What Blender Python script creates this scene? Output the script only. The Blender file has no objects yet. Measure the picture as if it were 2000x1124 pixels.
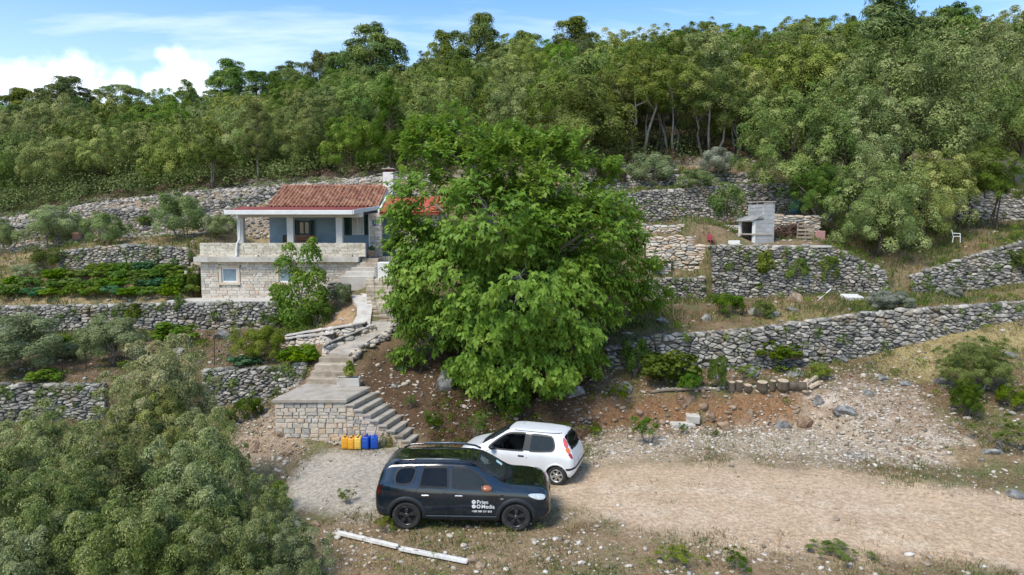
import bpy, bmesh, math, random
import numpy as np
from mathutils import Vector, Matrix, kdtree
from mathutils.geometry import delaunay_2d_cdt
from mathutils.bvhtree import BVHTree

SC = bpy.context.scene
COL = SC.collection
R = math.radians
RNG = np.random.default_rng(7)
random.seed(7)

# ------------------------------------------------------------------ camera
F = 1380.0 / 2000.0                      # focal length in image widths
PITCH = R(5.0)
CAMZ = 7.4
cam_d = bpy.data.cameras.new('camera')
cam_d.sensor_width = 36.0
cam_d.lens = 36.0 * F
cam_d.clip_start = 0.1
cam_d.clip_end = 5000.0
cam = bpy.data.objects.new('camera', cam_d)
COL.objects.link(cam)
cam.location = (0, 0, CAMZ)
cam.rotation_euler = (R(90) - PITCH, 0, 0)
SC.camera = cam

# ------------------------------------------------------------------ world, sun, exposure
SUN_DIR = Vector((-0.42, -0.50, 0.90)).normalized()      # towards the sun
SUN_EL = math.asin(SUN_DIR.z)
SUN_AZ = math.atan2(SUN_DIR.x, SUN_DIR.y)

def P(px, py, Y):
    """point on the photograph's line of sight at distance Y"""
    a = (px - 1000.0) / 1380.0
    b = (562.0 - py) / 1380.0
    cp, sp = math.cos(PITCH), math.sin(PITCH)
    d = (a, cp + b * sp, -sp + b * cp)
    k = Y / d[1]
    return (d[0] * k, Y, CAMZ + d[2] * k)

def build_world():
    w = bpy.data.worlds.new('World')
    SC.world = w
    w.use_nodes = True
    nt = w.node_tree
    nt.nodes.clear()
    N = nt.nodes.new
    L = nt.links.new
    out = N('ShaderNodeOutputWorld')
    bg = N('ShaderNodeBackground')
    bg.inputs['Strength'].default_value = 0.148
    L(bg.outputs[0], out.inputs[0])
    sky = N('ShaderNodeTexSky')
    sky.sky_type = 'NISHITA'
    sky.sun_disc = False
    sky.sun_elevation = SUN_EL
    sky.sun_rotation = SUN_AZ
    sky.air_density = 1.0
    sky.dust_density = 0.3
    sky.ozone_density = 2.0
    tc = N('ShaderNodeTexCoord')
    sep = N('ShaderNodeSeparateXYZ')
    L(tc.outputs['Generated'], sep.inputs[0])
    def m(op, a, b=None, c=None):
        n = N('ShaderNodeMath'); n.operation = op
        for i, v in enumerate((a, b, c)):
            if v is None: continue
            if isinstance(v, (int, float)): n.inputs[i].default_value = v
            else: L(v, n.inputs[i])
        return n.outputs[0]
    def sstep(v, lo, hi):
        n = N('ShaderNodeMapRange'); n.interpolation_type = 'SMOOTHSTEP'
        L(v, n.inputs[0]); n.inputs[1].default_value = lo; n.inputs[2].default_value = hi
        return n.outputs[0]
    x, y, z = sep.outputs
    az = m('ARCTAN2', x, y)
    el = m('ARCSINE', z)
    # high thin cirrus on a plane far above
    zz = m('ADD', m('MAXIMUM', z, 0.0), 0.12)
    cx = m('DIVIDE', x, zz); cy = m('DIVIDE', y, zz)
    comb = N('ShaderNodeCombineXYZ'); L(cx, comb.inputs[0]); L(cy, comb.inputs[1])
    mp = N('ShaderNodeMapping'); L(comb.outputs[0], mp.inputs[0])
    mp.inputs['Rotation'].default_value = (0, 0, R(35)); mp.inputs['Scale'].default_value = (0.42, 1.0, 1)
    mp.inputs['Location'].default_value = (0.55, 1.3, 0)
    n1 = N('ShaderNodeTexNoise'); L(mp.outputs[0], n1.inputs['Vector'])
    n1.inputs['Scale'].default_value = 0.75; n1.inputs['Detail'].default_value = 7; n1.inputs['Roughness'].default_value = 0.58; n1.inputs['Distortion'].default_value = 0.5
    cir = m('MULTIPLY', sstep(n1.outputs['Fac'], 0.42, 0.70), 0.66)
    haze = sstep(el, 0.42, 0.06)
    haze = m('MULTIPLY', haze, 0.36)
    # cumulus standing low over the hill: soft lobes in azimuth / elevation
    comb2 = N('ShaderNodeCombineXYZ'); L(az, comb2.inputs[0]); L(el, comb2.inputs[1])
    n2 = N('ShaderNodeTexNoise'); L(comb2.outputs[0], n2.inputs['Vector'])
    n2.inputs['Scale'].default_value = 26; n2.inputs['Detail'].default_value = 6; n2.inputs['Roughness'].default_value = 0.6
    lob = None
    for (px, py, r) in ((150, 140, 44), (120, 165, 55), (60, 170, 45), (10, 165, 38), (185, 175, 45), (235, 160, 28), (345, 125, 36), (370, 140, 38), (350, 165, 45),
                        (300, 165, 24), (385, 175, 40), (-60, 165, 50), (-150, 160, 60), (320, 108, 20)):
        q = Vector(P(px, py, 100.0)) - Vector((0, 0, CAMZ)); q.normalize()
        a0, e0 = math.atan2(q.x, q.y), math.asin(q.z)
        dx = m('SUBTRACT', az, a0); dy = m('SUBTRACT', el, e0)
        d = m('SQRT', m('ADD', m('MULTIPLY', dx, dx), m('MULTIPLY', dy, dy)))
        v = m('SUBTRACT', 1.0, m('DIVIDE', d, r / 1380.0))
        lob = v if lob is None else m('SMOOTH_MAX', lob, v, 0.25)
    # the same kind of cumulus goes on, thinly, round the rest of the horizon
    n3 = N('ShaderNodeTexNoise'); L(comb2.outputs[0], n3.inputs['Vector'])
    n3.inputs['Scale'].default_value = 3.2; n3.inputs['Detail'].default_value = 3
    far = m('MULTIPLY', m('SUBTRACT', n3.outputs['Fac'], 0.60), m('MULTIPLY', sstep(el, 0.30, 0.12), 6.0))
    far = m('SUBTRACT', far, m('MULTIPLY', sstep(az, -0.68, -0.60), m('MULTIPLY', sstep(az, 0.9, 0.8), 9.0)))
    lob = m('MAXIMUM', lob, far)
    cum = sstep(m('ADD', lob, m('MULTIPLY', m('SUBTRACT', n2.outputs['Fac'], 0.5), 2.0)), -0.05, 1.1)
    tot = m('MAXIMUM', cir, haze)
    hs = N('ShaderNodeHueSaturation'); L(sky.outputs[0], hs.inputs['Color']); hs.inputs['Saturation'].default_value = 1.36; hs.inputs['Value'].default_value = 0.74
    mix1 = N('ShaderNodeMixRGB'); L(tot, mix1.inputs[0]); L(hs.outputs[0], mix1.inputs[1]); mix1.inputs[2].default_value = (4.5, 4.75, 5.1, 1)
    mix2 = N('ShaderNodeMixRGB'); L(m('MULTIPLY', cum, 0.80), mix2.inputs[0]); L(mix1.outputs[0], mix2.inputs[1]); mix2.inputs[2].default_value = (6.4, 6.4, 6.4, 1)
    L(mix2.outputs[0], bg.inputs[0])

build_world()

sun_d = bpy.data.lights.new('sun', 'SUN')
sun_d.energy = 1.9
sun_d.angle = R(20)
sun_d.color = (1.0, 0.93, 0.80)
sun = bpy.data.objects.new('sun', sun_d)
COL.objects.link(sun)
sun.rotation_euler = (-SUN_DIR).to_track_quat('-Z', 'Y').to_euler()
sun.location = (-20, -20, 60)

SC.view_settings.view_transform = 'Standard'
SC.view_settings.look = 'None'
SC.view_settings.exposure = 1.05
SC.view_settings.gamma = 1.0
SC.cycles.max_bounces = 6
SC.cycles.diffuse_bounces = 3
SC.cycles.glossy_bounces = 3
SC.cycles.transmission_bounces = 4
SC.cycles.transparent_max_bounces = 8

# ------------------------------------------------------------------ object helpers
def put(me, name, mat=None, parent=None, loc=None, rot=None, scale=None):
    o = bpy.data.objects.new(name, me)
    COL.objects.link(o)
    if mat is not None and me is not None and len(me.materials) == 0:
        me.materials.append(mat)
    if parent is not None: o.parent = parent
    if loc is not None: o.location = loc
    if rot is not None: o.rotation_euler = rot
    if scale is not None: o.scale = scale if hasattr(scale, '__len__') else (scale,) * 3
    return o

def thing(name, label, cat, loc=(0, 0, 0), rz=0.0, group=None):
    o = bpy.data.objects.new(name, None)
    COL.objects.link(o)
    o.empty_display_size = 0.2
    o.location = loc
    o.rotation_euler = (0, 0, rz)
    o['label'] = label; o['category'] = cat; o['kind'] = 'thing'
    if group: o['group'] = group
    return o

def tag(o, label, cat, group=None):
    o['label'] = label; o['category'] = cat; o['kind'] = 'thing'
    if group: o['group'] = group
    return o

def clone(root, loc, rz=0.0, label=None, group=None, scale=None):
    r = root.copy(); COL.objects.link(r)
    r.location = loc; r.rotation_euler = (0, 0, rz)
    if scale is not None: r.scale = scale if hasattr(scale, '__len__') else (scale,) * 3
    if label: r['label'] = label
    if group: r['group'] = group
    for ch in root.children:
        c = ch.copy(); COL.objects.link(c); c.parent = r
        for g in ch.children:
            d = g.copy(); COL.objects.link(d); d.parent = c
    return r

def mesh(name, verts, faces, smooth=False, rnd=None, attrs=None):
    me = bpy.data.meshes.new(name)
    me.from_pydata([tuple(v) for v in verts], [], faces)
    if smooth:
        me.polygons.foreach_set('use_smooth', [True] * len(me.polygons))
    if rnd is not None:
        a = me.attributes.new('rnd', 'FLOAT', 'POINT')
        if np.isscalar(rnd): rnd = np.full(len(verts), rnd, dtype=np.float32)
        a.data.foreach_set('value', np.asarray(rnd, dtype=np.float32))
    me.update()
    return me

def np_mesh(name, V, Fc, nper, attrs=None, smooth=False):
    """V (n,3), Fc (m,nper) -> mesh, quickly"""
    me = bpy.data.meshes.new(name)
    V = np.ascontiguousarray(V, dtype=np.float32); Fc = np.ascontiguousarray(Fc, dtype=np.int32)
    me.vertices.add(len(V)); me.vertices.foreach_set('co', V.ravel())
    me.loops.add(Fc.size); me.loops.foreach_set('vertex_index', Fc.ravel())
    me.polygons.add(len(Fc))
    me.polygons.foreach_set('loop_start', np.arange(0, Fc.size, nper, dtype=np.int32))
    if smooth:
        me.polygons.foreach_set('use_smooth', np.ones(len(Fc), dtype=bool))
    for k, v in (attrs or {}).items():
        v = np.asarray(v, dtype=np.float32)
        if v.ndim == 1:
            a = me.attributes.new(k, 'FLOAT', 'POINT'); a.data.foreach_set('value', v)
        else:
            a = me.attributes.new(k, 'FLOAT_COLOR', 'POINT')
            a.data.foreach_set('color', np.concatenate([v, np.ones((len(v), 1))], 1).astype(np.float32).ravel())
    me.update(calc_edges=True)
    me.validate()
    return me

class MB:
    def __init__(s): s.v = []; s.f = []; s.r = []
    def add(s, V, Fc, rnd=0.5):
        b = len(s.v); s.v.extend([tuple(p) for p in V]); s.f.extend([[i + b for i in f] for f in Fc]); s.r.extend([rnd] * len(V))
        return s
    def box(s, x0, x1, y0, y1, z0, z1, bev=0.0, rnd=0.5, M=None):
        if bev <= 0:
            V = [(x0, y0, z0), (x1, y0, z0), (x1, y1, z0), (x0, y1, z0), (x0, y0, z1), (x1, y0, z1), (x1, y1, z1), (x0, y1, z1)]
            Fc = [(0, 3, 2, 1), (4, 5, 6, 7), (0, 1, 5, 4), (1, 2, 6, 5), (2, 3, 7, 6), (3, 0, 4, 7)]
        else:
            bm = bmesh.new()
            bmesh.ops.create_cube(bm, size=1.0)
            for v in bm.verts: v.co = Vector(((x0 + x1) / 2 + v.co.x * (x1 - x0), (y0 + y1) / 2 + v.co.y * (y1 - y0), (z0 + z1) / 2 + v.co.z * (z1 - z0)))
            bmesh.ops.bevel(bm, geom=bm.edges[:], offset=bev, segments=1, profile=0.5, affect='EDGES')
            bm.verts.index_update()
            V = [v.co.copy() for v in bm.verts]; Fc = [[v.index for v in f.verts] for f in bm.faces]; bm.free()
        if M is not None: V = [M @ Vector(p) for p in V]
        return s.add(V, Fc, rnd)
    def tube(s, pts, rad, n=7, cap=True, rnd=0.5):
        pts = [Vector(p) for p in pts]
        if not hasattr(rad, '__len__'): rad = [rad] * len(pts)
        V = []; up = Vector((0.13, 0.21, 1)).normalized(); prev = None
        for i, p in enumerate(pts):
            d = (pts[min(i + 1, len(pts) - 1)] - pts[max(i - 1, 0)])
            if d.length < 1e-9: d = Vector((0, 0, 1))
            d.normalize()
            if prev is None:
                a = d.orthogonal().normalized()
            else:
                a = (prev - d * prev.dot(d))
                a = a.normalized() if a.length > 1e-6 else d.orthogonal().normalized()
            prev = a
            b = d.cross(a)
            for k in range(n):
                t = 2 * math.pi * k / n
                V.append(p + (a * math.cos(t) + b * math.sin(t)) * rad[i])
        Fc = []
        for i in range(len(pts) - 1):
            for k in range(n):
                Fc.append((i * n + k, i * n + (k + 1) % n, (i + 1) * n + (k + 1) % n, (i + 1) * n + k))
        if cap:
            Fc.append(tuple(range(n - 1, -1, -1))); Fc.append(tuple(range((len(pts) - 1) * n, len(pts) * n)))
        return s.add(V, Fc, rnd)
    def lathe(s, prof, n=16, M=None, rnd=0.5):
        V = []; Fc = []
        for (r, z) in prof:
            for k in range(n):
                t = 2 * math.pi * k / n
                V.append(Vector((r * math.cos(t), r * math.sin(t), z)))
        for i in range(len(prof) - 1):
            for k in range(n):
                Fc.append((i * n + k, i * n + (k + 1) % n, (i + 1) * n + (k + 1) % n, (i + 1) * n + k))
        Fc.append(tuple(range(n - 1, -1, -1))); Fc.append(tuple(range((len(prof) - 1) * n, len(prof) * n)))
        if M is not None: V = [M @ v for v in V]
        return s.add(V, Fc, rnd)
    def prism(s, poly, d0, d1, axis='y', rnd=0.5, M=None):
        """poly [(a,b)] extruded along an axis"""
        n = len(poly); V = []
        for d in (d0, d1):
            for (a, b) in poly:
                V.append({'y': (a, d, b), 'x': (d, a, b), 'z': (a, b, d)}[axis])
        Fc = [tuple(range(n)), tuple(range(2 * n - 1, n - 1, -1))] + [(i, n + i, n + (i + 1) % n, (i + 1) % n) for i in range(n)]
        if M is not None: V = [M @ Vector(p) for p in V]
        return s.add(V, Fc, rnd)
    def build(s, name, mat, parent=None, loc=None, rz=None, smooth=False):
        me = bpy.data.meshes.new(name)
        me.from_pydata(s.v, [], s.f)
        bm = bmesh.new(); bm.from_mesh(me); bmesh.ops.recalc_face_normals(bm, faces=bm.faces[:]); bm.to_mesh(me); bm.free()
        a = me.attributes.new('rnd', 'FLOAT', 'POINT'); a.data.foreach_set('value', np.asarray(s.r, dtype=np.float32))
        if smooth: me.polygons.foreach_set('use_smooth', [True] * len(me.polygons))
        me.update()
        return put(me, name, mat, parent, loc, None if rz is None else (0, 0, rz))

# ------------------------------------------------------------------ materials
def _nt(name):
    m = bpy.data.materials.new(name); m.use_nodes = True
    nt = m.node_tree; nt.nodes.clear()
    out = nt.nodes.new('ShaderNodeOutputMaterial')
    return m, nt, out

def _ramp(nt, cols):
    r = nt.nodes.new('ShaderNodeValToRGB')
    e = r.color_ramp.elements
    n = len(cols)
    while len(e) < n: e.new(0.5)
    for i, c in enumerate(cols):
        p, c = c if len(c) == 2 else (i / max(1, n - 1), c)
        e[i].position = p; e[i].color = (c[0], c[1], c[2], 1)
    return r

def surf(name, cols, scale=6.0, rough=0.85, bump=0.3, bscale=None, metallic=0.0, spec=0.3, use_rnd=0.35, objrand=0.0, detail=5, patch=None, coat=0.0, bdist=0.02, dist=0.0, rscale=(1, 1, 1)):
    """noise-coloured solid; 'rnd' attribute and object random shift it from piece to piece"""
    m, nt, out = _nt(name)
    N = nt.nodes.new; L = nt.links.new
    b = N('ShaderNodeBsdfPrincipled'); L(b.outputs[0], out.inputs[0])
    b.inputs['Roughness'].default_value = rough; b.inputs['Metallic'].default_value = metallic
    b.inputs['Specular IOR Level'].default_value = spec
    b.inputs['Coat Weight'].default_value = coat
    if coat: b.inputs['Coat Roughness'].default_value = 0.04
    g = N('ShaderNodeNewGeometry')
    mp = N('ShaderNodeMapping'); L(g.outputs['Position'], mp.inputs[0]); mp.inputs['Scale'].default_value = rscale
    n1 = N('ShaderNodeTexNoise'); L(mp.outputs[0], n1.inputs['Vector'])
    n1.inputs['Scale'].default_value = scale; n1.inputs['Detail'].default_value = detail; n1.inputs['Roughness'].default_value = 0.62; n1.inputs['Distortion'].default_value = dist
    fac = n1.outputs['Fac']
    ad = None
    if use_rnd:
        at = N('ShaderNodeAttribute'); at.attribute_name = 'rnd'
        mm = N('ShaderNodeMath'); mm.operation = 'MULTIPLY_ADD'; L(at.outputs['Fac'], mm.inputs[0]); mm.inputs[1].default_value = use_rnd; mm.inputs[2].default_value = -use_rnd * 0.5
        ad = mm.outputs[0]
        a2 = N('ShaderNodeMath'); a2.operation = 'ADD'; L(fac, a2.inputs[0]); L(ad, a2.inputs[1]); fac = a2.outputs[0]
    if objrand:
        oi = N('ShaderNodeObjectInfo')
        mm = N('ShaderNodeMath'); mm.operation = 'MULTIPLY_ADD'; L(oi.outputs['Random'], mm.inputs[0]); mm.inputs[1].default_value = objrand; mm.inputs[2].default_value = -objrand * 0.5
        a2 = N('ShaderNodeMath'); a2.operation = 'ADD'; L(fac, a2.inputs[0]); L(mm.outputs[0], a2.inputs[1]); fac = a2.outputs[0]
    rp = _ramp(nt, cols); L(fac, rp.inputs[0])
    col = rp.outputs[0]
    if patch:
        pc, ps, lo, hi = patch
        n3 = N('ShaderNodeTexNoise'); L(g.outputs['Position'], n3.inputs['Vector']); n3.inputs['Scale'].default_value = ps; n3.inputs['Detail'].default_value = 4; n3.inputs['Roughness'].default_value = 0.7
        mr = N('ShaderNodeMapRange'); L(n3.outputs['Fac'], mr.inputs[0]); mr.inputs[1].default_value = lo; mr.inputs[2].default_value = hi
        mx = N('ShaderNodeMixRGB'); L(mr.outputs[0], mx.inputs[0]); L(col, mx.inputs[1]); mx.inputs[2].default_value = (*pc, 1)
        col = mx.outputs[0]
    L(col, b.inputs['Base Color'])
    if bump:
        n2 = N('ShaderNodeTexNoise'); L(mp.outputs[0], n2.inputs['Vector'])
        n2.inputs['Scale'].default_value = bscale or scale * 3; n2.inputs['Detail'].default_value = 5; n2.inputs['Roughness'].default_value = 0.65
        bp = N('ShaderNodeBump'); L(n2.outputs['Fac'], bp.inputs['Height']); bp.inputs['Strength'].default_value = bump; bp.inputs['Distance'].default_value = bdist
        L(bp.outputs[0], b.inputs['Normal'])
    return m

def leafmat(name, cols, trans=0.3, rough=0.5, objhue=0.05, objval=0.5, spec=0.16, weight=0.65, hue0=.5):
    m, nt, out = _nt(name)
    N = nt.nodes.new; L = nt.links.new
    at = N('ShaderNodeAttribute'); at.attribute_name = 'tint'
    rp = _ramp(nt, cols); L(at.outputs['Fac'], rp.inputs[0])
    hs = N('ShaderNodeHueSaturation'); L(rp.outputs[0], hs.inputs['Color'])
    oi = N('ShaderNodeObjectInfo')
    def mad(a, k, c):
        n = N('ShaderNodeMath'); n.operation = 'MULTIPLY_ADD'; L(a, n.inputs[0]); n.inputs[1].default_value = k; n.inputs[2].default_value = c; return n.outputs[0]
    L(mad(oi.outputs['Random'], objhue, hue0 - objhue / 2), hs.inputs['Hue'])
    fr = N('ShaderNodeMath'); fr.operation = 'FRACT'; L(mad(oi.outputs['Random'], 7.31, 0.0), fr.inputs[0])
    L(mad(fr.outputs[0], objval, 1 - objval / 2), hs.inputs['Value'])
    fr2 = N('ShaderNodeMath'); fr2.operation = 'FRACT'; L(mad(oi.outputs['Random'], 13.7, 0.0), fr2.inputs[0])
    L(mad(fr2.outputs[0], 0.3 if objval else 0.0, 0.98 if objval else 1.0), hs.inputs['Saturation'])
    b = N('ShaderNodeBsdfPrincipled'); L(hs.outputs[0], b.inputs['Base Color'])
    b.inputs['Roughness'].default_value = rough; b.inputs['Specular IOR Level'].default_value = spec
    t = N('ShaderNodeBsdfTranslucent')
    h2 = N('ShaderNodeHueSaturation'); L(hs.outputs[0], h2.inputs['Color']); h2.inputs['Hue'].default_value = 0.485; h2.inputs['Value'].default_value = 1.3
    L(h2.outputs[0], t.inputs['Color'])
    mx = N('ShaderNodeMixShader'); mx.inputs[0].default_value = trans; L(b.outputs[0], mx.inputs[1]); L(t.outputs[0], mx.inputs[2])
    L(mx.outputs[0], out.inputs[0])
    return m

def plain(name, col, rough=0.5, metallic=0.0, spec=0.5, coat=0.0, var=0.12, scale=9.0, bump=0.0):
    c0 = tuple(max(0, c * (1 - var)) for c in col); c1 = tuple(min(1, c * (1 + var)) for c in col)
    return surf(name, [(0.3, c0), (0.7, c1)], scale=scale, rough=rough, bump=bump, metallic=metallic, spec=spec, use_rnd=0, coat=coat)

def glassmat(name, tint, rough=0.02, through=0.5):
    m, nt, out = _nt(name)
    N = nt.nodes.new; L = nt.links.new
    tr = N('ShaderNodeBsdfTransparent'); tr.inputs[0].default_value = (*tint, 1)
    b = N('ShaderNodeBsdfPrincipled'); b.inputs['Base Color'].default_value = (tint[0] * .12, tint[1] * .12, tint[2] * .12, 1)
    b.inputs['Roughness'].default_value = rough; b.inputs['Specular IOR Level'].default_value = 0.45
    n = N('ShaderNodeTexNoise'); n.inputs['Scale'].default_value = 3.0
    mr = N('ShaderNodeMapRange'); L(n.outputs['Fac'], mr.inputs[0]); mr.inputs[3].default_value = through - 0.05; mr.inputs[4].default_value = through + 0.05
    mx = N('ShaderNodeMixShader'); L(mr.outputs[0], mx.inputs[0]); L(b.outputs[0], mx.inputs[1]); L(tr.outputs[0], mx.inputs[2])
    L(mx.outputs[0], out.inputs[0])
    return m

M = {}
M['limestone'] = surf('limestone', [(0.22, (0.065, 0.063, 0.06)), (0.40, (0.20, 0.19, 0.168)), (0.56, (0.33, 0.308, 0.268)), (0.78, (0.52, 0.485, 0.42))], scale=5.5, rough=0.92, bump=0.6, bscale=22, use_rnd=0.42, patch=((0.30, 0.225, 0.14), 1.3, 0.54, 0.74))
M['limestone_far'] = surf('limestone_far', [(0.22, (0.085, 0.083, 0.079)), (0.42, (0.235, 0.222, 0.195)), (0.58, (0.355, 0.332, 0.288)), (0.8, (0.53, 0.49, 0.42))], scale=4.0, rough=0.92, bump=0.5, bscale=16, use_rnd=0.45, patch=((0.36, 0.28, 0.18), .9, 0.52, 0.72))
M['wall_core'] = surf('wall_core', [(0.2, (0.10, 0.09, 0.074)), (0.8, (0.24, 0.205, 0.16))], scale=9, rough=1, bump=0.8, use_rnd=0)
M['ashlar'] = surf('ashlar', [(0.08, (0.30, 0.30, 0.295)), (0.28, (0.50, 0.455, 0.38)), (0.45, (0.62, 0.55, 0.44)), (0.62, (0.56, 0.40, 0.26)), (0.78, (0.64, 0.60, 0.53)), (0.95, (0.42, 0.38, 0.32))], scale=4, rough=0.88, bump=0.4, bscale=25, use_rnd=0.75)
M['house_stone'] = surf('house_stone', [(0.15, (0.42, 0.375, 0.31)), (0.4, (0.56, 0.51, 0.43)), (0.6, (0.64, 0.585, 0.505)), (0.85, (0.54, 0.44, 0.335))], scale=3, rough=0.88, bump=0.35, bscale=20, use_rnd=0.8)
M['mortar'] = surf('mortar', [(0.3, (0.36, 0.32, 0.26)), (0.7, (0.52, 0.46, 0.38))], scale=8, rough=0.95, bump=0.4, use_rnd=0)
M['thin_stone'] = surf('thin_stone', [(0.2, (0.48, 0.425, 0.325)), (0.5, (0.61, 0.55, 0.435)), (0.8, (0.70, 0.645, 0.535))], scale=3, rough=0.88, bump=0.3, use_rnd=0.7)
M['concrete'] = surf('concrete', [(0.25, (0.25, 0.21, 0.16)), (0.5, (0.39, 0.345, 0.285)), (0.8, (0.50, 0.46, 0.40))], scale=2.2, rough=0.92, bump=0.3, bscale=30, use_rnd=0.15, detail=7)
M['concrete_pale'] = surf('concrete_pale', [(0.25, (0.44, 0.40, 0.34)), (0.7, (0.62, 0.585, 0.53))], scale=2.2, rough=0.92, bump=0.3, bscale=30, use_rnd=0.15, detail=7, patch=((.34, .29, .22), 1.5, .52, .75))
M['step_stone'] = surf('step_stone', [(0.2, (0.25, 0.205, 0.15)), (0.5, (0.44, 0.37, 0.285)), (0.75, (0.58, 0.51, 0.41))], scale=4, rough=0.9, bump=0.5, use_rnd=0.4)
M['plaster_white'] = surf('plaster_white', [(0.25, (0.64, 0.62, 0.58)), (0.7, (0.76, 0.745, 0.70))], scale=1.6, rough=0.85, bump=0.15, use_rnd=0.0, detail=7, patch=((.52, .47, .39), 2.4, .60, .85))
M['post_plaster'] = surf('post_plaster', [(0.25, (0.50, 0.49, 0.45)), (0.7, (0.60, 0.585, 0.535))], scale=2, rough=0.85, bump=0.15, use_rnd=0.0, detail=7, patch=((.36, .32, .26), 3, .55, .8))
M['white_metal'] = surf('white_metal', [(.3, (.66, .655, .63)), (.7, (.78, .775, .75))], scale=3, rough=.45, bump=.05, use_rnd=0, patch=((.45, .41, .34), 2.2, .60, .85))
M['blue_plaster'] = surf('blue_plaster', [(0.3, (0.19, 0.28, 0.35)), (0.7, (0.25, 0.355, 0.43))], scale=2, rough=0.85, bump=0.12, use_rnd=0, patch=((.30, .36, .38), 1.4, .52, .8))
M['green_paint'] = plain('green_paint', (0.012, 0.045, 0.042), rough=0.5)
M['dark_glass'] = plain('dark_glass', (0.03, 0.045, 0.05), rough=0.06, spec=0.7)
M['pale_glass'] = plain('pale_glass', (0.16, 0.24, 0.30), rough=0.10, spec=0.6, var=0.25, scale=4)
M['curtain'] = plain('curtain', (0.55, 0.56, 0.54), rough=0.9, var=0.15)
M['roof_tile'] = surf('roof_tile', [(0.15, (0.10, 0.05, 0.035)), (0.4, (0.26, 0.115, 0.068)), (0.62, (0.38, 0.185, 0.108)), (0.85, (0.48, 0.34, 0.24))], scale=5, rough=0.85, bump=0.3, use_rnd=0, objrand=0.34, detail=6)
M['roof_red'] = surf('roof_red', [(0.3, (0.40, 0.085, 0.045)), (0.7, (0.58, 0.16, 0.08))], scale=3, rough=0.7, bump=0.15, use_rnd=0.3, objrand=0.2)
M['metal_red'] = surf('metal_red', [(0.3, (0.30, 0.075, 0.06)), (0.7, (0.42, 0.12, 0.09))], scale=2, rough=0.55, bump=0.05, use_rnd=0)
M['dark_red'] = plain('dark_red', (0.10, 0.025, 0.02), rough=0.7)
M['wood_old'] = surf('wood_old', [(0.25, (0.12, 0.09, 0.065)), (0.7, (0.30, 0.25, 0.19))], scale=4, rough=0.9, bump=0.5, bscale=20, use_rnd=0.3, rscale=(1, 4, 4))
M['wood_cut'] = surf('wood_cut', [(0.3, (0.38, 0.29, 0.19)), (0.7, (0.58, 0.47, 0.34))], scale=8, rough=0.9, bump=0.2, use_rnd=0.3)
M['bark'] = surf('bark', [(0.25, (0.055, 0.04, 0.028)), (0.7, (0.17, 0.135, 0.10))], scale=5, rough=0.95, bump=0.7, bscale=16, use_rnd=0.2, rscale=(1, 1, 0.3))
M['bark_grey'] = surf('bark_grey', [(0.25, (0.13, 0.115, 0.095)), (0.7, (0.36, 0.33, 0.29))], scale=4, rough=0.95, bump=0.6, bscale=16, use_rnd=0.2, rscale=(1, 1, 0.4))
M['cinder'] = surf('cinder', [(0.25, (0.30, 0.30, 0.295)), (0.75, (0.46, 0.46, 0.45))], scale=3, rough=0.95, bump=0.5, bscale=60, use_rnd=0.3)
M['soot'] = surf('soot', [(0.3, (0.05, 0.045, 0.045)), (0.7, (0.16, 0.14, 0.13))], scale=3, rough=0.95, bump=0.2, use_rnd=0)
M['rust'] = surf('rust', [(0.3, (0.05, 0.025, 0.015)), (0.7, (0.14, 0.07, 0.04))], scale=9, rough=0.9, bump=0.2, use_rnd=0)
M['terracotta'] = plain('terracotta', (0.30, 0.22, 0.15), rough=0.85)
M['sign_blue'] = plain('sign_blue', (0.01, 0.05, 0.30), rough=0.4)
M['orange_wood'] = plain('orange_wood', (0.30, 0.10, 0.035), rough=0.6)
M['soil'] = surf('soil', [(0.3, (0.05, 0.03, 0.018)), (0.7, (0.15, 0.09, 0.055))], scale=9, rough=1, bump=0.8, use_rnd=0)
M['rock'] = surf('rock', [(0.22, (0.09, 0.087, 0.082)), (0.42, (0.22, 0.215, 0.20)), (0.6, (0.36, 0.345, 0.315)), (0.8, (0.55, 0.52, 0.46))], scale=4.5, rough=0.95, bump=0.9, bscale=9, use_rnd=0.2, objrand=0.15, bdist=0.05)
M['rock_warm'] = surf('rock_warm', [(0.25, (0.16, 0.10, 0.06)), (0.5, (0.34, 0.245, 0.165)), (0.8, (0.52, 0.44, 0.35))], scale=6, rough=0.95, bump=0.8, bscale=9, use_rnd=0.2, objrand=0.15, bdist=0.05)
M['rubble'] = surf('rubble', [(0.15, (0.20, 0.155, 0.11)), (0.4, (0.40, 0.34, 0.26)), (0.6, (0.50, 0.44, 0.36)), (0.88, (0.62, 0.58, 0.51))], scale=5, rough=0.95, bump=0.4, use_rnd=0.8)
M['rubble_grey'] = surf('rubble_grey', [(0.12, (0.12, 0.112, 0.10)), (0.35, (0.27, 0.25, 0.225)), (0.6, (0.40, 0.365, 0.31)), (0.88, (0.55, 0.455, 0.35))], scale=5, rough=0.95, bump=0.4, use_rnd=0.9)
M['straw'] = leafmat('straw', [(0.0, (0.14, 0.095, 0.05)), (0.5, (0.27, 0.20, 0.10)), (1.0, (0.40, 0.33, 0.18))], trans=0.2, rough=0.8, objhue=0, objval=0)
M['turf'] = leafmat('turf', [(0.0, (0.05, 0.085, 0.02)), (0.6, (0.10, 0.15, 0.035)), (1.0, (0.24, 0.24, 0.08))], trans=0.25, rough=0.7, objhue=0, objval=0)
M['litter'] = leafmat('litter', [(0.0, (0.07, 0.035, 0.02)), (0.5, (0.16, 0.08, 0.04)), (1.0, (0.26, 0.15, 0.08))], trans=0.1, rough=0.9, objhue=0, objval=0)
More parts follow.
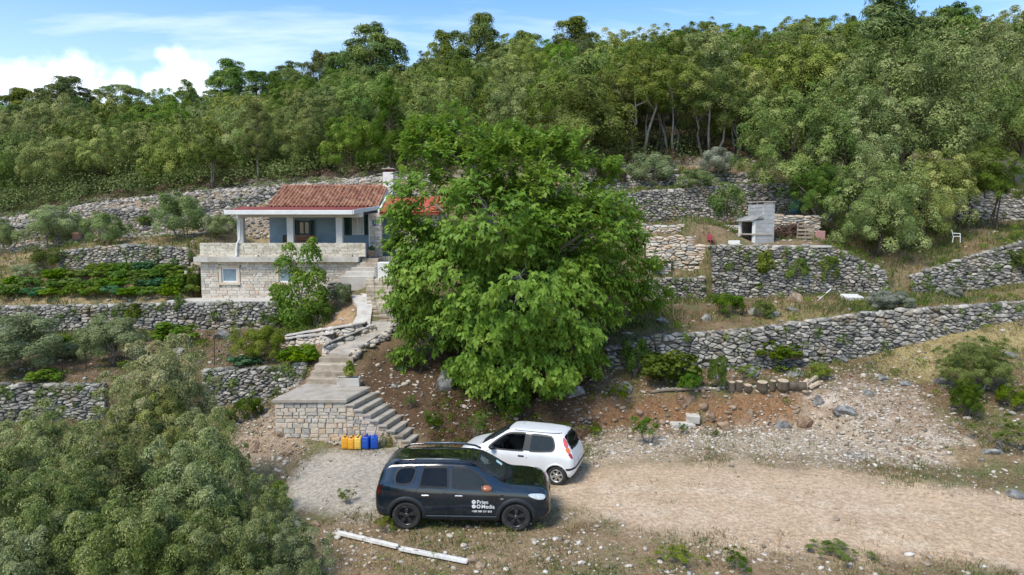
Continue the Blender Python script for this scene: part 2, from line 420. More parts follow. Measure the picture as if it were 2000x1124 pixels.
# ------------------------------------------------------------------ terrain: one sheet through a set of ridge lines
def proj(X, Y, Z):
    cp, sp = math.cos(PITCH), math.sin(PITCH)
    dz = Z - CAMZ
    depth = Y * cp - dz * sp
    depth = np.where(np.abs(depth) < 0.5, 0.5, depth)
    v = Y * sp + dz * cp
    return 1000 + 1380 * X / depth, 562 - 1380 * v / depth

def fl(*pts):
    """('w',X,Y,z) world points or (px,py,Y) read off the photograph"""
    o = []
    for p in pts:
        o.append(p[1:] if p[0] == 'w' else P(*p))
    o.sort(key=lambda q: q[0])
    a = np.array(o); return a[:, 0], a[:, 1], a[:, 2]

W = 'w'
FEAT = [
    fl((W, -60, -40, -7), (W, 60, -40, -5)),
    fl((W, -60, 4, -3.0), (W, -8, 4, -2.2), (W, 4, 4, -.9), (W, 60, 4, -.6)),
    fl((W, -60, 13.5, -2.2), (W, -7, 13.5, -1.2), (W, -3.5, 13.5, -.4), (W, 2, 13.5, -.15), (W, 60, 13.5, -.1)),
    fl((W, -60, 16.5, -1.8), (W, -7.6, 16.5, -.9), (W, -5.2, 16.5, -.12), (W, -3.2, 16.4, 0), (W, 60, 16.5, .1)),
    fl((W, -60, 22, -.8), (W, -9, 22.5, -.35), (W, -7.2, 23, -.05), (W, -3, 23.9, 0), (W, -1, 24.4, 0), (W, 1.2, 25.1, 0), (W, 2.6, 25.45, .02), (1300, 830, 25.85), (1580, 834, 25.6), (1630, 842, 24.8), (1700, 870, 22.8), (1850, 905, 21.5), (2000, 935, 20), (W, 40, 18, .5)),
    fl((W, -60, 23.5, -.4), (W, -10.5, 23.8, .0), (W, -8.6, 23.9, .55), (W, -7.9, 24.6, 1.2), (W, -6.2, 25.0, 1.4), (W, -4.8, 25.3, 1.3), (W, -3.2, 25.1, .9), (W, 0, 25.6, .8), (W, 3.0, 26.0, 1.0), (1300, 768, 26.2), (1600, 755, 26.4), (1700, 780, 25.4), (1850, 810, 24), (2000, 845, 23), (W, 40, 22, 1.6)),
    fl((W, -60, 25.5, .0), (0, 822, 26), (190, 820, 26.3), (400, 795, 27), (540, 775, 27), (W, -8.2, 26.6, 1.45), (W, -7.4, 25.9, 1.62), (W, -5.9, 26.0, 1.8), (W, -4.8, 27.2, 2.0), (1000, 720, 28), (1190, 718, 28.1), (1280, 712, 28.3), (1450, 722, 28.3), (1600, 712, 28.8), (1700, 690, 29.3), (1850, 650, 30), (2000, 622, 31), (W, 45, 33, 4.2)),
    fl((W, -60, 25.8, 1.3), (0, 752, 26.2), (190, 752, 26.5), (400, 724, 27.2), (540, 718, 27.3), (W, -8.0, 27.4, 2.1), (W, -7.4, 27.3, 2.45), (W, -5.9, 27.4, 2.5), (W, -5.0, 28.2, 2.66), (W, -4.2, 28.3, 2.5), (1000, 690, 28.4), (1190, 680, 28.4), (1280, 657, 28.6), (1450, 646, 28.6), (1600, 626, 29), (1700, 612, 29.6), (1850, 600, 30.4), (2000, 590, 31.4), (W, 45, 33.4, 5.0)),
    fl((W, -60, 33, 1.8), (0, 650, 34), (300, 645, 34.3), (560, 640, 34.5), (W, -10.2, 33.8, 2.7), (W, -8.8, 33.0, 3.2), (W, -7.4, 33.0, 3.75), (W, -6.6, 33.0, 4.0), (W, -4.8, 33, 3.7), (850, 640, 33), (1000, 625, 33.5), (1200, 600, 34), (1290, 585, 34), (1380, 583, 34), (1500, 580, 34.2), (1650, 575, 34.5), (1720, 580, 34), (1900, 570, 35), (2000, 550, 35.5), (W, 45, 37, 6)),
    fl((W, -60, 33.4, 3.2), (0, 600, 34.3), (300, 594, 34.6), (560, 590, 34.8), (W, -10.2, 34.3, 3.6), (W, -8.8, 34.0, 3.9), (W, -7.4, 34.2, 4.3), (W, -6.6, 34.6, 4.5), (W, -4.8, 34.3, 4.5), (850, 562, 34), (1000, 560, 34.2), (1200, 545, 34.3), (1290, 545, 34.3), (1374, 545, 34.3), (1386, 482, 34.4), (1620, 482, 34.8), (1720, 530, 34.5), (1780, 540, 34.5), (1900, 500, 35.4), (2000, 472, 36), (W, 45, 37.6, 7.4)),
    fl((W, -60, 36, 3.6), (0, 560, 37), (130, 527, 38), (370, 522, 38.2), (W, -17.0, 38.2, 5.0), (W, -16.3, 38.2, 3.55), (W, -7.7, 38.2, 3.6), (W, -7.0, 38.2, 5.2), (W, -5, 38.5, 5.7), (W, 0, 40, 6.6), (1170, 434, 43), (1450, 432, 43.2), (1560, 432, 43.5), (1700, 440, 43), (2000, 432, 43), (W, 60, 44, 8.6)),
    fl((W, -60, 36.5, 4.2), (0, 540, 37.6), (130, 492, 38.3), (250, 479, 38.4), (370, 487, 38.5), (W, -16.6, 39.4, 5.7), (W, -15.9, 39.4, 4.2), (W, -7.7, 39.4, 4.4), (W, -7.2, 39.4, 5.9), (W, -5, 40, 6.2), (W, 0, 42, 8.0), (1170, 385, 43.4), (1300, 372, 43.5), (1450, 362, 43.6), (1560, 360, 44), (1700, 370, 44), (2000, 370, 44), (W, 60, 45, 10.2)),
    fl((W, -60, 41, 5.0), (0, 482, 43), (200, 462, 43), (400, 455, 43.5), (W, -16, 44.2, 7.6), (W, -7, 44.4, 7.9), (W, 0, 45, 8.9), (1170, 374, 46), (1400, 371, 46), (1560, 355, 46), (2000, 352, 46), (W, 60, 47, 10.8)),
    fl((W, -60, 45, 6.0), (0, 432, 47), (200, 400, 47), (400, 380, 47.5), (540, 368, 47.5), (750, 355, 47.5), (W, 0, 47.5, 10.3), (1170, 345, 46.5), (1400, 342, 46.5), (1560, 335, 47), (2000, 335, 47), (W, 60, 48, 11.6)),
    fl((W, -60, 48, 6.6), (0, 428, 49), (200, 396, 49), (400, 373, 50), (540, 361, 50), (750, 345, 51), (W, 0, 51, 11.2), (1170, 325, 50), (1400, 318, 50), (1560, 315, 50), (2000, 300, 50), (W, 60, 51, 12.6)),
    fl((W, -90, 70, 10.5), (W, -20, 70, 15), (W, 0, 70, 17), (W, 25, 70, 18.5), (W, 90, 70, 20)),
    fl((W, -120, 105, 17.5), (W, -60, 105, 20.5), (W, -30, 105, 23.5), (W, -5, 105, 27), (W, 20, 105, 29.2), (W, 45, 100, 29.2), (W, 120, 105, 30)),
    fl((W, -300, 190, 12), (W, 0, 190, 20), (W, 300, 190, 24)),
    fl((W, -1500, 900, -30), (W, 1500, 900, -30)),
]
NF = len(FEAT)

def feats(x):
    x = np.atleast_1d(np.asarray(x, dtype=float))
    Ys = np.empty((NF, len(x))); Zs = np.empty((NF, len(x)))
    for k, (fx, fy, fz) in enumerate(FEAT):
        Ys[k] = np.interp(x, fx, fy); Zs[k] = np.interp(x, fx, fz)
    for k in range(1, NF):
        Ys[k] = np.maximum(Ys[k], Ys[k - 1] + 0.03)
    return Ys, Zs

_LAT = np.random.default_rng(3).random((256, 256))
def vnoise(x, y):
    xi = np.floor(x).astype(int); yi = np.floor(y).astype(int)
    fx = x - xi; fy = y - yi
    fx = fx * fx * (3 - 2 * fx); fy = fy * fy * (3 - 2 * fy)
    g = lambda a, b: _LAT[a & 255, b & 255]
    return (g(xi, yi) * (1 - fx) + g(xi + 1, yi) * fx) * (1 - fy) + (g(xi, yi + 1) * (1 - fx) + g(xi + 1, yi + 1) * fx) * fy
def fbm(x, y, o=4):
    s = 0; a = 0.5; t = 0
    for _ in range(o):
        s = s + a * vnoise(x, y); t += a; a *= 0.55; x = x * 2.03 + 17.3; y = y * 2.03 + 5.1
    return s / t

def smooth(v, lo, hi):
    t = np.clip((v - lo) / (hi - lo), 0, 1); return t * t * (3 - 2 * t)

def insdf(poly, x, y):
    """signed distance to a polygon, negative inside"""
    poly = np.asarray(poly, float); n = len(poly)
    d = np.full(x.shape, 1e18); ins = np.zeros(x.shape, bool)
    for i in range(n):
        ax, ay = poly[i]; bx, by = poly[(i + 1) % n]
        ex, ey = bx - ax, by - ay
        t = np.clip(((x - ax) * ex + (y - ay) * ey) / (ex * ex + ey * ey + 1e-12), 0, 1)
        d = np.minimum(d, (x - ax - t * ex) ** 2 + (y - ay - t * ey) ** 2)
        c = ((ay > y) != (by > y)) & (x < ex * (y - ay) / (ey if abs(ey) > 1e-9 else 1e-9) + ax)
        ins ^= c
    d = np.sqrt(d); return np.where(ins, -d, d)

def bump_amp(x, y, v):
    a = np.full(x.shape, 0.10)
    a = np.where((v > 2) & (v < 4), 0.035, a)
    a = np.where((v >= 4) & (v < 5), 0.16 * np.clip((v - 4) * 4, 0, 1), a)
    a = np.where((x > -17.5) & (x < -3.5) & (y > 33) & (y < 45), 0.02, a)
    a = np.where((x > -9) & (x < -3.4) & (y > 22.5) & (y < 36), 0.03, a)
    a = np.where((x > 9) & (x < 17) & (y > 33.6) & (y < 38), 0.02, a)
    a = np.where(v > 14, 0.5, a)
    return a

def mound(x, y):
    """the small stepped terraces left of the barbecue"""
    return .72 * smooth(x, 4.5, 6.2) * (1 - smooth(x, 10.2, 12.5)) * smooth(y, 35.0, 35.5) * (1 - smooth(y, 39.0, 42.5))

def gzv(x, y):
    """height and ridge index under points (x,y)"""
    x = np.atleast_1d(np.asarray(x, float)); y = np.atleast_1d(np.asarray(y, float))
    Ys, Zs = feats(x)
    z = Zs[0].copy(); v = np.zeros(len(x))
    for k in range(NF - 1):
        mk = (y >= Ys[k]) & (y <= Ys[k + 1])
        t = (y - Ys[k]) / (Ys[k + 1] - Ys[k])
        z = np.where(mk, Zs[k] + t * (Zs[k + 1] - Zs[k]), z); v = np.where(mk, k + t, v)
    z = z + bump_amp(x, y, v) * (fbm(x * 0.9 + 31, y * 0.9 + 11, 4) - 0.5) * 2 + mound(x, y)
    return z, v

def gz(x, y):
    return float(gzv([x], [y])[0][0])

def hit(px, py, y0=10.0, y1=130.0):
    """where the photograph's line of sight meets the ground"""
    ys = np.arange(y0, y1, 0.08)
    q = P(px, py, 1.0)
    X = q[0] * ys; Z = CAMZ + (q[2] - CAMZ) * ys
    g, _ = gzv(X, ys)
    b = np.nonzero(Z <= g)[0]
    i = b[0] if len(b) else len(ys) - 1
    return Vector((X[i], ys[i], g[i]))

ZN = {
    'road': [(1060, 960), (1160, 905), (1350, 895), (1600, 915), (1800, 940), (2100, 985), (2500, 1050), (2500, 1300), (2100, 1140), (1800, 1095), (1500, 1070), (1250, 1035), (1090, 1000)],
    'pale': [(1150, 850), (1300, 845), (1600, 815), (1750, 850), (1850, 905), (1600, 905), (1300, 885), (1150, 905)],
    'pad': [(555, 1005), (575, 905), (650, 872), (845, 876), (900, 900), (830, 985), (720, 1010)],
    'bank': [(1100, 790), (1300, 772), (1590, 766), (1620, 820), (1500, 850), (1300, 855), (1120, 850)],
    'brown': [(690, 680), (800, 670), (1160, 700), (1160, 850), (850, 875), (700, 770)],
    'scree': [(1560, 770), (1640, 735), (1780, 745), (1880, 860), (1800, 905), (1650, 880), (1580, 830)],
    'straw': [(1690, 730), (1790, 650), (1900, 625), (2050, 600), (2050, 690), (1900, 720), (1820, 760)],
    'straw2': [(1500, 595), (1800, 570), (2050, 555), (2050, 600), (1700, 612), (1500, 640)],
    'sand': [(625, 640), (650, 610), (690, 605), (700, 640)],
    'rubl': [(420, 800), (545, 790), (610, 870), (570, 930), (480, 900)],
    'left': [(0, 650), (560, 640), (600, 700), (400, 722), (0, 752)],
    'ashes': [(1640, 885), (1665, 880), (1695, 888), (1680, 897), (1650, 897)],
    'drive': [(760, 1040), (1250, 1040), (1550, 1075), (1700, 1124), (620, 1124), (600, 1020)],
}
def ground_color(x, y, z, v):
    px, py = proj(x, y, z)
    n1 = fbm(x * 0.55, y * 0.55, 4); n2 = fbm(x * 2.3 + 9, y * 2.3 + 4, 4); n3 = fbm(x * 0.2 + 3, y * 0.2 + 8, 3)
    c = np.empty((len(x), 3))
    def C(t): return np.array(t)[None, :]
    soil, dry, grn, straw = C((.19, .12, .072)), C((.25, .185, .105)), C((.12, .135, .05)), C((.33, .25, .13))
    c[:] = dry
    def lay(col, w):
        nonlocal c
        w = np.clip(w, 0, 1)[:, None]; c = c * (1 - w) + col * w
    lay(grn, smooth(n1, .48, .62) * .75)
    lay(soil, smooth(n2, .50, .62) * .6)
    lay(straw, ((v > 9) & (v < 12.2) & (x < -12)) * (0.35 + 0.6 * smooth(n2, .35, .6)))
    lay(C((.30, .235, .165)), ((v > 11.8) & (v < 14) & (x < -6)) * smooth(n1, .30, .5) * .9)
    lay(C((.36, .33, .28)), ((v > 11.0) & (v < 13.6) & (x > 3)) * smooth(n1, .38, .6) * .7)
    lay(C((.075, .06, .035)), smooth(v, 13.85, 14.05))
    lay(C((.42, .36, .28)), ((v > 13.6) & (v < 14.15)) * smooth(n2, .42, .6) * .9)
    lay(soil, ((v > 4.6) & (v < 8.1)) * smooth(n2, .42, .58) * .7)
    def zone(k, col, w=1.0, soft=22, nz=60, mask=None):
        d = insdf(ZN[k], px, py) + (n1 - .5) * nz + (n2 - .5) * nz * .7
        ww = smooth(-d, -soft, soft) * w * (y > 8)
        if mask is not None: ww = ww * mask
        lay(col, ww)
    zone('left', C((.20, .125, .08)), .8)
    zone('brown', C((.10, .06, .034)), .92)
    zone('bank', C((.27, .145, .072)), .95, mask=smooth(n2, .26, .44))
    zone('scree', C((.35, .255, .175)), .9)
    zone('scree', C((.50, .43, .35)), .8, mask=smooth(n2, .50, .62))
    zone('straw', C((.36, .29, .13)), .95)
    zone('straw2', C((.30, .25, .10)), .8)
    zone('rubl', C((.36, .27, .19)), .8)
    zone('sand', C((.46, .30, .17)), 1, soft=8, nz=15)
    zone('drive', C((.30, .22, .13)), .55)
    zone('pale', C((.46, .37, .265)), .9)
    zone('road', C((.545, .395, .258)), 1.0, soft=26)
    zone('road', C((.58, .455, .32)), .5, mask=smooth(n3 + n2 * .3, .62, .82))
    for trk in ([(1120, 955), (1350, 958), (1600, 978), (1850, 1020), (2100, 1075)], [(1100, 1005), (1350, 1010), (1600, 1034), (1850, 1078), (2050, 1118)]):
        ty = np.interp(px, [q[0] for q in trk], [q[1] for q in trk]); lay(C((.60, .49, .355)), smooth(-np.abs(py - ty - (n1 - .5) * 26), -11, -1) * (px > 1090) * (y > 8) * .5 * smooth(n2, .3, .6))
    zone('pad', C((.44, .39, .315)), 1.0, soft=14, nz=40)
    zone('ashes', C((.16, .18, .22)), .9, soft=6, nz=14)
    c = c * (0.86 + 0.28 * n2[:, None])
    return c

def build_ground():
    xs = np.concatenate([np.array([-1500, -700, -300, -160, -110, -80, -62, -50, -44]), np.arange(-40, 36.01, 0.24), np.array([40, 46, 54, 64, 80, 110, 160, 300, 700, 1500])])
    Ys, Zs = feats(xs)
    cnt = [4, 8, 26, 30, 12, 14, 8, 24, 9, 20, 9, 18, 14, 14, 26, 30, 14, 10]
    rows = []
    for k in range(NF - 1):
        for i in range(cnt[k]):
            t = i / cnt[k]; rows.append((Ys[k] * (1 - t) + Ys[k + 1] * t, Zs[k] * (1 - t) + Zs[k + 1] * t, k + t))
    rows.append((Ys[-1], Zs[-1], NF - 1))
    Y = np.array([r[0] for r in rows]); Z = np.array([r[1] for r in rows]); V = np.array([np.full(len(xs), r[2]) for r in rows])
    X = np.broadcast_to(xs, Y.shape)
    xf, yf, zf, vf = X.ravel(), Y.ravel(), Z.ravel().copy(), V.ravel()
    zf += bump_amp(xf, yf, vf) * (fbm(xf * 0.9 + 31, yf * 0.9 + 11, 4) - 0.5) * 2 + mound(xf, yf)
    nr, nc = Y.shape
    a = np.arange(nr * nc).reshape(nr, nc)
    Fc = np.stack([a[:-1, :-1], a[:-1, 1:], a[1:, 1:], a[1:, :-1]], -1).reshape(-1, 4)
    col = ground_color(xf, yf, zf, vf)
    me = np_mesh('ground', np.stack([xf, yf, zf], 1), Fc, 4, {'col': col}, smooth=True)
    m, nt, out = _nt('earth')
    N = nt.nodes.new; L = nt.links.new
    b = N('ShaderNodeBsdfPrincipled'); L(b.outputs[0], out.inputs[0]); b.inputs['Roughness'].default_value = 0.97; b.inputs['Specular IOR Level'].default_value = 0.15
    at = N('ShaderNodeAttribute'); at.attribute_name = 'col'
    g = N('ShaderNodeNewGeometry')
    def noise(s, d=4, r=.65):
        n = N('ShaderNodeTexNoise'); L(g.outputs['Position'], n.inputs['Vector']); n.inputs['Scale'].default_value = s; n.inputs['Detail'].default_value = d; n.inputs['Roughness'].default_value = r; return n
    na = noise(7, 6, .72)
    mr = N('ShaderNodeMapRange'); L(na.outputs['Fac'], mr.inputs[0]); mr.inputs[1].default_value = .32; mr.inputs[2].default_value = .68; mr.inputs[3].default_value = .62; mr.inputs[4].default_value = 1.3
    mul = N('ShaderNodeMixRGB'); mul.blend_type = 'MULTIPLY'; mul.inputs[0].default_value = 1; L(at.outputs['Color'], mul.inputs[1]); L(mr.outputs[0], mul.inputs[2])
    # fine gravel: pale and dark specks
    vo = N('ShaderNodeTexVoronoi'); L(g.outputs['Position'], vo.inputs['Vector']); vo.inputs['Scale'].default_value = 22
    sp = N('ShaderNodeSeparateColor'); L(vo.outputs['Color'], sp.inputs[0])
    mr2 = N('ShaderNodeMapRange'); L(sp.outputs[0], mr2.inputs[0]); mr2.inputs[3].default_value = .66; mr2.inputs[4].default_value = 1.28
    mul2 = N('ShaderNodeMixRGB'); mul2.blend_type = 'MULTIPLY'; mul2.inputs[0].default_value = .5; L(mul.outputs[0], mul2.inputs[1]); L(mr2.outputs[0], mul2.inputs[2])
    L(mul2.outputs[0], b.inputs['Base Color'])
    nb = noise(11, 6, .7)
    bp = N('ShaderNodeBump'); L(nb.outputs['Fac'], bp.inputs['Height']); bp.inputs['Strength'].default_value = .7; bp.inputs['Distance'].default_value = .06
    bp2 = N('ShaderNodeBump'); L(vo.outputs['Distance'], bp2.inputs['Height']); bp2.inputs['Strength'].default_value = .5; bp2.inputs['Distance'].default_value = .02; bp2.invert = True
    L(bp.outputs[0], bp2.inputs['Normal']); L(bp2.outputs[0], b.inputs['Normal'])
    o = put(me, 'ground', m); o['kind'] = 'structure'
    return o
build_ground()

# ------------------------------------------------------------------ dry stone walls
def clip_poly(poly, nx, ny, d):
    """keep the side nx*x+ny*y <= d"""
    out = []
    n = len(poly)
    for i in range(n):
        ax, ay = poly[i]; bx, by = poly[(i + 1) % n]
        da = nx * ax + ny * ay - d; db = nx * bx + ny * by - d
        if da <= 0: out.append((ax, ay))
        if (da < 0 < db) or (db < 0 < da):
            t = da / (da - db); out.append((ax + (bx - ax) * t, ay + (by - ay) * t))
    return out

def voronoi_cells(pts, an, rad):
    """pts [(s,t)], cells measured with s squeezed by an -> list of polygons in (s,t) around each point"""
    q = [(p[0] / an, p[1]) for p in pts]
    kd = kdtree.KDTree(len(q))
    for i, p in enumerate(q): kd.insert((p[0], p[1], 0), i)
    kd.balance()
    cells = []
    for i, p in enumerate(q):
        r = rad
        poly = [(r * math.cos(2 * math.pi * k / 8 + .2), r * math.sin(2 * math.pi * k / 8 + .2)) for k in range(8)]
        for co, j, d in kd.find_n((p[0], p[1], 0), 11):
            if j == i or d < 1e-6 or d > 2 * rad: continue
            nx, ny = (q[j][0] - p[0]) / d, (q[j][1] - p[1]) / d
            poly = clip_poly(poly, nx, ny, d / 2)
            if len(poly) < 3: break
        cells.append([((p[0] + a) * an, p[1] + b) for a, b in poly] if len(poly) >= 3 else None)
    return cells

def stone_geo(cell, c, fpos, rng, gap=0.012, d0=0.16, prot=0.07, bulge=1.0):
    """a stone from its outline on the face: sides, rounded edge, rough front"""
    # merge very short edges
    pts = []
    for p in cell:
        if not pts or (abs(p[0] - pts[-1][0]) + abs(p[1] - pts[-1][1])) > 0.025: pts.append(p)
    if len(pts) < 3: return None
    n = len(pts)
    cs = sum(p[0] for p in pts) / n; ct = sum(p[1] for p in pts) / n
    out = rng.uniform(0.0, prot)
    V = []
    def ring(sh, dep, jit):
        for (s, t) in pts:
            ds, dt = s - cs, t - ct
            l = math.hypot(ds, dt) + 1e-6
            k = max(0.15, sh - gap / l)
            V.append(fpos(cs + ds * k + rng.uniform(-jit, jit), ct + dt * k + rng.uniform(-jit, jit), dep + rng.uniform(-jit, jit)))
    ring(0.92, -d0, 0.0)
    ring(1.0, out * 0.4 - 0.02 * bulge, 0.002 + 0.006 * bulge)
    ring(0.74 + .16 * (1 - bulge), out + 0.006 + 0.019 * bulge, 0.002 + 0.012 * bulge)
    V.append(fpos(cs, ct, out + .008 + rng.uniform(0.012, 0.042) * bulge))
    Fc = []
    for r in range(2):
        for i in range(n):
            j = (i + 1) % n
            Fc.append((r * n + i, r * n + j, (r + 1) * n + j, (r + 1) * n + i))
    for i in range(n): Fc.append((2 * n + i, 2 * n + (i + 1) % n, 3 * n))
    return V, Fc

def dry_wall(label, path, sw, sh, mat, group=None, big=0.10, top_jit=0.11, cap=True, limit=300, name='dry_stone_wall', seed=0, prot=0.08, gap=0.014, an=None):
    """path: [(X, Yfoot, zfoot, Ytop, ztop)] from one end to the other"""
    rng = random.Random(seed + 11)
    pa = np.array(path, float)
    seg = np.hypot(np.diff(pa[:, 0]), np.diff(pa[:, 1])); S = np.concatenate([[0], np.cumsum(seg)]); Ltot = S[-1]
    def at(s):
        return [np.interp(s, S, pa[:, i]) for i in range(5)]
    def fpos(s, t, dep):
        X, Yf, zf, Yt, zt = at(s)
        e = 0.15
        x0, y0 = np.interp(s - e, S, pa[:, 0]), np.interp(s - e, S, pa[:, 1]); x1, y1 = np.interp(s + e, S, pa[:, 0]), np.interp(s + e, S, pa[:, 1])
        tx, ty = x1 - x0, y1 - y0; l = math.hypot(tx, ty) + 1e-9; nx, ny = ty / l, -tx / l
        f = (t - zf) / max(0.05, zt - zf)
        Y = Yf + f * (Yt - Yf) * 0.55
        return (X + nx * (dep + .10), Y + ny * (dep + .10), t)
    pts = []
    zmin, zmax = pa[:, 2].min() - 0.2, pa[:, 4].max() + 0.2
    row = 0; t = zmin
    while t < zmax:
        h = sh * rng.uniform(0.65, 1.45)
        s = rng.uniform(0, sw)
        while s < Ltot:
            w = sw * rng.choice([0.45, 0.6, 0.8, 1.0, 1.3, 1.8, 2.2])
            _, Yf, zf, Yt, zt = at(s)
            tt = t + rng.uniform(-.36, .36) * sh + 0.12 * math.sin(s * .9 + row * .1)
            if zf - 0.12 < tt < zt - sh * .35 + rng.uniform(-.5, 1) * top_jit and rng.random() > big:
                pts.append((s, tt))
            s += w
        t += h; row += 1
    an = an or sw / sh
    cells = voronoi_cells(pts, an, sh * 1.05)
    stones = []
    for p, c in zip(pts, cells):
        if c is None: continue
        g = stone_geo(c, p, fpos, rng, gap=gap, prot=prot)
        if g is None: continue
        s_ = [q[0] for q in c]; t_ = [q[1] for q in c]
        stones.append(((max(s_) - min(s_)) * (max(t_) - min(t_)), g[0], g[1]))
    if cap:                                      # loose stones lying along the top
        s = 0.0
        while s < Ltot:
            X, Yf, zf, Yt, zt = at(s)
            w = sw * rng.uniform(.55, 1.25)
            for k in range(2):
                V, Fc = pebble(rng, (w * .55, w * rng.uniform(.35, .55), sh * rng.uniform(.35, .62)))
                a = rng.uniform(0, 3.14); ca, sa = math.cos(a * .2), math.sin(a * .2)
                oy = 0.02 + k * .22 + rng.uniform(-.05, .05)
                V = [(X + v[0] * ca - v[1] * sa, Yf + (Yt - Yf) * .55 + oy + v[0] * sa + v[1] * ca, zt + rng.uniform(-.02, .05) + v[2]) for v in V]
                stones.append((w * w * .5, V, Fc))
            s += w * .9
    stones.sort(key=lambda q: -q[0])
    mid = pa[len(pa) // 2]
    root = thing(name, label, 'stone wall', (float(pa[:, 0].mean()), float(pa[:, 1].mean()), float(pa[:, 2].min())), 0, group)
    off = Vector(root.location)
    core = MB(); V = []; n = 0
    ss = np.linspace(0, Ltot, max(4, int(Ltot / .4)))
    for s in ss:
        X, Yf, zf, Yt, zt = at(s)
        a = fpos(s, zf - .35, -.14); b = fpos(s, zt - .03, -.14)
        V += [a, b, (b[0], b[1] + .34, b[2]), (a[0], a[1] + .34, a[2])]; n += 1
    Fc = []
    for i in range(n - 1):
        for k in range(4): Fc.append((i * 4 + k, (i + 1) * 4 + k, (i + 1) * 4 + (k + 1) % 4, i * 4 + (k + 1) % 4))
    Fc += [(3, 2, 1, 0), tuple((n - 1) * 4 + k for k in range(4))]
    core.add([Vector(v) - off for v in V], Fc); core.build('core', M['wall_core'], root)
    rest = MB()
    for i, (ar, V, Fc) in enumerate(stones):
        r = rng.random()
        if i < limit:
            c = Vector((sum(v[0] for v in V) / len(V), sum(v[1] for v in V) / len(V), sum(v[2] for v in V) / len(V)))
            put(mesh('stone', [Vector(v) - c for v in V], Fc, rnd=r), 'stone', mat, root, c - off)
        else:
            rest.add([Vector(v) - off for v in V], Fc, r)
    if rest.v:
        o = rest.build('small_stones', mat, root); o['kind'] = 'stuff'
    return root

_ICO = None
def pebble(rng, r3, rough=0.22):
    global _ICO
    if _ICO is None:
        bm = bmesh.new(); bmesh.ops.create_icosphere(bm, subdivisions=1, radius=1.0)
        bm.verts.index_update(); _ICO = ([v.co.copy() for v in bm.verts], [tuple(v.index for v in f.verts) for f in bm.faces]); bm.free()
    V, Fc = _ICO
    out = []
    for v in V:
        k = 1 + rng.uniform(-rough, rough)
        out.append((max(-.82, min(.82, v.x * k)) * r3[0], max(-.82, min(.82, v.y * k)) * r3[1], max(-.8, min(.8, v.z * k)) * r3[2]))
    return out, Fc

def feat_path(k, x0, x1, n=40, dz0=0.0, dz1=0.0):
    xs = np.linspace(x0, x1, n); Ys, Zs = feats(xs)
    return [(xs[i], Ys[k][i], Zs[k][i] + dz0, Ys[k + 1][i], Zs[k + 1][i] + dz1) for i in range(n)]

def X_at(px, Y): return (px - 1000) / 1380 * (Y * math.cos(PITCH) + 0.35)

WALLS = [
    ('long grey wall of chunky boulders above the dirt yard, running out of view', feat_path(6, X_at(1185, 28.3), X_at(2080, 31.4)), 0.270, 0.122, 'limestone', .16),
    ('tall dry stone wall carrying the barbecue terrace', feat_path(8, X_at(1386, 34.3), X_at(1722, 34.5)), 0.258, 0.112, 'limestone', .10),
    ('sloping tumbledown wall beside the white plastic chair', feat_path(8, X_at(1775, 34.5), X_at(2080, 36)), 0.275, 0.120, 'limestone', .10),
    ('short low wall of grey stones just beyond the walnut branches, below the stone steps', feat_path(8, X_at(1255, 34.3), X_at(1374, 34.3), 12), 0.224, 0.103, 'limestone', .05),
    ('high dry stone wall behind the barbecue, tallest of the upper terraces', feat_path(10, X_at(1150, 43), X_at(1572, 43.5)), 0.232, 0.120, 'limestone_far', .05),
    ('ruined dry stone wall in the shade of the big oaks', feat_path(10, X_at(1580, 43.5), X_at(2080, 43), dz1=-.1), 0.275, 0.146, 'limestone_far', .08),
    ('topmost crumbling wall just under the wood', feat_path(12, X_at(1160, 46), X_at(1480, 46)), 0.258, 0.138, 'limestone_far', .08),
    ('long low dry stone wall in front of the house and vines', feat_path(8, X_at(-40, 34), X_at(566, 34.5), 60), 0.232, 0.107, 'limestone_far', .08),
    ('dry stone wall with a curved top behind the vines', feat_path(10, X_at(120, 38), X_at(372, 38.2), 30), 0.241, 0.112, 'limestone_far', .08),
    ('dark dry stone wall rising out of the olive bushes at the left edge', feat_path(6, X_at(-30, 26), X_at(196, 26.3), 24), 0.258, 0.095, 'limestone', .05),
    ('dry stone wall that runs up to the concrete landing steps', feat_path(6, X_at(392, 27), X_at(596, 26.8), 26), 0.215, 0.099, 'limestone', .05),
]
for i, (lab, path, sw, sh, mt, big) in enumerate(WALLS):
    dry_wall(lab, path, sw, sh, M[mt], 'dry stone terrace walls', big=big, seed=i * 7)
# ------------------------------------------------------------------ plants
def _unit(a):
    return a / (np.linalg.norm(a, axis=-1, keepdims=True) + 1e-9)

def leaf_quads(name, pos, nrm, L, Wd, tint, rng, axis=None, base=0.0):
    """many leaves, each one pointed blade of its own, as one foliage mesh"""
    n = len(pos)
    nrm = _unit(nrm)
    ax = rng.normal(size=(n, 3)) if axis is None else axis
    t = _unit(ax - nrm * np.sum(ax * nrm, 1, keepdims=True))
    b = np.cross(nrm, t)
    L = L[:, None]; Wd = Wd[:, None]
    c = pos + t * (L * 0.5 * base)
    V = np.stack([c - t * L * .5, c + b * Wd * .5 - t * L * .08 + nrm * Wd * .12, c + t * L * .5 - nrm * L * .1, c - b * Wd * .5 - t * L * .08 + nrm * Wd * .12], 1).reshape(-1, 3)
    Fc = np.arange(4 * n).reshape(n, 4)
    return np_mesh(name, V, Fc, 4, {'tint': np.repeat(tint, 4)})

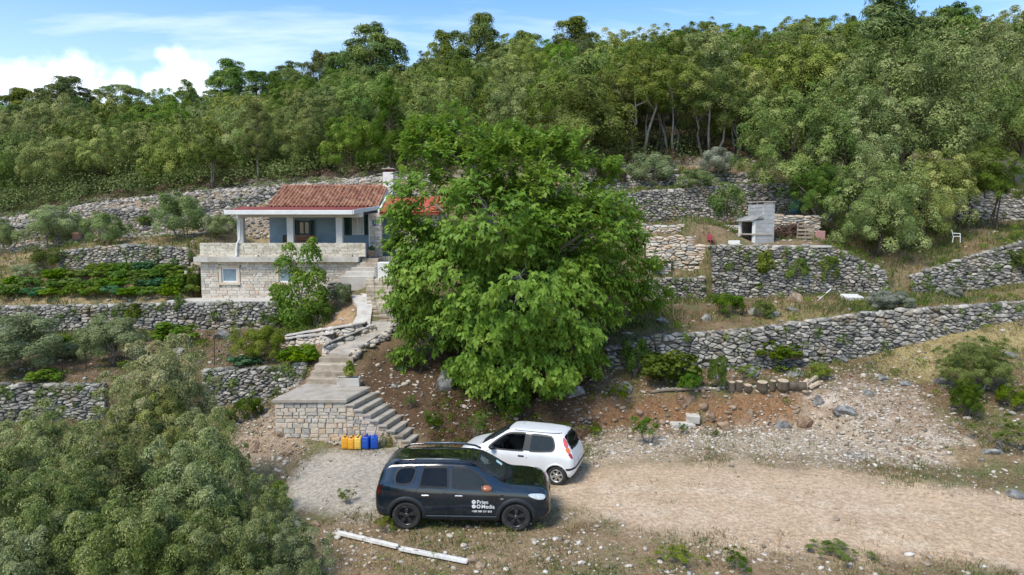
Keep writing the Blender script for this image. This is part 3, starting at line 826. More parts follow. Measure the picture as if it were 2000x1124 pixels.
def blob_leaves(name, C, Rr, n, L, asp, rng, centre=(0, 0, 0), up=.35, tipbias=.5, tspread=.45, flat=1.0, hang=0.0, nrand=.42):
    """leaves in clumps of centre C and radius Rr"""
    C = np.asarray(C, float); Rr = np.asarray(Rr, float)
    w = Rr ** 2; w = w / w.sum()
    k = rng.choice(len(C), size=n, p=w)
    d = _unit(rng.normal(size=(n, 3)))
    o = _unit(C[k] - np.asarray(centre)) + np.array([0, 0, up])
    d = _unit(d + o * tipbias * rng.random((n, 1)) * 1.6)
    d[:, 2] *= flat
    rad = Rr[k] * (0.45 + 0.62 * rng.random(n) ** .5)
    pos = C[k] + d * rad[:, None]
    nr = _unit(d + rng.normal(size=(n, 3)) * nrand + np.array([0, 0, .2]))
    ct = rng.random(len(C))
    tint = np.clip(.14 + .48 * ct[k] + tspread * rng.random(n), 0, 1)
    l = L * rng.uniform(.65, 1.25, n)
    axis = rng.normal(size=(n, 3)) + d * .9 + np.array([0, 0, -hang])
    return leaf_quads(name, pos, nr, l, l * asp, tint, rng, axis)

def ell_clumps(rng, k, lo=.62, hi=.88, rz=1.0, zmin=-.75, rr=(.24, .40)):
    C = []; Rr = []
    while len(C) < k:
        d = rng.normal(size=3); d /= np.linalg.norm(d)
        if d[2] < zmin: continue
        q = rng.uniform(lo, hi) * rng.uniform(.86, 1.1)
        C.append((d[0] * q, d[1] * q, d[2] * q * rz)); Rr.append(rng.uniform(*rr))
    return np.array(C), np.array(Rr)

def trunk_mesh(name, rng, C=None, th=.06, n_limb=7, bend=.12, stems=1, fork=.45, top=1.0):
    """trunk of unit height (crown centre at z=1), limbs reach into the crown"""
    mb = MB()
    for s in range(stems):
        a = rng.uniform(0, 6.28); off = 0 if stems == 1 else .12
        p0 = np.array([math.cos(a) * off, math.sin(a) * off, -.06]); p3 = np.array([math.cos(a) * off * 3 + rng.uniform(-bend, bend), math.sin(a) * off * 3 + rng.uniform(-bend, bend), top])
        pts = [p0, p0 + (p3 - p0) * .3 + rng.normal(size=3) * bend * .35, p0 + (p3 - p0) * .65 + rng.normal(size=3) * bend * .35, p3]
        t0 = th / math.sqrt(stems)
        mb.tube(pts, [t0 * 1.25, t0, t0 * .8, t0 * .35], 7)
        for i in range(max(2, n_limb // stems)):
            f = rng.uniform(fork, .95); k = f * 3; i0 = min(2, int(k)); q = pts[i0] + (pts[i0 + 1] - pts[i0]) * (k - i0)
            if C is not None:
                e = C[rng.integers(len(C))] * np.array([.85, .85, .32]) + np.array([0, 0, 1.0])
            else:
                aa = rng.uniform(0, 6.28); e = q + np.array([math.cos(aa) * .6, math.sin(aa) * .6, rng.uniform(.1, .5)])
            m = (q + e) / 2 + rng.normal(size=3) * .07
            mb.tube([q, m, e], [t0 * .55, t0 * .36, t0 * .12], 5)
    me = bpy.data.meshes.new(name); me.from_pydata(mb.v, [], mb.f)
    me.polygons.foreach_set('use_smooth', [True] * len(me.polygons)); me.update()
    return me

LM = {
    'oak': leafmat('oak_leaves', [(0.0, (0.058, 0.107, 0.025)), (.45, (0.141, 0.205, 0.053)), (.75, (0.249, 0.304, 0.092)), (1.0, (0.416, 0.428, 0.178))], trans=.28, objhue=.05, objval=.7, hue0=.50),
    'oak_silver': leafmat('oak_silver_leaves', [(0.0, (0.087, 0.132, 0.039)), (.45, (0.217, 0.266, 0.090)), (.75, (0.372, 0.409, 0.161)), (1.0, (0.583, 0.561, 0.299))], trans=.24, objhue=.04, objval=.3),
    'pine': leafmat('pine_needles', [(0.0, (0.054, 0.090, 0.031)), (.5, (0.126, 0.178, 0.055)), (1.0, (0.264, 0.294, 0.094))], trans=.18, objhue=.05, objval=.5),
    'light': leafmat('light_leaves', [(0.0, (.075, .115, .024)), (.5, (.155, .205, .05)), (1.0, (.26, .30, .095))], trans=.32, objhue=.03, objval=.3),
    'walnut': leafmat('walnut_leaves', [(0.0, (0.062, 0.130, 0.013)), (.5, (0.143, 0.257, 0.028)), (.85, (0.237, 0.350, 0.048)), (1.0, (0.418, 0.473, 0.120))], trans=.34, rough=.45, objhue=0, objval=0, spec=.22),
    'bush': leafmat('bush_leaves', [(0.0, (0.053, 0.082, 0.024)), (.4, (0.145, 0.187, 0.067)), (.75, (0.246, 0.283, 0.116)), (1.0, (0.419, 0.436, 0.234))], trans=.28, rough=.5, objhue=.03, objval=.3),
    'olive': leafmat('olive_leaves', [(0.0, (0.115, 0.159, 0.061)), (.5, (0.224, 0.277, 0.121)), (1.0, (0.368, 0.413, 0.221))], trans=.22, objhue=.03, objval=.3),
    'shrub': leafmat('shrub_leaves', [(0.0, (0.034, 0.069, 0.014)), (.5, (0.086, 0.144, 0.026)), (1.0, (0.184, 0.253, 0.050))], trans=.32, objhue=.05, objval=.5),
    'vine': leafmat('vine_leaves', [(0.0, (.06, .12, .02)), (.5, (.13, .22, .035)), (1.0, (.23, .30, .06))], trans=.36, objhue=.03, objval=.2),
    'vine_blue': leafmat('vine_blue_leaves', [(0.0, (.035, .10, .04)), (.5, (.07, .165, .07)), (1.0, (.14, .24, .11))], trans=.3, objhue=.03, objval=.2),
    'silver': leafmat('silver_leaves', [(0.0, (.14, .16, .11)), (.6, (.27, .29, .22)), (1.0, (.46, .46, .38))], trans=.2, objhue=.02, objval=.3),
    'scrub': leafmat('scrub_leaves', [(0.0, (0.043, 0.074, 0.020)), (.5, (0.106, 0.150, 0.040)), (1.0, (0.216, 0.246, 0.077))], trans=.2, objhue=0, objval=0),
    'brownbush': leafmat('brown_leaves', [(0.0, (.06, .04, .028)), (.6, (.13, .085, .06)), (1.0, (.22, .16, .12))], trans=.15, objhue=.03, objval=.3),
}
gen = np.random.default_rng(21)

CR = {'oak': [], 'pine': [], 'bigoak': [], 'bush': [], 'olive': [], 'shrub': [], 'herb': [], 'vine': []}
TR = {'oak': [], 'pine': [], 'bigoak': [], 'multi': [], 'bush': []}
for i in range(6):
    C, Rr = ell_clumps(gen, 80, .70, 1.0, rz=gen.uniform(.8, 1.0), rr=(.12, .25))
    Ci, Ri = ell_clumps(gen, 16, .2, .55, rr=(.24, .34))
    CC = np.concatenate([C, Ci]); RR = np.concatenate([Rr, Ri])
    CR['oak'].append(blob_leaves('crown', CC, RR, 25000, .047, .55, gen, up=.8, tipbias=1.3, tspread=.32, nrand=.30))
    TR['oak'].append(trunk_mesh('trunk', gen, C, th=.05, bend=.15))
for i in range(3):
    C, Rr = ell_clumps(gen, 190, .62, 1.0, rr=(.08, .17), rz=gen.uniform(.85, 1.0))
    Ci, Ri = ell_clumps(gen, 25, .15, .5, rr=(.2, .3))
    CC = np.concatenate([C, Ci]); RR = np.concatenate([Rr, Ri])
    CR['bigoak'].append(blob_leaves('crown', CC, RR, 46000, .033, .52, gen, up=.8, tipbias=1.3, tspread=.34, nrand=.32))
    TR['bigoak'].append(trunk_mesh('trunk', gen, C, th=.045, bend=.16, n_limb=12))
for i in range(3):
    TR['multi'].append(trunk_mesh('trunk', gen, C, th=.05, bend=.22, n_limb=9, stems=3, fork=.55))
for i in range(4):                                          # pines: uneven tufts of needles round a visible stem
    C = []; Rr = []
    lean = gen.uniform(-.15, .15, 2)
    for j in range(60):
        h = gen.uniform(-1.0, .92); a = gen.uniform(0, 6.28)
        env = (1 - max(0, h) ** 1.5 * .8) * (.7 + .3 * math.sin(3 * a + i)) * (.8 if h < -.5 else 1)
        rad = env * gen.uniform(.1, .9) ** .7
        C.append((math.cos(a) * rad + lean[0] * h, math.sin(a) * rad + lean[1] * h, h)); Rr.append(gen.uniform(.18, .34))
    C = np.array(C)
    CR['pine'].append(blob_leaves('crown', C, Rr, 15000, .105, .20, gen, up=.9, flat=.75, tipbias=.9))
    mb = MB(); pts = [(0, 0, -.05), (.03, .02, .5), (-.04, .03, 1.0), (lean[0] * .6, lean[1] * .6, 1.28)]
    mb.tube(pts, [.07, .06, .045, .012], 6)
    for c in C[::2]:
        z1 = 1 + c[2] * .5; z0 = max(.3, min(1.2, z1 - .12))
        mb.tube([(0, 0, z0), (c[0] * .55, c[1] * .55, z0 * .4 + z1 * .6), (c[0], c[1], z1)], [.022, .015, .006], 4)
    me = bpy.data.meshes.new('trunk'); me.from_pydata(mb.v, [], mb.f); me.update(); TR['pine'].append(me)
for i in range(3):
    C, Rr = ell_clumps(gen, 150, .50, 1.0, rr=(.09, .20), zmin=-.5)
    Ci, Ri = ell_clumps(gen, 20, .15, .55, rr=(.22, .32))
    CR['bush'].append(blob_leaves('foliage', np.concatenate([C, Ci]), np.concatenate([Rr, Ri]), 82000, .044, .29, gen, up=.9, tipbias=1.3, tspread=.66, nrand=.6))
    TR['bush'].append(trunk_mesh('stems', gen, C, th=.05, bend=.2, n_limb=10, stems=4, fork=.3))
for i in range(2):
    C, Rr = ell_clumps(gen, 45, .45, .95, rr=(.20, .34), zmin=-.6)
    CR['olive'].append(blob_leaves('foliage', C, Rr, 16000, .10, .24, gen, up=.5, tipbias=.9))
    C, Rr = ell_clumps(gen, 34, .4, .9, rr=(.22, .36), zmin=-.5)
    CR['shrub'].append(blob_leaves('foliage', C, Rr, 5200, .105, .48, gen, up=.6, tipbias=.9))
    C, Rr = ell_clumps(gen, 24, .2, .95, rr=(.15, .30), zmin=-.4)
    CR['herb'].append(blob_leaves('foliage', C, Rr, 2000, .14, .22, gen, up=1.1, tipbias=1.2))
    C, Rr = ell_clumps(gen, 20, .3, .95, rr=(.25, .4), zmin=-.5)
    CR['vine'].append(blob_leaves('foliage', C, Rr, 1300, .20, .85, gen, up=.5, tipbias=.5))

_n = [0]
def tree(name, label, cat, group, X, Y, hc, rx, rz, crown, trunk, lm, bark='bark', trunk_name='trunk', crown_name='crown', zg=None, tr=None):
    z0 = gz(X, Y) if zg is None else zg
    _n[0] += 1
    root = thing(name, label, cat, (X, Y, z0 - .05), random.uniform(0, 6.28), group)
    cm = crown
    c = bpy.data.objects.new(crown_name, cm); COL.objects.link(c); c.parent = root; c.location = (0, 0, hc); c.scale = (rx, rx * random.uniform(.9, 1.1), rz)
    if not cm.materials: cm.materials.append(LM['oak'])
    c.material_slots[0].link = 'OBJECT'; c.material_slots[0].material = LM[lm]
    if trunk is not None:
        t = bpy.data.objects.new(trunk_name, trunk); COL.objects.link(t); t.parent = root; tr_ = tr or rx
        t.scale = (tr_, tr_, hc)
        if not trunk.materials: trunk.materials.append(M[bark])
        t.material_slots[0].link = 'OBJECT'; t.material_slots[0].material = M[bark]
    return root

# ---- the wood on the hill
WOOD = {}
special = []                                     # keep clear of these (X, Y, r)
def tree_px(kind, px, py_c, r_px, Y, label, cat='tree', name='oak_tree', lm='oak', group=None, rz=1.0, trunk=None, bark='bark', var=None, trunk_name='trunk'):
    X, _, zc = P(px, py_c, Y)
    r = r_px * Y / 1380.0
    g = gz(X, Y)
    hc = max(.4 * r, zc - g)
    v = var if var is not None else random.randrange(len(CR[kind]))
    tk = trunk or ('pine' if kind == 'pine' else 'bigoak' if kind == 'bigoak' else 'bush' if kind == 'bush' else 'oak')
    tm = random.choice(TR[tk])
    special.append((X, Y, r))
    return tree(name, label, cat, group, X, Y, hc, r, r * rz, CR[kind][v], tm, lm, bark, zg=g, trunk_name=trunk_name)

PG = 'pines standing above the skyline of the wood'
for (px, top, w, Y, lab) in (
    (725, 42, 155, 84, 'broad tall pine standing highest above the wood behind the house'),
    (622, 100, 70, 86, 'small pine with bare stem on the skyline left of the tall broad pine'),
    (935, 28, 105, 92, 'tall pine, highest of the middle skyline cluster'),
    (872, 66, 80, 90, 'lower pine on the left flank of the middle skyline cluster'),
    (1022, 62, 95, 92, 'dark pine on the right flank of the middle skyline cluster'),
    (1125, 34, 110, 95, 'loose pine with bare twigs against blue sky, right of the middle cluster'),
    (455, 118, 95, 98, 'leaning pine with open crown right of the second white cloud'),
    (552, 124, 100, 95, 'rounded pine on the skyline over the house roof'),
    (122, 150, 105, 104, 'gaunt pine with flat dark tufts in front of the left white cloud'),
    (36, 172, 100, 104, 'thin pine at the left edge of the skyline'),
    (178, 182, 60, 106, 'small scraggy pine beside the gaunt flat-tufted pine'),
    (372, 160, 56, 104, 'little pine with a round top just right of the umbrella pine'),
    (1745, -12, 200, 62, 'big dark pine cut by the top of the picture over the right hand wood'),
    (1860, 5, 150, 60, 'dark pine behind the tall silvery oak, near the top right corner'),
    (1690, 40, 120, 66, 'dark pine left of the big pine that the top of the picture cuts')):
    X, _, zt = P(px, top, Y); g = gz(X, Y); h = zt - g
    rx = w * Y / 1380 / 2
    hc = h * .52; rz = h * .47; rx *= 1.2
    tree('pine_tree', lab, 'pine tree', PG, X, Y, hc, rx, rz, random.choice(CR['pine']), random.choice(TR['pine']), 'pine', zg=g)
    special.append((X, Y, rx * .6))
dkp = []
for i, (px, top, w, Y) in enumerate(((500, 140, 90, 92), (590, 140, 100, 88), (665, 105, 110, 86), (690, 150, 120, 78), (770, 130, 130, 80), (825, 120, 100, 88), (905, 95, 100, 86), (975, 85, 110, 88), (1065, 100, 100, 90), (1095, 75, 90, 94), (1170, 85, 90, 96), (420, 150, 80, 96), (655, 170, 120, 72), (860, 140, 120, 78), (1000, 130, 120, 80),
                                   (85, 185, 70, 105), (150, 190, 70, 103), (1640, 70, 130, 70), (1800, 40, 150, 64), (1920, 60, 150, 58), (1990, 40, 140, 60))):
    X, _, zt = P(px, top, Y); g = gz(X, Y); h = max(4.0, zt - g); rx = w * Y / 1380 / 2
    dkp.append(tree('pine_tree', 'dark pine among the oaks of the upper wood, ' + ('below the middle and left skyline pines' if px < 1300 else 'near the top right corner'), 'pine tree', 'dark pines among the oaks', X, Y, h * .55, rx * 1.1, h * .44, random.choice(CR['pine']), random.choice(TR['pine']), 'pine', zg=g))
    special.append((X, Y, rx * .5))
# umbrella pine: a flat dome on forking limbs
C = []; Rr = []
for j in range(60):
    a = gen.uniform(0, 6.28); q = math.sqrt(gen.random()); C.append((math.cos(a) * q * .85, math.sin(a) * q * .85, .55 * (1 - q * q) - .15)); Rr.append(gen.uniform(.14, .24))
umb = blob_leaves('crown', C, Rr, 9000, .075, .3, gen, up=1.0, flat=.6)
mb = MB(); mb.tube([(0, 0, -.02), (.04, 0, .35), (0, .03, .62)], [.05, .045, .035], 6)
for j in range(9):
    a = j * .7; mb.tube([(0, 0, .35 + .03 * j), (math.cos(a) * .35, math.sin(a) * .35, .75), (math.cos(a) * .75, math.sin(a) * .75, .98)], [.03, .022, .008], 5)
tm = bpy.data.meshes.new('trunk'); tm.from_pydata(mb.v, [], mb.f); tm.update()
X, _, zt = P(236, 164, 104); g = gz(X, 104)
tree('umbrella_pine', 'umbrella pine with a flat dome crown on the left skyline', 'pine tree', None, X, 104, (zt - g) - 1.3, 3.7, 2.4, umb, tm, 'pine', zg=g)
special.append((X, 104, 3))

# dark layered conifer, yellowish pine, light almond, small tree at the edge of the wood
C = []; Rr = []
for j in range(70):
    h = gen.random(); a = gen.uniform(0, 6.28); q = (1 - h) * gen.uniform(.35, 1.0) + .03
    C.append((math.cos(a) * q, math.sin(a) * q, h * 2 - 1 - q * .15)); Rr.append(.10 + .16 * (1 - h))
conif = blob_leaves('crown', C, Rr, 12000, .085, .25, gen, up=.2, flat=.6)
X, _, zb = P(762, 335, 51); zt = P(762, 150, 51)[2]
tree('conifer', 'dark green conifer with bare lower stem right behind the chimney', 'conifer', None, X, 51, (zt - zb) * .60, 2.0, (zt - zb) * .42, conif, TR['pine'][0], 'shrub', zg=zb, tr=1.2)
special.append((X, 51, 2.2))
X, _, zb = P(505, 350, 52); zt = P(505, 205, 52)[2]
tree('pine_tree', 'young yellowish pine at the wood edge above the left end of the roof', 'pine tree', None, X, 52, (zt - zb) * .66, 1.6, (zt - zb) * .36, CR['pine'][1], TR['pine'][1], 'light', 'bark_grey', zg=zb, tr=1.1); special.append((X, 52, 1.6))
tree_px('oak', 1125, 232, 105, 49.5, 'round light green almond-like tree behind the top of the walnut', name='almond_tree', lm='light', rz=.8, trunk='multi'); 
X, _, zb = P(420, 372, 50); zt = P(420, 280, 50)[2]
tree('oak_tree', 'small flat-topped tree with thin pale forked stem above the rubble slope', 'tree', None, X, 50, (zt - zb) * .72, 1.5, .95, CR['oak'][2], TR['multi'][0], 'shrub', 'bark_grey', zg=zb); special.append((X, 50, 1.5))
tree_px('oak', 1394, 118, 20, 72, 'small reddish dead crown in the canopy right of the loose skyline pine', lm='brownbush')
# the oaks that frame the barbecue
BO = 'big oaks round the barbecue terrace'
tree_px('bigoak', 1775, 205, 152, 43.5, 'tallest silvery oak, its pale crown rising above the bushy oaks right of the barbecue', lm='oak_silver', group=BO, rz=1.0, var=0)
tree_px('bigoak', 1560, 275, 120, 42.5, 'wide dark oak directly above and behind the barbecue chimney', lm='oak', group=BO, rz=.95, var=1)
tree_px('bigoak', 1668, 290, 105, 41.5, 'oak between the wide dark oak and the tallest silvery oak', lm='oak_silver', group=BO, rz=1.0, var=2)
tree_px('bigoak', 1600, 372, 66, 39.5, 'slim oak with a grey leaning trunk just right of the barbecue', lm='shrub', group=BO, rz=.9, var=0, bark='bark_grey')
tree_px('bigoak', 1712, 410, 104, 37.2, 'bushy low oak whose foliage reaches the ground right of the pallet', lm='oak_silver', group=BO, rz=1.0, var=1)
tree_px('bigoak', 1808, 385, 84, 39, 'bushy oak standing just behind the white plastic chair', lm='oak_silver', group=BO, rz=1.15, var=2)
tree_px('oak', 1880, 340, 75, 40.5, 'yellow-green thin stemmed tree above the ruined wall', lm='light', group=BO, rz=.75, trunk='multi')
tree_px('oak', 1945, 345, 55, 39.5, 'small dark tree at the right end of the ruined wall', lm='oak', group=BO, rz=.9, trunk='multi')
tree_px('bigoak', 1985, 240, 105, 45, 'oak cut by the right edge of the picture, pale shoots on top', lm='oak_silver', group=BO, rz=.95, var=1)
tree_px('bigoak', 1900, 160, 120, 50, 'dark oak in the wood behind the tallest silvery oak', lm='oak_silver', group=BO, rz=1.0, var=2)
# tall oaks with bare pale trunks right of the walnut
for i, (px, py, r, Y, wh) in enumerate(((1248, 175, 78, 51, 'first right of the light green almond-like tree'), (1320, 180, 72, 51.5, 'above the round silvery bush, left one'), (1385, 195, 74, 51, 'above the round silvery bush, right one'), (1445, 215, 70, 52, 'next to the wide dark oak'), (1290, 140, 80, 55, 'left one of the second rank'), (1365, 130, 80, 56, 'right one of the second rank'))):
    tree_px('oak', px, py, r, Y, 'tall oak with bare pale trunks, ' + wh, group='tall oaks with bare trunks', lm=('oak', 'oak_silver')[i % 2], rz=.85, trunk='multi', bark='bark_grey')

def zone_label(X, Y):
    px, py = proj(np.array([X]), np.array([Y]), np.array([gz(X, Y)])); px = px[0]
    if px < 560:
        if Y < 62: return 'bushy oak in the front of the wood above the rubble slope, left of the house', 'oaks of the wood left of the house'
        if Y < 86: return 'oak crown in the middle of the wooded slope left of the house', 'oaks of the wood left of the house'
        return 'small oak crown under the left hand skyline', 'oaks of the wood left of the house'
    if px < 1180:
        if Y < 66: return 'oak in the lower wood behind the house and the walnut', 'oaks of the wood behind the house'
        return 'oak crown in the upper wood below the skyline pines', 'oaks of the wood behind the house'
    if Y < 70: return 'oak in the wood above the terraces right of the walnut', 'oaks of the wood on the right'
    return 'oak crown in the dense canopy rising to the right hand skyline', 'oaks of the wood on the right'

COLS = [(60, 'at the left edge of the view'), (170, 'below the gaunt skyline pine'), (290, 'below the umbrella pine'), (400, 'below the second white cloud'), (480, 'above the small flat-topped tree'), (560, 'above the left end of the roof'), (660, 'above the middle of the roof'),
        (740, 'below the broad tall pine'), (830, 'behind the chimney'), (920, 'above the left side of the walnut'), (1010, 'above the middle of the walnut'), (1090, 'left of the almond-like tree'), (1200, 'above the almond-like tree'), (1290, 'right of the almond-like tree'), (1400, 'above the bare pale trunks'),
        (1500, 'left of the barbecue chimney'), (1600, 'above the barbecue'), (1700, 'above the leaning pallet'), (1820, 'behind the tallest silvery oak'), (1920, 'above the white chair'), (1e9, 'at the right edge of the view')]
ORD = 'lowest,second,third,fourth,fifth,sixth,seventh,eighth,ninth,tenth,eleventh,twelfth,thirteenth,fourteenth,fifteenth,sixteenth,seventeenth,eighteenth'.split(',')
def name_ranks(items, noun):
    cols = {}
    for o in items:
        px = proj(np.array([o.location.x]), np.array([o.location.y]), np.array([o.location.z]))[0][0]
        if px < -70 or px > 2070: continue
        cols.setdefault(next(t for lim, t in COLS if px < lim), []).append(o)
    for t, os_ in cols.items():
        os_.sort(key=lambda o: o.location.y)
        for i, o in enumerate(os_):
            tone = 'silvery ' if o.children and any(c.material_slots and c.material_slots[0].material == LM['oak_silver'] for c in o.children) else 'dark ' if 'pine' in noun else 'green '
            o['label'] = tone + noun + ' ' + t + ', ' + (ORD[min(i, 17)] + ' up the slope' if len(os_) > 1 else 'only one there')
oaks = []
cnt_oak = 0
y = 53.0
row = 0
while y < 112 and cnt_oak < 275:
    sp = 4.75 + (y - 50) * .022
    half = .74 * y + 5
    x = -half + (row % 2) * sp / 2
    while x < half:
        X = x + random.uniform(-.3, .3) * sp; Yt = y + random.uniform(-.3, .3) * sp
        x += sp
        q = float(np.interp(X, FEAT[14][0], FEAT[14][1])) + 1.0
        if Yt < q: Yt = q + random.uniform(0, 1)
        if any((X - s[0]) ** 2 + (Yt - s[1]) ** 2 < (s[2] * .8) ** 2 for s in special): continue
        lab, grp = zone_label(X, Yt)
        rgt = min(1, max(0, (X / Yt + .45) / .9))
        r = random.uniform(1.9, 3.1) + .5 * rgt
        hc = random.uniform(2.3, 4.3) + 1.2 * rgt + (0 if Yt > 58 else -.3)
        if X / Yt < -.32: hc *= .74
        if Yt > 90: hc = random.uniform(1.5, 2.6) + .8 * rgt - (.6 if X / Yt < -.32 else 0); r *= .9
        oaks.append(tree('oak_tree', lab, 'oak tree', grp, X, Yt, hc, r, r * random.uniform(.85, 1.2), random.choice(CR['oak']), random.choice(TR['oak']), 'oak_silver' if random.random() < .35 else 'oak'))
        cnt_oak += 1
    y += sp * .86; row += 1
name_ranks(oaks, 'oak'); name_ranks(dkp, 'pine among the oaks')
# low scrub that closes the edge of the wood (one mass nobody would count)
pos = []
for i in range(760):
    X = random.uniform(-44, 44); e = float(np.interp(X, FEAT[14][0], FEAT[14][1])); Yt = e + random.uniform(-.4, 7.0)
    if 9 < X < 16.5 and Yt < e + 3.5 and random.random() < .7: continue
    pos.append((X, Yt, gz(X, Yt) + random.uniform(.1, .5) + .16 * (Yt - e)))
sc = blob_leaves('undergrowth', pos, gen.uniform(.5, 1.35, len(pos)), 95000, .17, .5, gen, centre=(0, 60, -30))
o = put(sc, 'undergrowth', LM['scrub']); o['kind'] = 'stuff'
pos = []
for i in range(70):
    X = random.uniform(-32, 28); e = float(np.interp(X, FEAT[14][0], FEAT[14][1])); Yt = e + random.uniform(-.9, .6)
    pos.append((X, Yt, gz(X, Yt) + .15))
o = put(blob_leaves('dead_undergrowth', pos, gen.uniform(.35, .7, len(pos)), 6000, .28, .12, gen, centre=(0, 60, -30), up=1), 'dead_undergrowth', LM['brownbush']); o['kind'] = 'stuff'

# ---- the walnut in front of the house
def walnut():
    rng = np.random.default_rng(5)
    base = Vector((.25, 28.6, gz(.25, 28.6)))
    lobes = [(895, 262, 52, 28.5), (838, 285, 50, 28), (905, 330, 85, 27.5), (850, 400, 90, 27), (818, 465, 58, 27), (815, 540, 48, 27), (838, 600, 58, 27), (832, 650, 50, 27.2), (960, 420, 120, 26.3), (1000, 330, 70, 28.5), (1075, 350, 90, 28),
             (1120, 305, 45, 29), (1010, 545, 135, 25.6), (1140, 455, 95, 27.2), (1205, 430, 50, 28), (1205, 510, 62, 27.8), (1262, 575, 40, 28), (1180, 572, 60, 27.2), (1095, 600, 95, 26.2), (940, 650, 85, 26), (870, 540, 95, 26.2),
             (985, 722, 62, 25.6), (1065, 712, 70, 25.8), (1115, 660, 62, 26.4), (905, 720, 28, 26.2), (1000, 470, 130, 31), (1100, 520, 120, 31.5), (880, 560, 100, 31), (990, 285, 38, 28.6), (1150, 695, 28, 27), (792, 695, 26, 27.2),
             (1165, 340, 34, 28.5), (1215, 465, 34, 27.4), (782, 470, 26, 27.4), (788, 590, 24, 27.2), (882, 236, 26, 28.6), (828, 252, 24, 28.2), (1060, 290, 34, 28.4)]
    C = []; Rr = []
    for (px, py, r, Y) in lobes:
        C.append(P(px, py, Y)); Rr.append(r * Y / 1380.0)
    C = np.array(C); Rr = np.array(Rr)
    # break every lobe into boughs
    B = []; Br = []
    for c, r in zip(C, Rr):
        for j in range(int(7 + r * 9)):
            d = rng.normal(size=3); d /= np.linalg.norm(d)
            B.append(c + d * r * rng.uniform(.45, .98)); Br.append(r * rng.uniform(.20, .36) + .12)
    B = np.array(B); Br = np.array(Br)
    n = 20000                                     # sprays of leaflets
    w = Br ** 1.6; k = rng.choice(len(B), n, p=w / w.sum())
    d = _unit(rng.normal(size=(n, 3)) + np.array([0, 0, .25]))
    pos = B[k] + d * (Br[k] * (0.35 + .75 * rng.random(n) ** .5))[:, None] * np.array([1.15, 1.15, .62])
    ctr = np.array([C[:, 0].mean(), 28.2, C[:, 2].mean()])
    keep = np.ones(n, bool)
    for c, r in zip(C, Rr):
        keep &= np.linalg.norm(pos - c, axis=1) > r * .55
    pos = pos[keep]; kk = k[keep]; n = len(pos)
    outw = _unit(pos - ctr)
    ax = _unit(outw * .8 + rng.normal(size=(n, 3)) * .45 + np.array([0, 0, -.32]))      # the hanging leaf stalk
    side = _unit(np.cross(ax, np.array([0, 0, 1.0])) + rng.normal(size=(n, 3)) * .25)
    up = _unit(np.cross(side, ax))
    up = np.where(up[:, 2:3] < 0, -up, up)
    bt = rng.random(len(B))
    st = .14 + .40 * bt[kk] + .16 * rng.random(n)
    Lf = rng.uniform(.165, .25, n)
    PP, NN, AX, LL, TT = [], [], [], [], []
    for (f, s) in ((0.0, 1), (0.0, -1), (.45, 1), (.45, -1), (.9, 1), (.9, -1), (1.15, 0)):
        a = ax * (.55 if s else 1) + side * s * .8
        a = a + rng.normal(size=(n, 3)) * .12 + np.array([0, 0, -.20])
        p = pos + ax * (f * .22) + a * (Lf * .5)[:, None]
        PP.append(p); AX.append(a); NN.append(up * .8 + rng.normal(size=(n, 3)) * .3 + outw * .55); LL.append(Lf * (.75 + .25 * f)); TT.append(st + .28 * rng.random(n))
    PP = np.concatenate(PP); NN = np.concatenate(NN); AX = np.concatenate(AX); LL = np.concatenate(LL); TT = np.clip(np.concatenate(TT), 0, 1)
    root = thing('walnut_tree', 'big spreading walnut tree with drooping bright green leaves in front of the house', 'tree', base)
    o = np.array(base)
    put(leaf_quads('crown', PP - o, NN, LL, LL * .56, TT, rng, AX), 'crown', LM['walnut'], root)
    mb = MB()
    fork = np.array([.1, -.1, 1.9])
    mb.tube([(0, 0, -.4), (.05, .02, .6), (.02, -.05, 1.3), fork], [.42, .32, .28, .27], 10)
    for c, r in list(zip(C - o, Rr))[:32]:
        m1 = fork + (c - fork) * .35 + np.array([0, 0, .5]); m2 = fork + (c - fork) * .7 + np.array([0, 0, .35])
        t = .05 + .05 * r
        mb.tube([fork, m1, m2, c], [t * 1.6, t * 1.1, t * .7, t * .3], 6)
    near = rng.choice(len(B), 150, replace=False)
    for j in near:
        b = B[j] - o; i = np.argmin(np.linalg.norm(C - o - b, axis=1)); c = (C - o)[i]
        mb.tube([c, (c + b) / 2 + rng.normal(size=3) * .1, b], [.03, .02, .008], 4)
    mb.build('trunk', M['bark_grey'], root, smooth=True)
walnut()

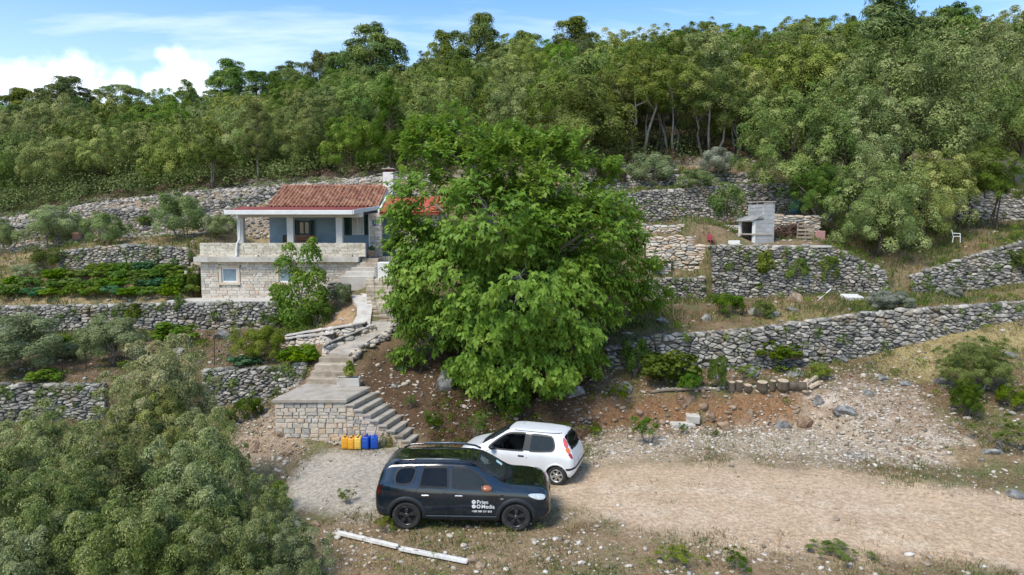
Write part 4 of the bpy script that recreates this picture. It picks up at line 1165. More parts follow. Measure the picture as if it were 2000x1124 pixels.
# ---- foreground bushes on the left
FB = 'grey-green bushes filling the lower left foreground'
for (px, py, r, Y, lab) in (
    (312, 762, 100, 19.0, 'tall dark evergreen bush that rises highest among the left foreground bushes'),
    (305, 845, 86, 18.2, 'dark evergreen bush that forms the lower half of the tall dark one'),
    (75, 905, 110, 16.0, 'grey-green bush at the left edge below the dark stone wall'),
    (215, 930, 120, 15.0, 'grey-green bush in front of the tall dark evergreen bush'),
    (400, 890, 85, 16.5, 'bush at the right foot of the tall dark evergreen bush'),
    (370, 985, 130, 13.8, 'large bush in the middle of the left foreground mass'),
    (498, 1008, 80, 14.2, 'bush on the right flank of the foreground mass, nearest the pale gravel pad'),
    (60, 1050, 140, 12.4, 'large bush in the lower left corner'),
    (250, 1100, 130, 11.8, 'bush on the bottom edge right of the lower left corner'),
    (430, 1105, 110, 12.2, 'bush on the bottom edge below the large middle bush'),
    (560, 1100, 88, 12.8, 'low bush on the bottom edge beside the white plank'),
    (140, 1010, 110, 13.4, 'bush between the lower left corner and the large middle bush'),
    (20, 1130, 110, 11.2, 'lowest bush in the lower left corner, cut by the bottom edge'),
    (-60, 960, 110, 15.0, 'bush running out of view at the left edge')):
    X, _, zc = P(px, py, Y); rr = r * Y / 1380; g = gz(X, Y)
    hc = max(zc - g, rr * .6); rzz = max(rr * 1.03, min(hc * .8, rr * 1.35)); hc += rr * 1.03 - rzz
    tree('bush', lab, 'bush', FB, X, Y, hc, rr * 1.08, rzz, CR['bush'][random.randrange(3)], random.choice(TR['bush']), 'oak_silver' if r in (100, 86) else 'bush', zg=g, trunk_name='stems', crown_name='foliage')

# ---- single shrubs, olives and herbs placed where they grow
stem_me = TR['bush'][0]
def plant(kind, px, py, w, h, name, cat, label, lm, group=None, stems=True, sink=.0):
    b = hit(px, py)
    d = b.y * math.cos(PITCH) + .4
    rx = w / 1380 * d / 2; H = h / 1380 * d
    rz = H * .5
    return tree(name, label, cat, group, b.x, b.y, max(.05, H - rz) - sink, rx, rz * 1.05, random.choice(CR[kind]), random.choice(TR['bush']) if stems else None, lm, 'bark_grey', trunk_name='stems', crown_name='foliage', zg=b.z)
PL = [
    ('shrub', 1345, 768, 50, 44, 'bush', 'bush', 'small green bush between the fig bush and the logs', 'shrub'),
    ('herb', 1455, 745, 60, 36, 'weed_clump', 'weeds', 'weeds under the bramble, behind the logs', 'light'),
    ('herb', 1205, 800, 60, 50, 'weed_clump', 'weeds', 'weeds at the left end of the red bank', 'shrub'),
    ('shrub', 1600, 740, 50, 30, 'bush', 'bush', 'low green bush above the slanting pale beams', 'light'),
    ('herb', 1640, 690, 36, 50, 'weed_clump', 'weeds', 'tall thin weeds against the right half of the boulder wall', 'shrub'),
    ('shrub', 262, 640, 40, 50, 'shrub', 'shrub', 'dark shrub against the long wall, right of the olive bushes', 'shrub'),
    ('shrub', 352, 622, 26, 46, 'shrub', 'shrub', 'narrow shrub growing up the long wall below the concrete apron', 'shrub'),
    ('shrub', 1975, 800, 60, 50, 'bush', 'bush', 'small bush at the right edge above the weeds', 'shrub'),
    ('olive', 58, 722, 195, 108, 'olive_bush', 'olive bush', 'wide olive bush below the long wall at the left edge', 'olive'),
    ('olive', 226, 712, 118, 98, 'olive_bush', 'olive bush', 'olive bush behind the tall dark evergreen bush', 'olive'),
    ('vine', 335, 676, 90, 48, 'vine_plant', 'vine', 'yellow-green vine sprawling below the house terrace wall', 'vine'),
    ('vine', 118, 700, 62, 50, 'vine_plant', 'vine', 'bright green vine between the two olive bushes', 'vine'),
    ('vine', 85, 745, 60, 26, 'vine_plant', 'vine', 'low vine on the soil above the dark left wall', 'vine'),
    ('olive', 98, 482, 118, 76, 'olive_tree', 'olive tree', 'left one of the three olive trees below the pale rubble slope', 'olive'),
    ('olive', 208, 480, 84, 66, 'olive_tree', 'olive tree', 'middle one of the three olive trees below the pale rubble slope', 'olive'),
    ('olive', 352, 470, 98, 94, 'olive_tree', 'olive tree', 'right and tallest one of the three olive trees below the pale rubble slope', 'olive'),
    ('olive', 2, 496, 50, 66, 'olive_tree', 'olive tree', 'olive tree cut by the left edge above the vines', 'olive'),
    ('olive', 432, 466, 66, 48, 'olive_tree', 'olive tree', 'low olive bush behind the left veranda post', 'olive'),
    ('shrub', 95, 532, 62, 44, 'shrub', 'shrub', 'dark green shrub left of the curved dry stone wall', 'shrub'),
    ('shrub', 58, 545, 62, 32, 'shrub', 'shrub', 'low grey-green shrub left of the dark green shrub by the vines', 'olive'),
    ('shrub', 283, 446, 32, 24, 'shrub', 'shrub', 'small dark shrub on the pale rubble slope', 'shrub'),
    ('shrub', 380, 582, 26, 62, 'shrub', 'shrub', 'narrow dark shrub against the left corner of the house', 'shrub'),
    ('olive', 512, 706, 92, 72, 'herb_bush', 'shrub', 'feathery grey-green bush left of the upper steps', 'light'),
    ('vine', 590, 712, 85, 38, 'vegetable_plant', 'plant', 'leafy green vegetable clump beside the upper steps', 'vine'),
    ('vine', 480, 716, 60, 26, 'vegetable_plant', 'plant', 'bluish leafy clump under the feathery bush', 'vine_blue'),
    ('shrub', 668, 602, 44, 46, 'shrub', 'shrub', 'small dry shrub left of the pale ramp', 'olive'),
    ('shrub', 620, 636, 70, 46, 'shrub', 'shrub', 'green shrub at the foot of the young tree', 'shrub'),
    ('shrub', 548, 648, 60, 36, 'shrub', 'shrub', 'low green shrub under the house terrace wall', 'shrub'),
    ('bush', 1905, 766, 140, 108, 'bush', 'bush', 'light green round bush on the grassy slope at the right edge', 'light'),
    ('bush', 1886, 814, 66, 74, 'bush', 'bush', 'smaller green bush below the light green round bush', 'shrub'),
    ('shrub', 1990, 552, 62, 66, 'bush', 'bush', 'green bush against the tumbledown wall at the right edge', 'shrub'),
    ('herb', 1965, 880, 120, 70, 'weed_clump', 'weeds', 'weeds on the stony slope in the right corner of the yard', 'light'),
    ('shrub', 1240, 738, 58, 88, 'bush', 'bush', 'dense upright bush growing over the left end of the boulder wall', 'shrub'),
    ('vine', 1310, 748, 112, 66, 'fig_bush', 'bush', 'fig bush with large leaves in front of the boulder wall', 'shrub'),
    ('shrub', 1402, 764, 42, 76, 'bush', 'bush', 'narrow green bush left of the row of logs', 'shrub'),
    ('vine', 1512, 702, 92, 38, 'bramble', 'bramble', 'bramble hanging on the middle of the boulder wall', 'shrub'),
    ('herb', 1264, 868, 78, 64, 'weed_clump', 'weeds', 'tall green weed clump at the foot of the red bank', 'shrub'),
    ('herb', 1336, 848, 26, 26, 'weed_clump', 'weeds', 'small weed tuft left of the pale concrete lumps', 'shrub'),
    ('herb', 1398, 856, 22, 20, 'weed_clump', 'weeds', 'small weed tuft right of the pale concrete lumps', 'shrub'),
    ('vine', 1492, 548, 42, 60, 'creeper', 'creeper', 'yellowish creeper on the middle of the barbecue terrace wall', 'light'),
    ('shrub', 1552, 566, 56, 56, 'bush', 'bush', 'green bush at the foot of the barbecue terrace wall', 'shrub'),
    ('shrub', 1614, 572, 46, 66, 'bush', 'bush', 'dark bush at the right end of the barbecue terrace wall', 'shrub'),
    ('shrub', 1420, 446, 78, 82, 'bush', 'bush', 'dark green bush left of the barbecue', 'oak'),
    ('olive', 1272, 368, 92, 66, 'olive_tree', 'olive tree', 'grey-green olive on the topmost terrace right of the walnut', 'olive'),
    ('olive', 1396, 352, 72, 58, 'silver_bush', 'bush', 'round silvery bush below the bare pale trunks', 'silver'),
    ('olive', 1360, 378, 70, 40, 'silver_bush', 'bush', 'low grey bush on top of the high wall behind the barbecue', 'olive'),
    ('olive', 1188, 362, 66, 40, 'brown_bush', 'bush', 'brownish bush on the topmost terrace beside the walnut', 'brownbush'),
    ('shrub', 1422, 618, 66, 44, 'bush', 'bush', 'green bush on the terrace above the boulder wall', 'shrub'),
    ('shrub', 1492, 622, 44, 36, 'bush', 'bush', 'small light bush on the terrace above the boulder wall', 'light'),
    ('shrub', 1282, 534, 62, 36, 'bush', 'bush', 'green shrub on the little terrace beside the stone steps', 'shrub'),
    ('olive', 1735, 606, 84, 40, 'silver_bush', 'bush', 'silvery flowering bush right of the white slab', 'silver'),
    ('olive', 1860, 586, 38, 26, 'silver_bush', 'bush', 'tiny round silver cushion plant on the right hand terrace', 'silver'),
    ('herb', 930, 862, 60, 66, 'weed_clump', 'weeds', 'weeds behind the bonnet of the white car', 'shrub'),
    ('herb', 1000, 826, 62, 40, 'weed_clump', 'weeds', 'weeds under the lowest walnut branches', 'shrub'),
    ('herb', 845, 836, 44, 36, 'weed_clump', 'weeds', 'weeds beside the lowest landing step', 'shrub'),
    ('herb', 800, 800, 30, 30, 'weed_clump', 'weeds', 'weeds beside the middle landing steps', 'shrub'),
    ('herb', 766, 866, 26, 30, 'weed_clump', 'weeds', 'yellow-green weed between the demijohns and the steps', 'light'),
    ('herb', 1640, 1090, 118, 30, 'weed_clump', 'weeds', 'flat green cushion of weeds on the near edge of the dirt yard', 'light'),
    ('herb', 1440, 1118, 76, 50, 'weed_clump', 'weeds', 'bluish green weeds on the bottom edge below the dirt yard', 'shrub'),
    ('herb', 1330, 1105, 90, 40, 'weed_clump', 'weeds', 'sparse weeds left of the bluish green weeds on the bottom edge', 'light'),
    ('herb', 678, 985, 44, 36, 'weed_clump', 'weeds', 'grass-like weed on the pale gravel pad', 'light'),
    ('herb', 752, 1040, 50, 36, 'weed_clump', 'weeds', 'weeds by the rear wheel of the dark car', 'light'),
    ('shrub', 485, 820, 60, 44, 'bush', 'bush', 'low green bush in the rubble left of the landing', 'shrub'),
    ('shrub', 440, 838, 50, 40, 'bush', 'bush', 'low bush between the foreground mass and the rubble', 'shrub'),
    ('shrub', 540, 1000, 56, 66, 'bush', 'bush', 'small bright bush on the edge of the pale gravel pad', 'light'),
]
for a in PL: plant(*a)

# young tree in front of the house: thin stem, open boughs
b = hit(588, 642)
d = b.y
C = []; Rr = []
for (px, py, r) in ((585, 610, 38), (560, 585, 26), (612, 590, 26), (545, 572, 20), (590, 560, 26), (615, 545, 24), (556, 520, 22), (566, 490, 16), (605, 500, 24), (610, 475, 12), (580, 540, 18), (628, 575, 16)):
    q = Vector(P(px, py, d)) - b; C.append(tuple(q)); Rr.append(r * d / 1380)
yt = thing('young_tree', 'young tree with thin stem in front of the basement windows', 'tree', b)
put(blob_leaves('crown', C, Rr, 5200, .17, .5, gen, centre=(0, 0, 1.2), up=.3, hang=.4), 'crown', LM['vine'], yt)
mb = MB(); mb.tube([(0, 0, -.1), (.05, 0, 1.2), (-.1, 0, 2.2), (-.35, 0, 3.6)], [.05, .04, .03, .012], 6)
for c in C[1:]: mb.tube([(0, 0, .6 + .25 * max(0, c[2] - .8)), (c[0] * .6, c[1] * .6, c[2] * .75 + .1), c], [.025, .016, .006], 4)
mb.build('trunk', M['bark_grey'], yt)

# vines in rows beside the house
k = 0
for (py, n, x0, x1) in ((578, 11, -8, 372), (562, 10, 30, 378), (546, 8, 120, 384), (532, 5, 200, 330)):
    for i in range(n):
        px = x0 + (x1 - x0) * (i + random.uniform(-.2, .2)) / (n - 1)
        plant('vine', px, py + random.uniform(-2, 3), random.uniform(38, 56), random.uniform(17, 27), 'grapevine', 'grapevine', 'leafy grapevine in the ' + {578: 'front row, just above the long wall', 562: 'second row from the front', 546: 'third row from the front', 532: 'short back row under the curved wall'}[py] + ', ' + (['nearest the house'] + [q + ' from the house' for q in ORD[1:]])[n - 1 - i], 'vine_blue' if random.random() < .28 else 'vine', 'grapevines left of the house')

# low herbs and seedlings all over the terraces (nobody would count them)
def cover(name, n, dens, seed, x0, x1, y0, y1, r, L, lm, per, asp=.42):
    rng = np.random.default_rng(seed); pos = []
    while len(pos) < n:
        x = rng.uniform(x0, x1, 4 * n); y = rng.uniform(y0, y1, 4 * n); z, v = gzv(x, y); px, py = proj(x, y, z)
        k = (rng.random(4 * n) < dens(x, y, v, px, py)) & (np.abs(x) < .8 * y + 3)
        pos += list(np.stack([x[k], y[k], z[k] + .04], 1))
    pos = np.array(pos[:n]); rad = rng.uniform(*r, n)
    pos[:, 2] += rad * .25
    o = put(blob_leaves(name, pos, rad, n * per, L, asp, rng, centre=(0, 30, -60), up=.8, flat=.7), name, LM[lm]); o['kind'] = 'stuff'
def _clear(x, y): return ~((x > -17.2) & (x < -3.6) & (y > 33.9) & (y < 45.5)) & ~((x > -8.3) & (x < -2.9) & (y > 22.9) & (y < 34)) & ~((x > 9.6) & (x < 15.5) & (y > 34.2) & (y < 36.6))
def d1(x, y, v, px, py): return np.where((v > 4.3) & (v < 13.8) & _clear(x, y) & ~((v > 11.9) & (x < -5)), .08 + .8 * smooth(fbm(x * .7 + 5, y * .7 + 9, 3), .48, .62), 0) * np.where(insdf(ZN['straw'], px, py) < 0, .25, 1) * np.where(insdf(ZN['bank'], px, py) < 0, .12, 1) * np.where(insdf(ZN['scree'], px, py) < 0, .2, 1)
def d3(x, y, v, px, py): return np.where(insdf(ZN['brown'], px, py) < 10, .2 + smooth(fbm(x + 5, y + 19, 3), .42, .6), 0) * _clear(x, y)
cover('slope_herbs', 150, d3, 41, -6, 8, 23, 31, (.10, .26), .08, 'shrub', 42)
cover('slope_moss', 170, d3, 42, -6, 8, 23, 31, (.12, .30), .07, 'brownbush', 50, .3)
def d4(x, y, v, px, py): return np.where((v > 11.6) & (v < 14.0), .15 + smooth(fbm(x * .6 + 2, y * .6 + 7, 3), .44, .6), 0) * ~((x > -17) & (x < -4) & (y < 45.5))
cover('scree_herbs', 190, d4, 43, -36, 30, 40, 52, (.18, .5), .12, 'olive', 60, .25)
cover('scree_scrub', 150, d4, 44, -36, 30, 40, 52, (.18, .45), .13, 'scrub', 60, .4)
cover('ground_herbs', 680, d1, 31, -32, 30, 21, 48, (.12, .34), .10, 'shrub', 42)
cover('pale_herbs', 380, d1, 32, -32, 30, 21, 48, (.12, .30), .09, 'light', 34, .22)
cover('grey_herbs', 200, d1, 33, -32, 30, 24, 49, (.14, .36), .09, 'olive', 46, .2)
def d2(x, y, v, px, py): return np.where((v > 1.8) & (v < 4.4), smooth(fbm(x * .6 + 15, y * .6 + 2, 3), .48, .64), 0) * (insdf(ZN['road'], px, py) > 20) * (insdf(ZN['pad'], px, py) > 10) * (insdf(ZN['pale'], px, py) > 0)
rngw = np.random.default_rng(77); pos = []
for (lab, path, sw, sh, mt, big) in WALLS:
    for j in range(int(len(path) * 1.4)):
        q = path[rngw.integers(len(path))]; f = rngw.random() ** .7
        pos.append((q[0] + rngw.uniform(-.2, .2), q[1] + f * (q[3] - q[1]) * .5 - .12, q[2] + f * (q[4] - q[2]) + .05))
pos = np.array(pos)
for nm, lm_, sel, L_, as_ in (('wall_plants', 'shrub', slice(0, None, 2), .10, .5), ('wall_herbs', 'light', slice(1, None, 2), .09, .3)):
    p_ = pos[sel]; o = put(blob_leaves(nm, p_, rngw.uniform(.08, .26, len(p_)), len(p_) * 42, L_, as_, rngw, centre=(0, 60, 0), up=.3, hang=.3), nm, LM[lm_]); o['kind'] = 'stuff'
cover('yard_herbs', 170, d2, 34, -7, 18, 13.4, 24, (.06, .17), .055, 'light', 34, .25)
# ------------------------------------------------------------------ the house
def ZP(py, Y): return P(1000, py, Y)[2]
def XP(px, Y): return P(px, 470, Y)[0]

def lay_courses(root, off, x0, x1, z0, z1, fpos, mat, hh, ww, name='stone', limit=300, skip=(), top=None, bottom=None, seed=0, gap=.007, prot=.02, jit=.008, holder=None, bulge=.25):
    """coursed masonry in the plane (s,t)"""
    rng = random.Random(seed); t = z0; n = 0
    rest = MB()
    while t < z1 - .02:
        h = min(rng.uniform(*hh), z1 - t)
        if z1 - t - h < hh[0] * .5: h = z1 - t
        s = x0
        while s < x1 - .02:
            w = min(rng.uniform(*ww), x1 - s)
            if x1 - s - w < ww[0] * .6: w = x1 - s
            a, b, c, d = s, s + w, t, t + h
            s += w
            ok = True
            for (k0, k1, k2, k3) in skip:
                if b > k0 + .01 and a < k1 - .01 and d > k2 + .01 and c < k3 - .01:
                    if a < k0 - .07: b = k0
                    elif b > k1 + .07: a = k1
                    elif c < k2 - .05: d = k2
                    elif d > k3 + .05: c = k3
                    else: ok = False
            if not ok: continue
            if top:
                tm = top((a + b) / 2)
                if c > tm - .04: continue
                d = min(d, tm)
            if bottom and d < bottom((a + b) / 2): continue
            j = lambda: rng.uniform(-jit, jit)
            cell = [(a + j(), c + j()), (b + j(), c + j()), (b + j(), d + j()), (a + j(), d + j())]
            g = stone_geo(cell, None, fpos, rng, gap=gap, d0=.06, prot=prot, bulge=bulge)
            if g is None: continue
            V, Fc = g; r = rng.random()
            if n < limit:
                cc = Vector((sum(v[0] for v in V) / len(V), sum(v[1] for v in V) / len(V), sum(v[2] for v in V) / len(V)))
                put(mesh(name, [Vector(v) - cc for v in V], Fc, rnd=r), name, mat, holder or root, cc - off)
                n += 1
            else: rest.add([Vector(v) - off for v in V], Fc, r)
        t += h
    if rest.v:
        o = rest.build('small_stones', mat, holder or root); o['kind'] = 'stuff'

HX0, HX1 = -15.9, -7.45
ZB = 3.6; ZS0 = ZP(512, 36); ZS1 = ZP(502, 35.9); ZPAR = ZP(475, 36)
house = thing('stone_house', 'small stone house with tiled roof, blue veranda walls and white gutter', 'house', (-11.7, 36.0, ZB))
HO = Vector(house.location)
def hb(name, mat, *boxes, bev=0.0, smooth=False, parent=None):
    m = MB()
    for bx in boxes: m.box(bx[0] - HO.x, bx[1] - HO.x, bx[2] - HO.y, bx[3] - HO.y, bx[4] - HO.z, bx[5] - HO.z, bev)
    return m.build(name, M[mat] if isinstance(mat, str) else mat, parent or house, smooth=smooth)

def window(px0, px1, py0, py1, Y, glass, frame='white_metal', fw=.075, parent=None, split=True, mat_glass=None):
    x0, x1 = XP(px0, Y), XP(px1, Y); z0, z1 = ZP(py1, Y), ZP(py0, Y)
    f = MB()
    b = lambda *q: f.box(q[0] - HO.x, q[1] - HO.x, Y - HO.y, Y + .06 - HO.y, q[2] - HO.z, q[3] - HO.z, .006)
    b(x0, x1, z0, z0 + fw); b(x0, x1, z1 - fw, z1); b(x0, x0 + fw, z0 + fw, z1 - fw); b(x1 - fw, x1, z0 + fw, z1 - fw)
    if split: b((x0 + x1) / 2 - fw * .5, (x0 + x1) / 2 + fw * .5, z0 + fw, z1 - fw)
    o = f.build('window', M[frame], house)
    g = MB(); g.box(x0 + fw - .01 - HO.x, x1 - fw + .01 - HO.x, Y + .03 - HO.y, Y + .04 - HO.y, z0 + fw - .01 - HO.z, z1 - fw + .01 - HO.z)
    g.build('pane', M[glass], o)
    return o, (x0, x1, z0, z1)

# basement
w1 = window(431, 462, 523, 552, 36.05, 'pale_glass', split=False)[1]
w2 = window(543, 574, 523, 552, 36.05, 'pale_glass', split=False)[1]
hb('basement', 'mortar', (HX0, HX1 + .0, 36.09, 38.4, ZB - .4, ZS0))
for (x0, x1, z0, z1) in (w1, w2):
    hb('window_surround', 'ashlar', (x0 - .13, x0, 35.97, 36.1, z0, z1), (x1, x1 + .13, 35.97, 36.1, z0, z1), (x0 - .13, x1 + .13, 35.97, 36.1, z1, z1 + .12), (x0 - .16, x1 + .16, 35.93, 36.1, z0 - .12, z0), bev=.01)
sk = [(a - .13, b + .13, c - .12, d + .12) for (a, b, c, d) in (w1, w2)]
lay_courses(house, HO, HX0, HX1, ZB - .05, ZS0 - .005, lambda s, t, d: (s, 36.03 - d, t), M['house_stone'], (.09, .20), (.15, .5), skip=sk, seed=3, gap=.0025)
# slab, parapet
hb('slab', 'concrete_pale', (HX0 - .22, XP(700, 35.8), 35.72, 38.6, ZS0 + .003, ZS1), bev=.012)
hb('parapet', 'mortar', (HX0, HX1, 36.03, 36.19, ZS1 + .003, ZPAR - .02), (HX0 + .03, HX0 + .19, 36.2, 38.5, ZS1 + .003, ZPAR - .02))
lay_courses(house, HO, HX0, HX1, ZS1 + .004, ZPAR, lambda s, t, d: (s, 36.01 - d, t), M['thin_stone'], (.072, .085), (.24, .5), name='brick', seed=5, gap=.008, jit=.002, prot=.010, bulge=.05)
for px in (503, 585, 624, 687):
    m = MB(); x = XP(px, 35.9) - HO.x
    m.tube([(x, .1, ZS1 + .06 - HO.z), (x, -.16, ZS1 + .04 - HO.z)], .028, 8); m.build('drain_spout', M['soot'], house)
# veranda: posts, beam, roof, gutter
ZBM = ZP(425, 36.1); ZGT = ZP(411.5, 35.7)
for px in (468, 565.5, 661.5):
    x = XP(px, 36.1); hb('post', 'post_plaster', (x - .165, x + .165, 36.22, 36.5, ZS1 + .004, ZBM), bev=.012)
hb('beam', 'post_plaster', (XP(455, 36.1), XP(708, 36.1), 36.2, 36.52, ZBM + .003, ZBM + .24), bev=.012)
r0, r1 = XP(441, 35.6), XP(690, 35.6)
q0, q1 = XP(472, 38.4), XP(741, 38.4)
zf, zb_ = ZGT - .02, ZP(405, 38.4)
m = MB()
V = [(r0, 35.66, zf), (r1, 35.66, zf), (q1, 38.42, zb_ + .03), (q0, 38.42, zb_ + .03)]
V = [Vector(v) - HO for v in V]; V += [v - Vector((0, 0, .05)) for v in V]
m.add(V, [(0, 1, 2, 3), (7, 6, 5, 4), (0, 4, 5, 1), (1, 5, 6, 2), (2, 6, 7, 3), (3, 7, 4, 0)]); m.build('veranda_roof', M['metal_red'], house)
m = MB()
for i in range(30):                                    # standing seams of the sheet
    f = (i + .5) / 30
    a = Vector((r0 + (r1 - r0) * f, 35.68, zf + .012)); b2 = Vector((q0 + (q1 - q0) * f, 38.38, zb_ + .04))
    m.tube([a - HO, b2 - HO], .012, 4)
o = m.build('seams', M['metal_red'], house)
hb('fascia', 'white_metal', (r0 - .02, r1 + .02, 35.52, 35.65, zf - .19, zf + .035), bev=.015)
m = MB()
m.prism([(35.53, zf - .16), (38.4, zb_ - .12), (38.4, zb_ + .07), (35.53, zf + .06)], 0, .05, 'x')
for i, v in enumerate(m.v):
    t = (v[1] - 35.53) / 2.87; m.v[i] = (r1 + .03 + v[0] + (q1 - r1) * t - HO.x, v[1] - HO.y, v[2] - HO.z)
m.build('verge_board', M['white_metal'], house)
m = MB()
dp = [(462, 418, 35.62), (463, 424, 35.62), (468, 432, 35.95), (468, 455, 36.02), (468, 468, 36.0), (463, 476, 35.93), (462, 488, 35.92), (462, 499, 35.92), (459, 503, 35.80)]
m.tube([Vector(P(*q)) - HO for q in dp], .052, 8); m.build('downpipe', M['white_metal'], house, smooth=True)
# blue front wall and body
X0, X1 = XP(527, 38.5), XP(722, 38.5) + .5
ZE = ZP(404, 38.5); ZR = ZP(363, 41.2)
hb('front_wall', 'blue_plaster', (X0, X1, 38.5, 38.7, 4.2, ZE - .02))
m = MB(); m.prism([(38.72, 4.2), (43.85, 4.2), (43.85, ZE - .12), (41.2, ZR - .14), (38.72, ZE - .06)], X0 + .03, X1 - .02, 'x')
m.v = [(v[0] - HO.x, v[1] - HO.y, v[2] - HO.z) for v in m.v]; m.build('body_wall', M['plaster_white'], house)
def shutter(px0, px1, py0, py1, Y=38.44):
    x0, x1 = XP(px0, Y), XP(px1, Y); z0, z1 = ZP(py1, Y), ZP(py0, Y)
    m = MB()
    for (a, b, c, d) in ((x0, x1, z0, z0 + .07), (x0, x1, z1 - .07, z1), (x0, x0 + .06, z0 + .07, z1 - .07), (x1 - .06, x1, z0 + .07, z1 - .07)):
        m.box(a - HO.x, b - HO.x, Y - .045 - HO.y, Y - HO.y, c - HO.z, d - HO.z)
    o = m.build('shutter', M['green_paint'], house)
    m = MB(); k = int((z1 - z0 - .14) / .06)
    for i in range(k):
        z = z0 + .07 + (i + .5) * (z1 - z0 - .14) / k
        m.box(x0 + .06 - HO.x, x1 - .06 - HO.x, -.03, .03, -.006, .006, M=Matrix.Translation((0, Y - .022 - HO.y, z - HO.z)) @ Matrix.Rotation(R(40), 4, 'X'))
    s = m.build('louvres', M['green_paint'], o)
window(583, 606, 432, 459, 38.46, 'dark_glass', 'green_paint')
shutter(575, 583, 430, 460); shutter(606, 615, 430, 460)
ww, (a, b, c, d) = window(688, 711, 421, 459, 38.46, 'pale_glass', 'white_metal')
hb('curtain', 'curtain', (a + .1, a + .28, 38.47, 38.485, c + .06, d - .06), (b - .3, b - .12, 38.47, 38.485, c + .06, d - .06))
shutter(673, 687, 420, 460); shutter(712, 721, 420, 460)
# tiled roof: one object per tile
def tile_mesh():
    m = MB(); L = .43; w = .217; pr = []
    for i in range(7):
        t = math.pi * i / 6; pr.append((-.062 - .058 * math.cos(t) + .0, .058 * math.sin(t) + .012))
    pr += [(.055, .002), (.107, .006)]
    V = []; n = len(pr)
    for (y, up, k) in ((0, .03, 1.0), (L, 0, .94)):
        for (x, z) in pr: V.append((x * k, y, z + up))
    for (y, up, k) in ((0, .012, 1.0), (L, -.018, .94)):
        for (x, z) in pr: V.append((x * k, y, z + up))
    Fc = []
    for i in range(n - 1):
        Fc += [(i, i + 1, n + i + 1, n + i), (2 * n + i, 3 * n + i, 3 * n + i + 1, 2 * n + i + 1), (i, 2 * n + i, 2 * n + i + 1, i + 1), (n + i, n + i + 1, 3 * n + i + 1, 3 * n + i)]
    me = bpy.data.meshes.new('tile'); me.from_pydata(V, [], Fc); me.materials.append(M['roof_tile']); me.update(); return me
tm_ = tile_mesh()
eY, rY = 38.25, 41.2
sl = math.atan2(ZR - ZE, rY - eY); Ls = math.hypot(ZR - ZE, rY - eY)
nrow = 9; ncol = 29
TX0, TX1 = XP(523, 38.3), XP(741, 38.4)
hb_r = MB(); hb_r.prism([(eY + .02, ZE - .05), (rY, ZR - .06), (44.1, ZE - .07), (44.1, ZE - .14), (rY, ZR - .15), (eY + .02, ZE - .12)], TX0 + .03, TX1 - .03, 'x')
hb_r.v = [(v[0] - HO.x, v[1] - HO.y, v[2] - HO.z) for v in hb_r.v]; roof = hb_r.build('roof', M['roof_tile'], house)
for r_ in range(nrow):
    for c_ in range(ncol):
        s = (r_ / nrow) * Ls
        x = TX0 + (c_ + .5) * (TX1 - TX0) / ncol
        o = put(tm_, 'tile', None, roof, (x - HO.x + random.uniform(-.006, .006), eY + s * math.cos(sl) - HO.y, ZE + s * math.sin(sl) - HO.z - .02 + random.uniform(-.004, .006)), (sl, random.uniform(-.03, .03), random.uniform(-.02, .02)))
m = MB()
for i in range(9): m.add([((.1 + .0) * math.cos(t), y, .1 * math.sin(t)) for y in (0, .44) for t in [math.pi * k / 6 for k in range(7)]], [(k, k + 1, 8 + k, 7 + k) for k in range(6)]) if i == 0 else None
rme = bpy.data.meshes.new('ridge_tile'); rme.from_pydata([(v[1], v[0], v[2]) for v in m.v], [], [tuple(reversed(f)) for f in m.f]); rme.materials.append(M['roof_tile'])
for i in range(16):
    put(rme, 'ridge_tile', None, roof, (TX0 + i * .39 - HO.x, rY - HO.y, ZR - .045 - HO.z), (0, .03, random.uniform(-.03, .03)))
# right hand extension
EX0, EX1 = XP(722, 37.6), -3.9
EE, ER = ZP(414, 37.2), ZP(384, 39.9)
hb('extension_wall', 'mortar', (EX0 + .03, EX1, 37.68, 42.5, 4.2, EE - .06))
dz0 = ZP(505, 37.6)
lay_courses(house, HO, EX0, EX1, 4.9, EE - .08, lambda s, t, d: (s, 37.64 - d, t), M['house_stone'], (.12, .2), (.25, .6), seed=9, skip=[(XP(746, 37.6), XP(772, 37.6), 5.8, ZP(423, 37.6))], name='stone')
hb('extension_side', 'plaster_white', (EX0 - .06, EX0 + .02, 37.66, 38.52, 4.9, EE - .1))
hb('door', 'green_paint', (XP(747, 37.6), XP(771, 37.6), 37.64, 37.68, 5.8, ZP(424, 37.6)))
hb('lintel', 'concrete_pale', (XP(742, 37.6), XP(776, 37.6), 37.5, 37.7, ZP(424, 37.6), ZP(418, 37.6)), bev=.01)
hb('number_plate', 'sign_blue', (XP(728, 37.6), XP(735, 37.6), 37.575, 37.59, ZP(441, 37.6), ZP(430, 37.6)))
es = math.atan2(ER - EE, 39.9 - 37.2); EL = math.hypot(ER - EE, 2.7)
m = MB(); m.prism([(37.25, EE - .06), (39.9, ER - .05), (43.0, EE - .1), (43.0, EE - .18), (39.9, ER - .14), (37.25, EE - .14)], XP(742, 37.3), EX1 + .15, 'x')
m.v = [(v[0] - HO.x, v[1] - HO.y, v[2] - HO.z) for v in m.v]; er = m.build('extension_roof', M['roof_red'], house)
fm = MB(); fm.box(-.155, .155, 0, .43, 0, .022, .006); fme = bpy.data.meshes.new('flat_tile'); fme.from_pydata(fm.v, [], fm.f); fme.materials.append(M['roof_red'])
for r_ in range(7):
    for c_ in range(11):
        s = r_ / 7 * EL
        put(fme, 'flat_tile', None, er, (XP(742, 37.3) + .16 + c_ * .318 - HO.x, 37.2 + s * math.cos(es) - HO.y, EE + s * math.sin(es) - .03 - HO.z), (es - .035, 0, random.uniform(-.01, .01)))
m = MB(); x = XP(741, 37.3)
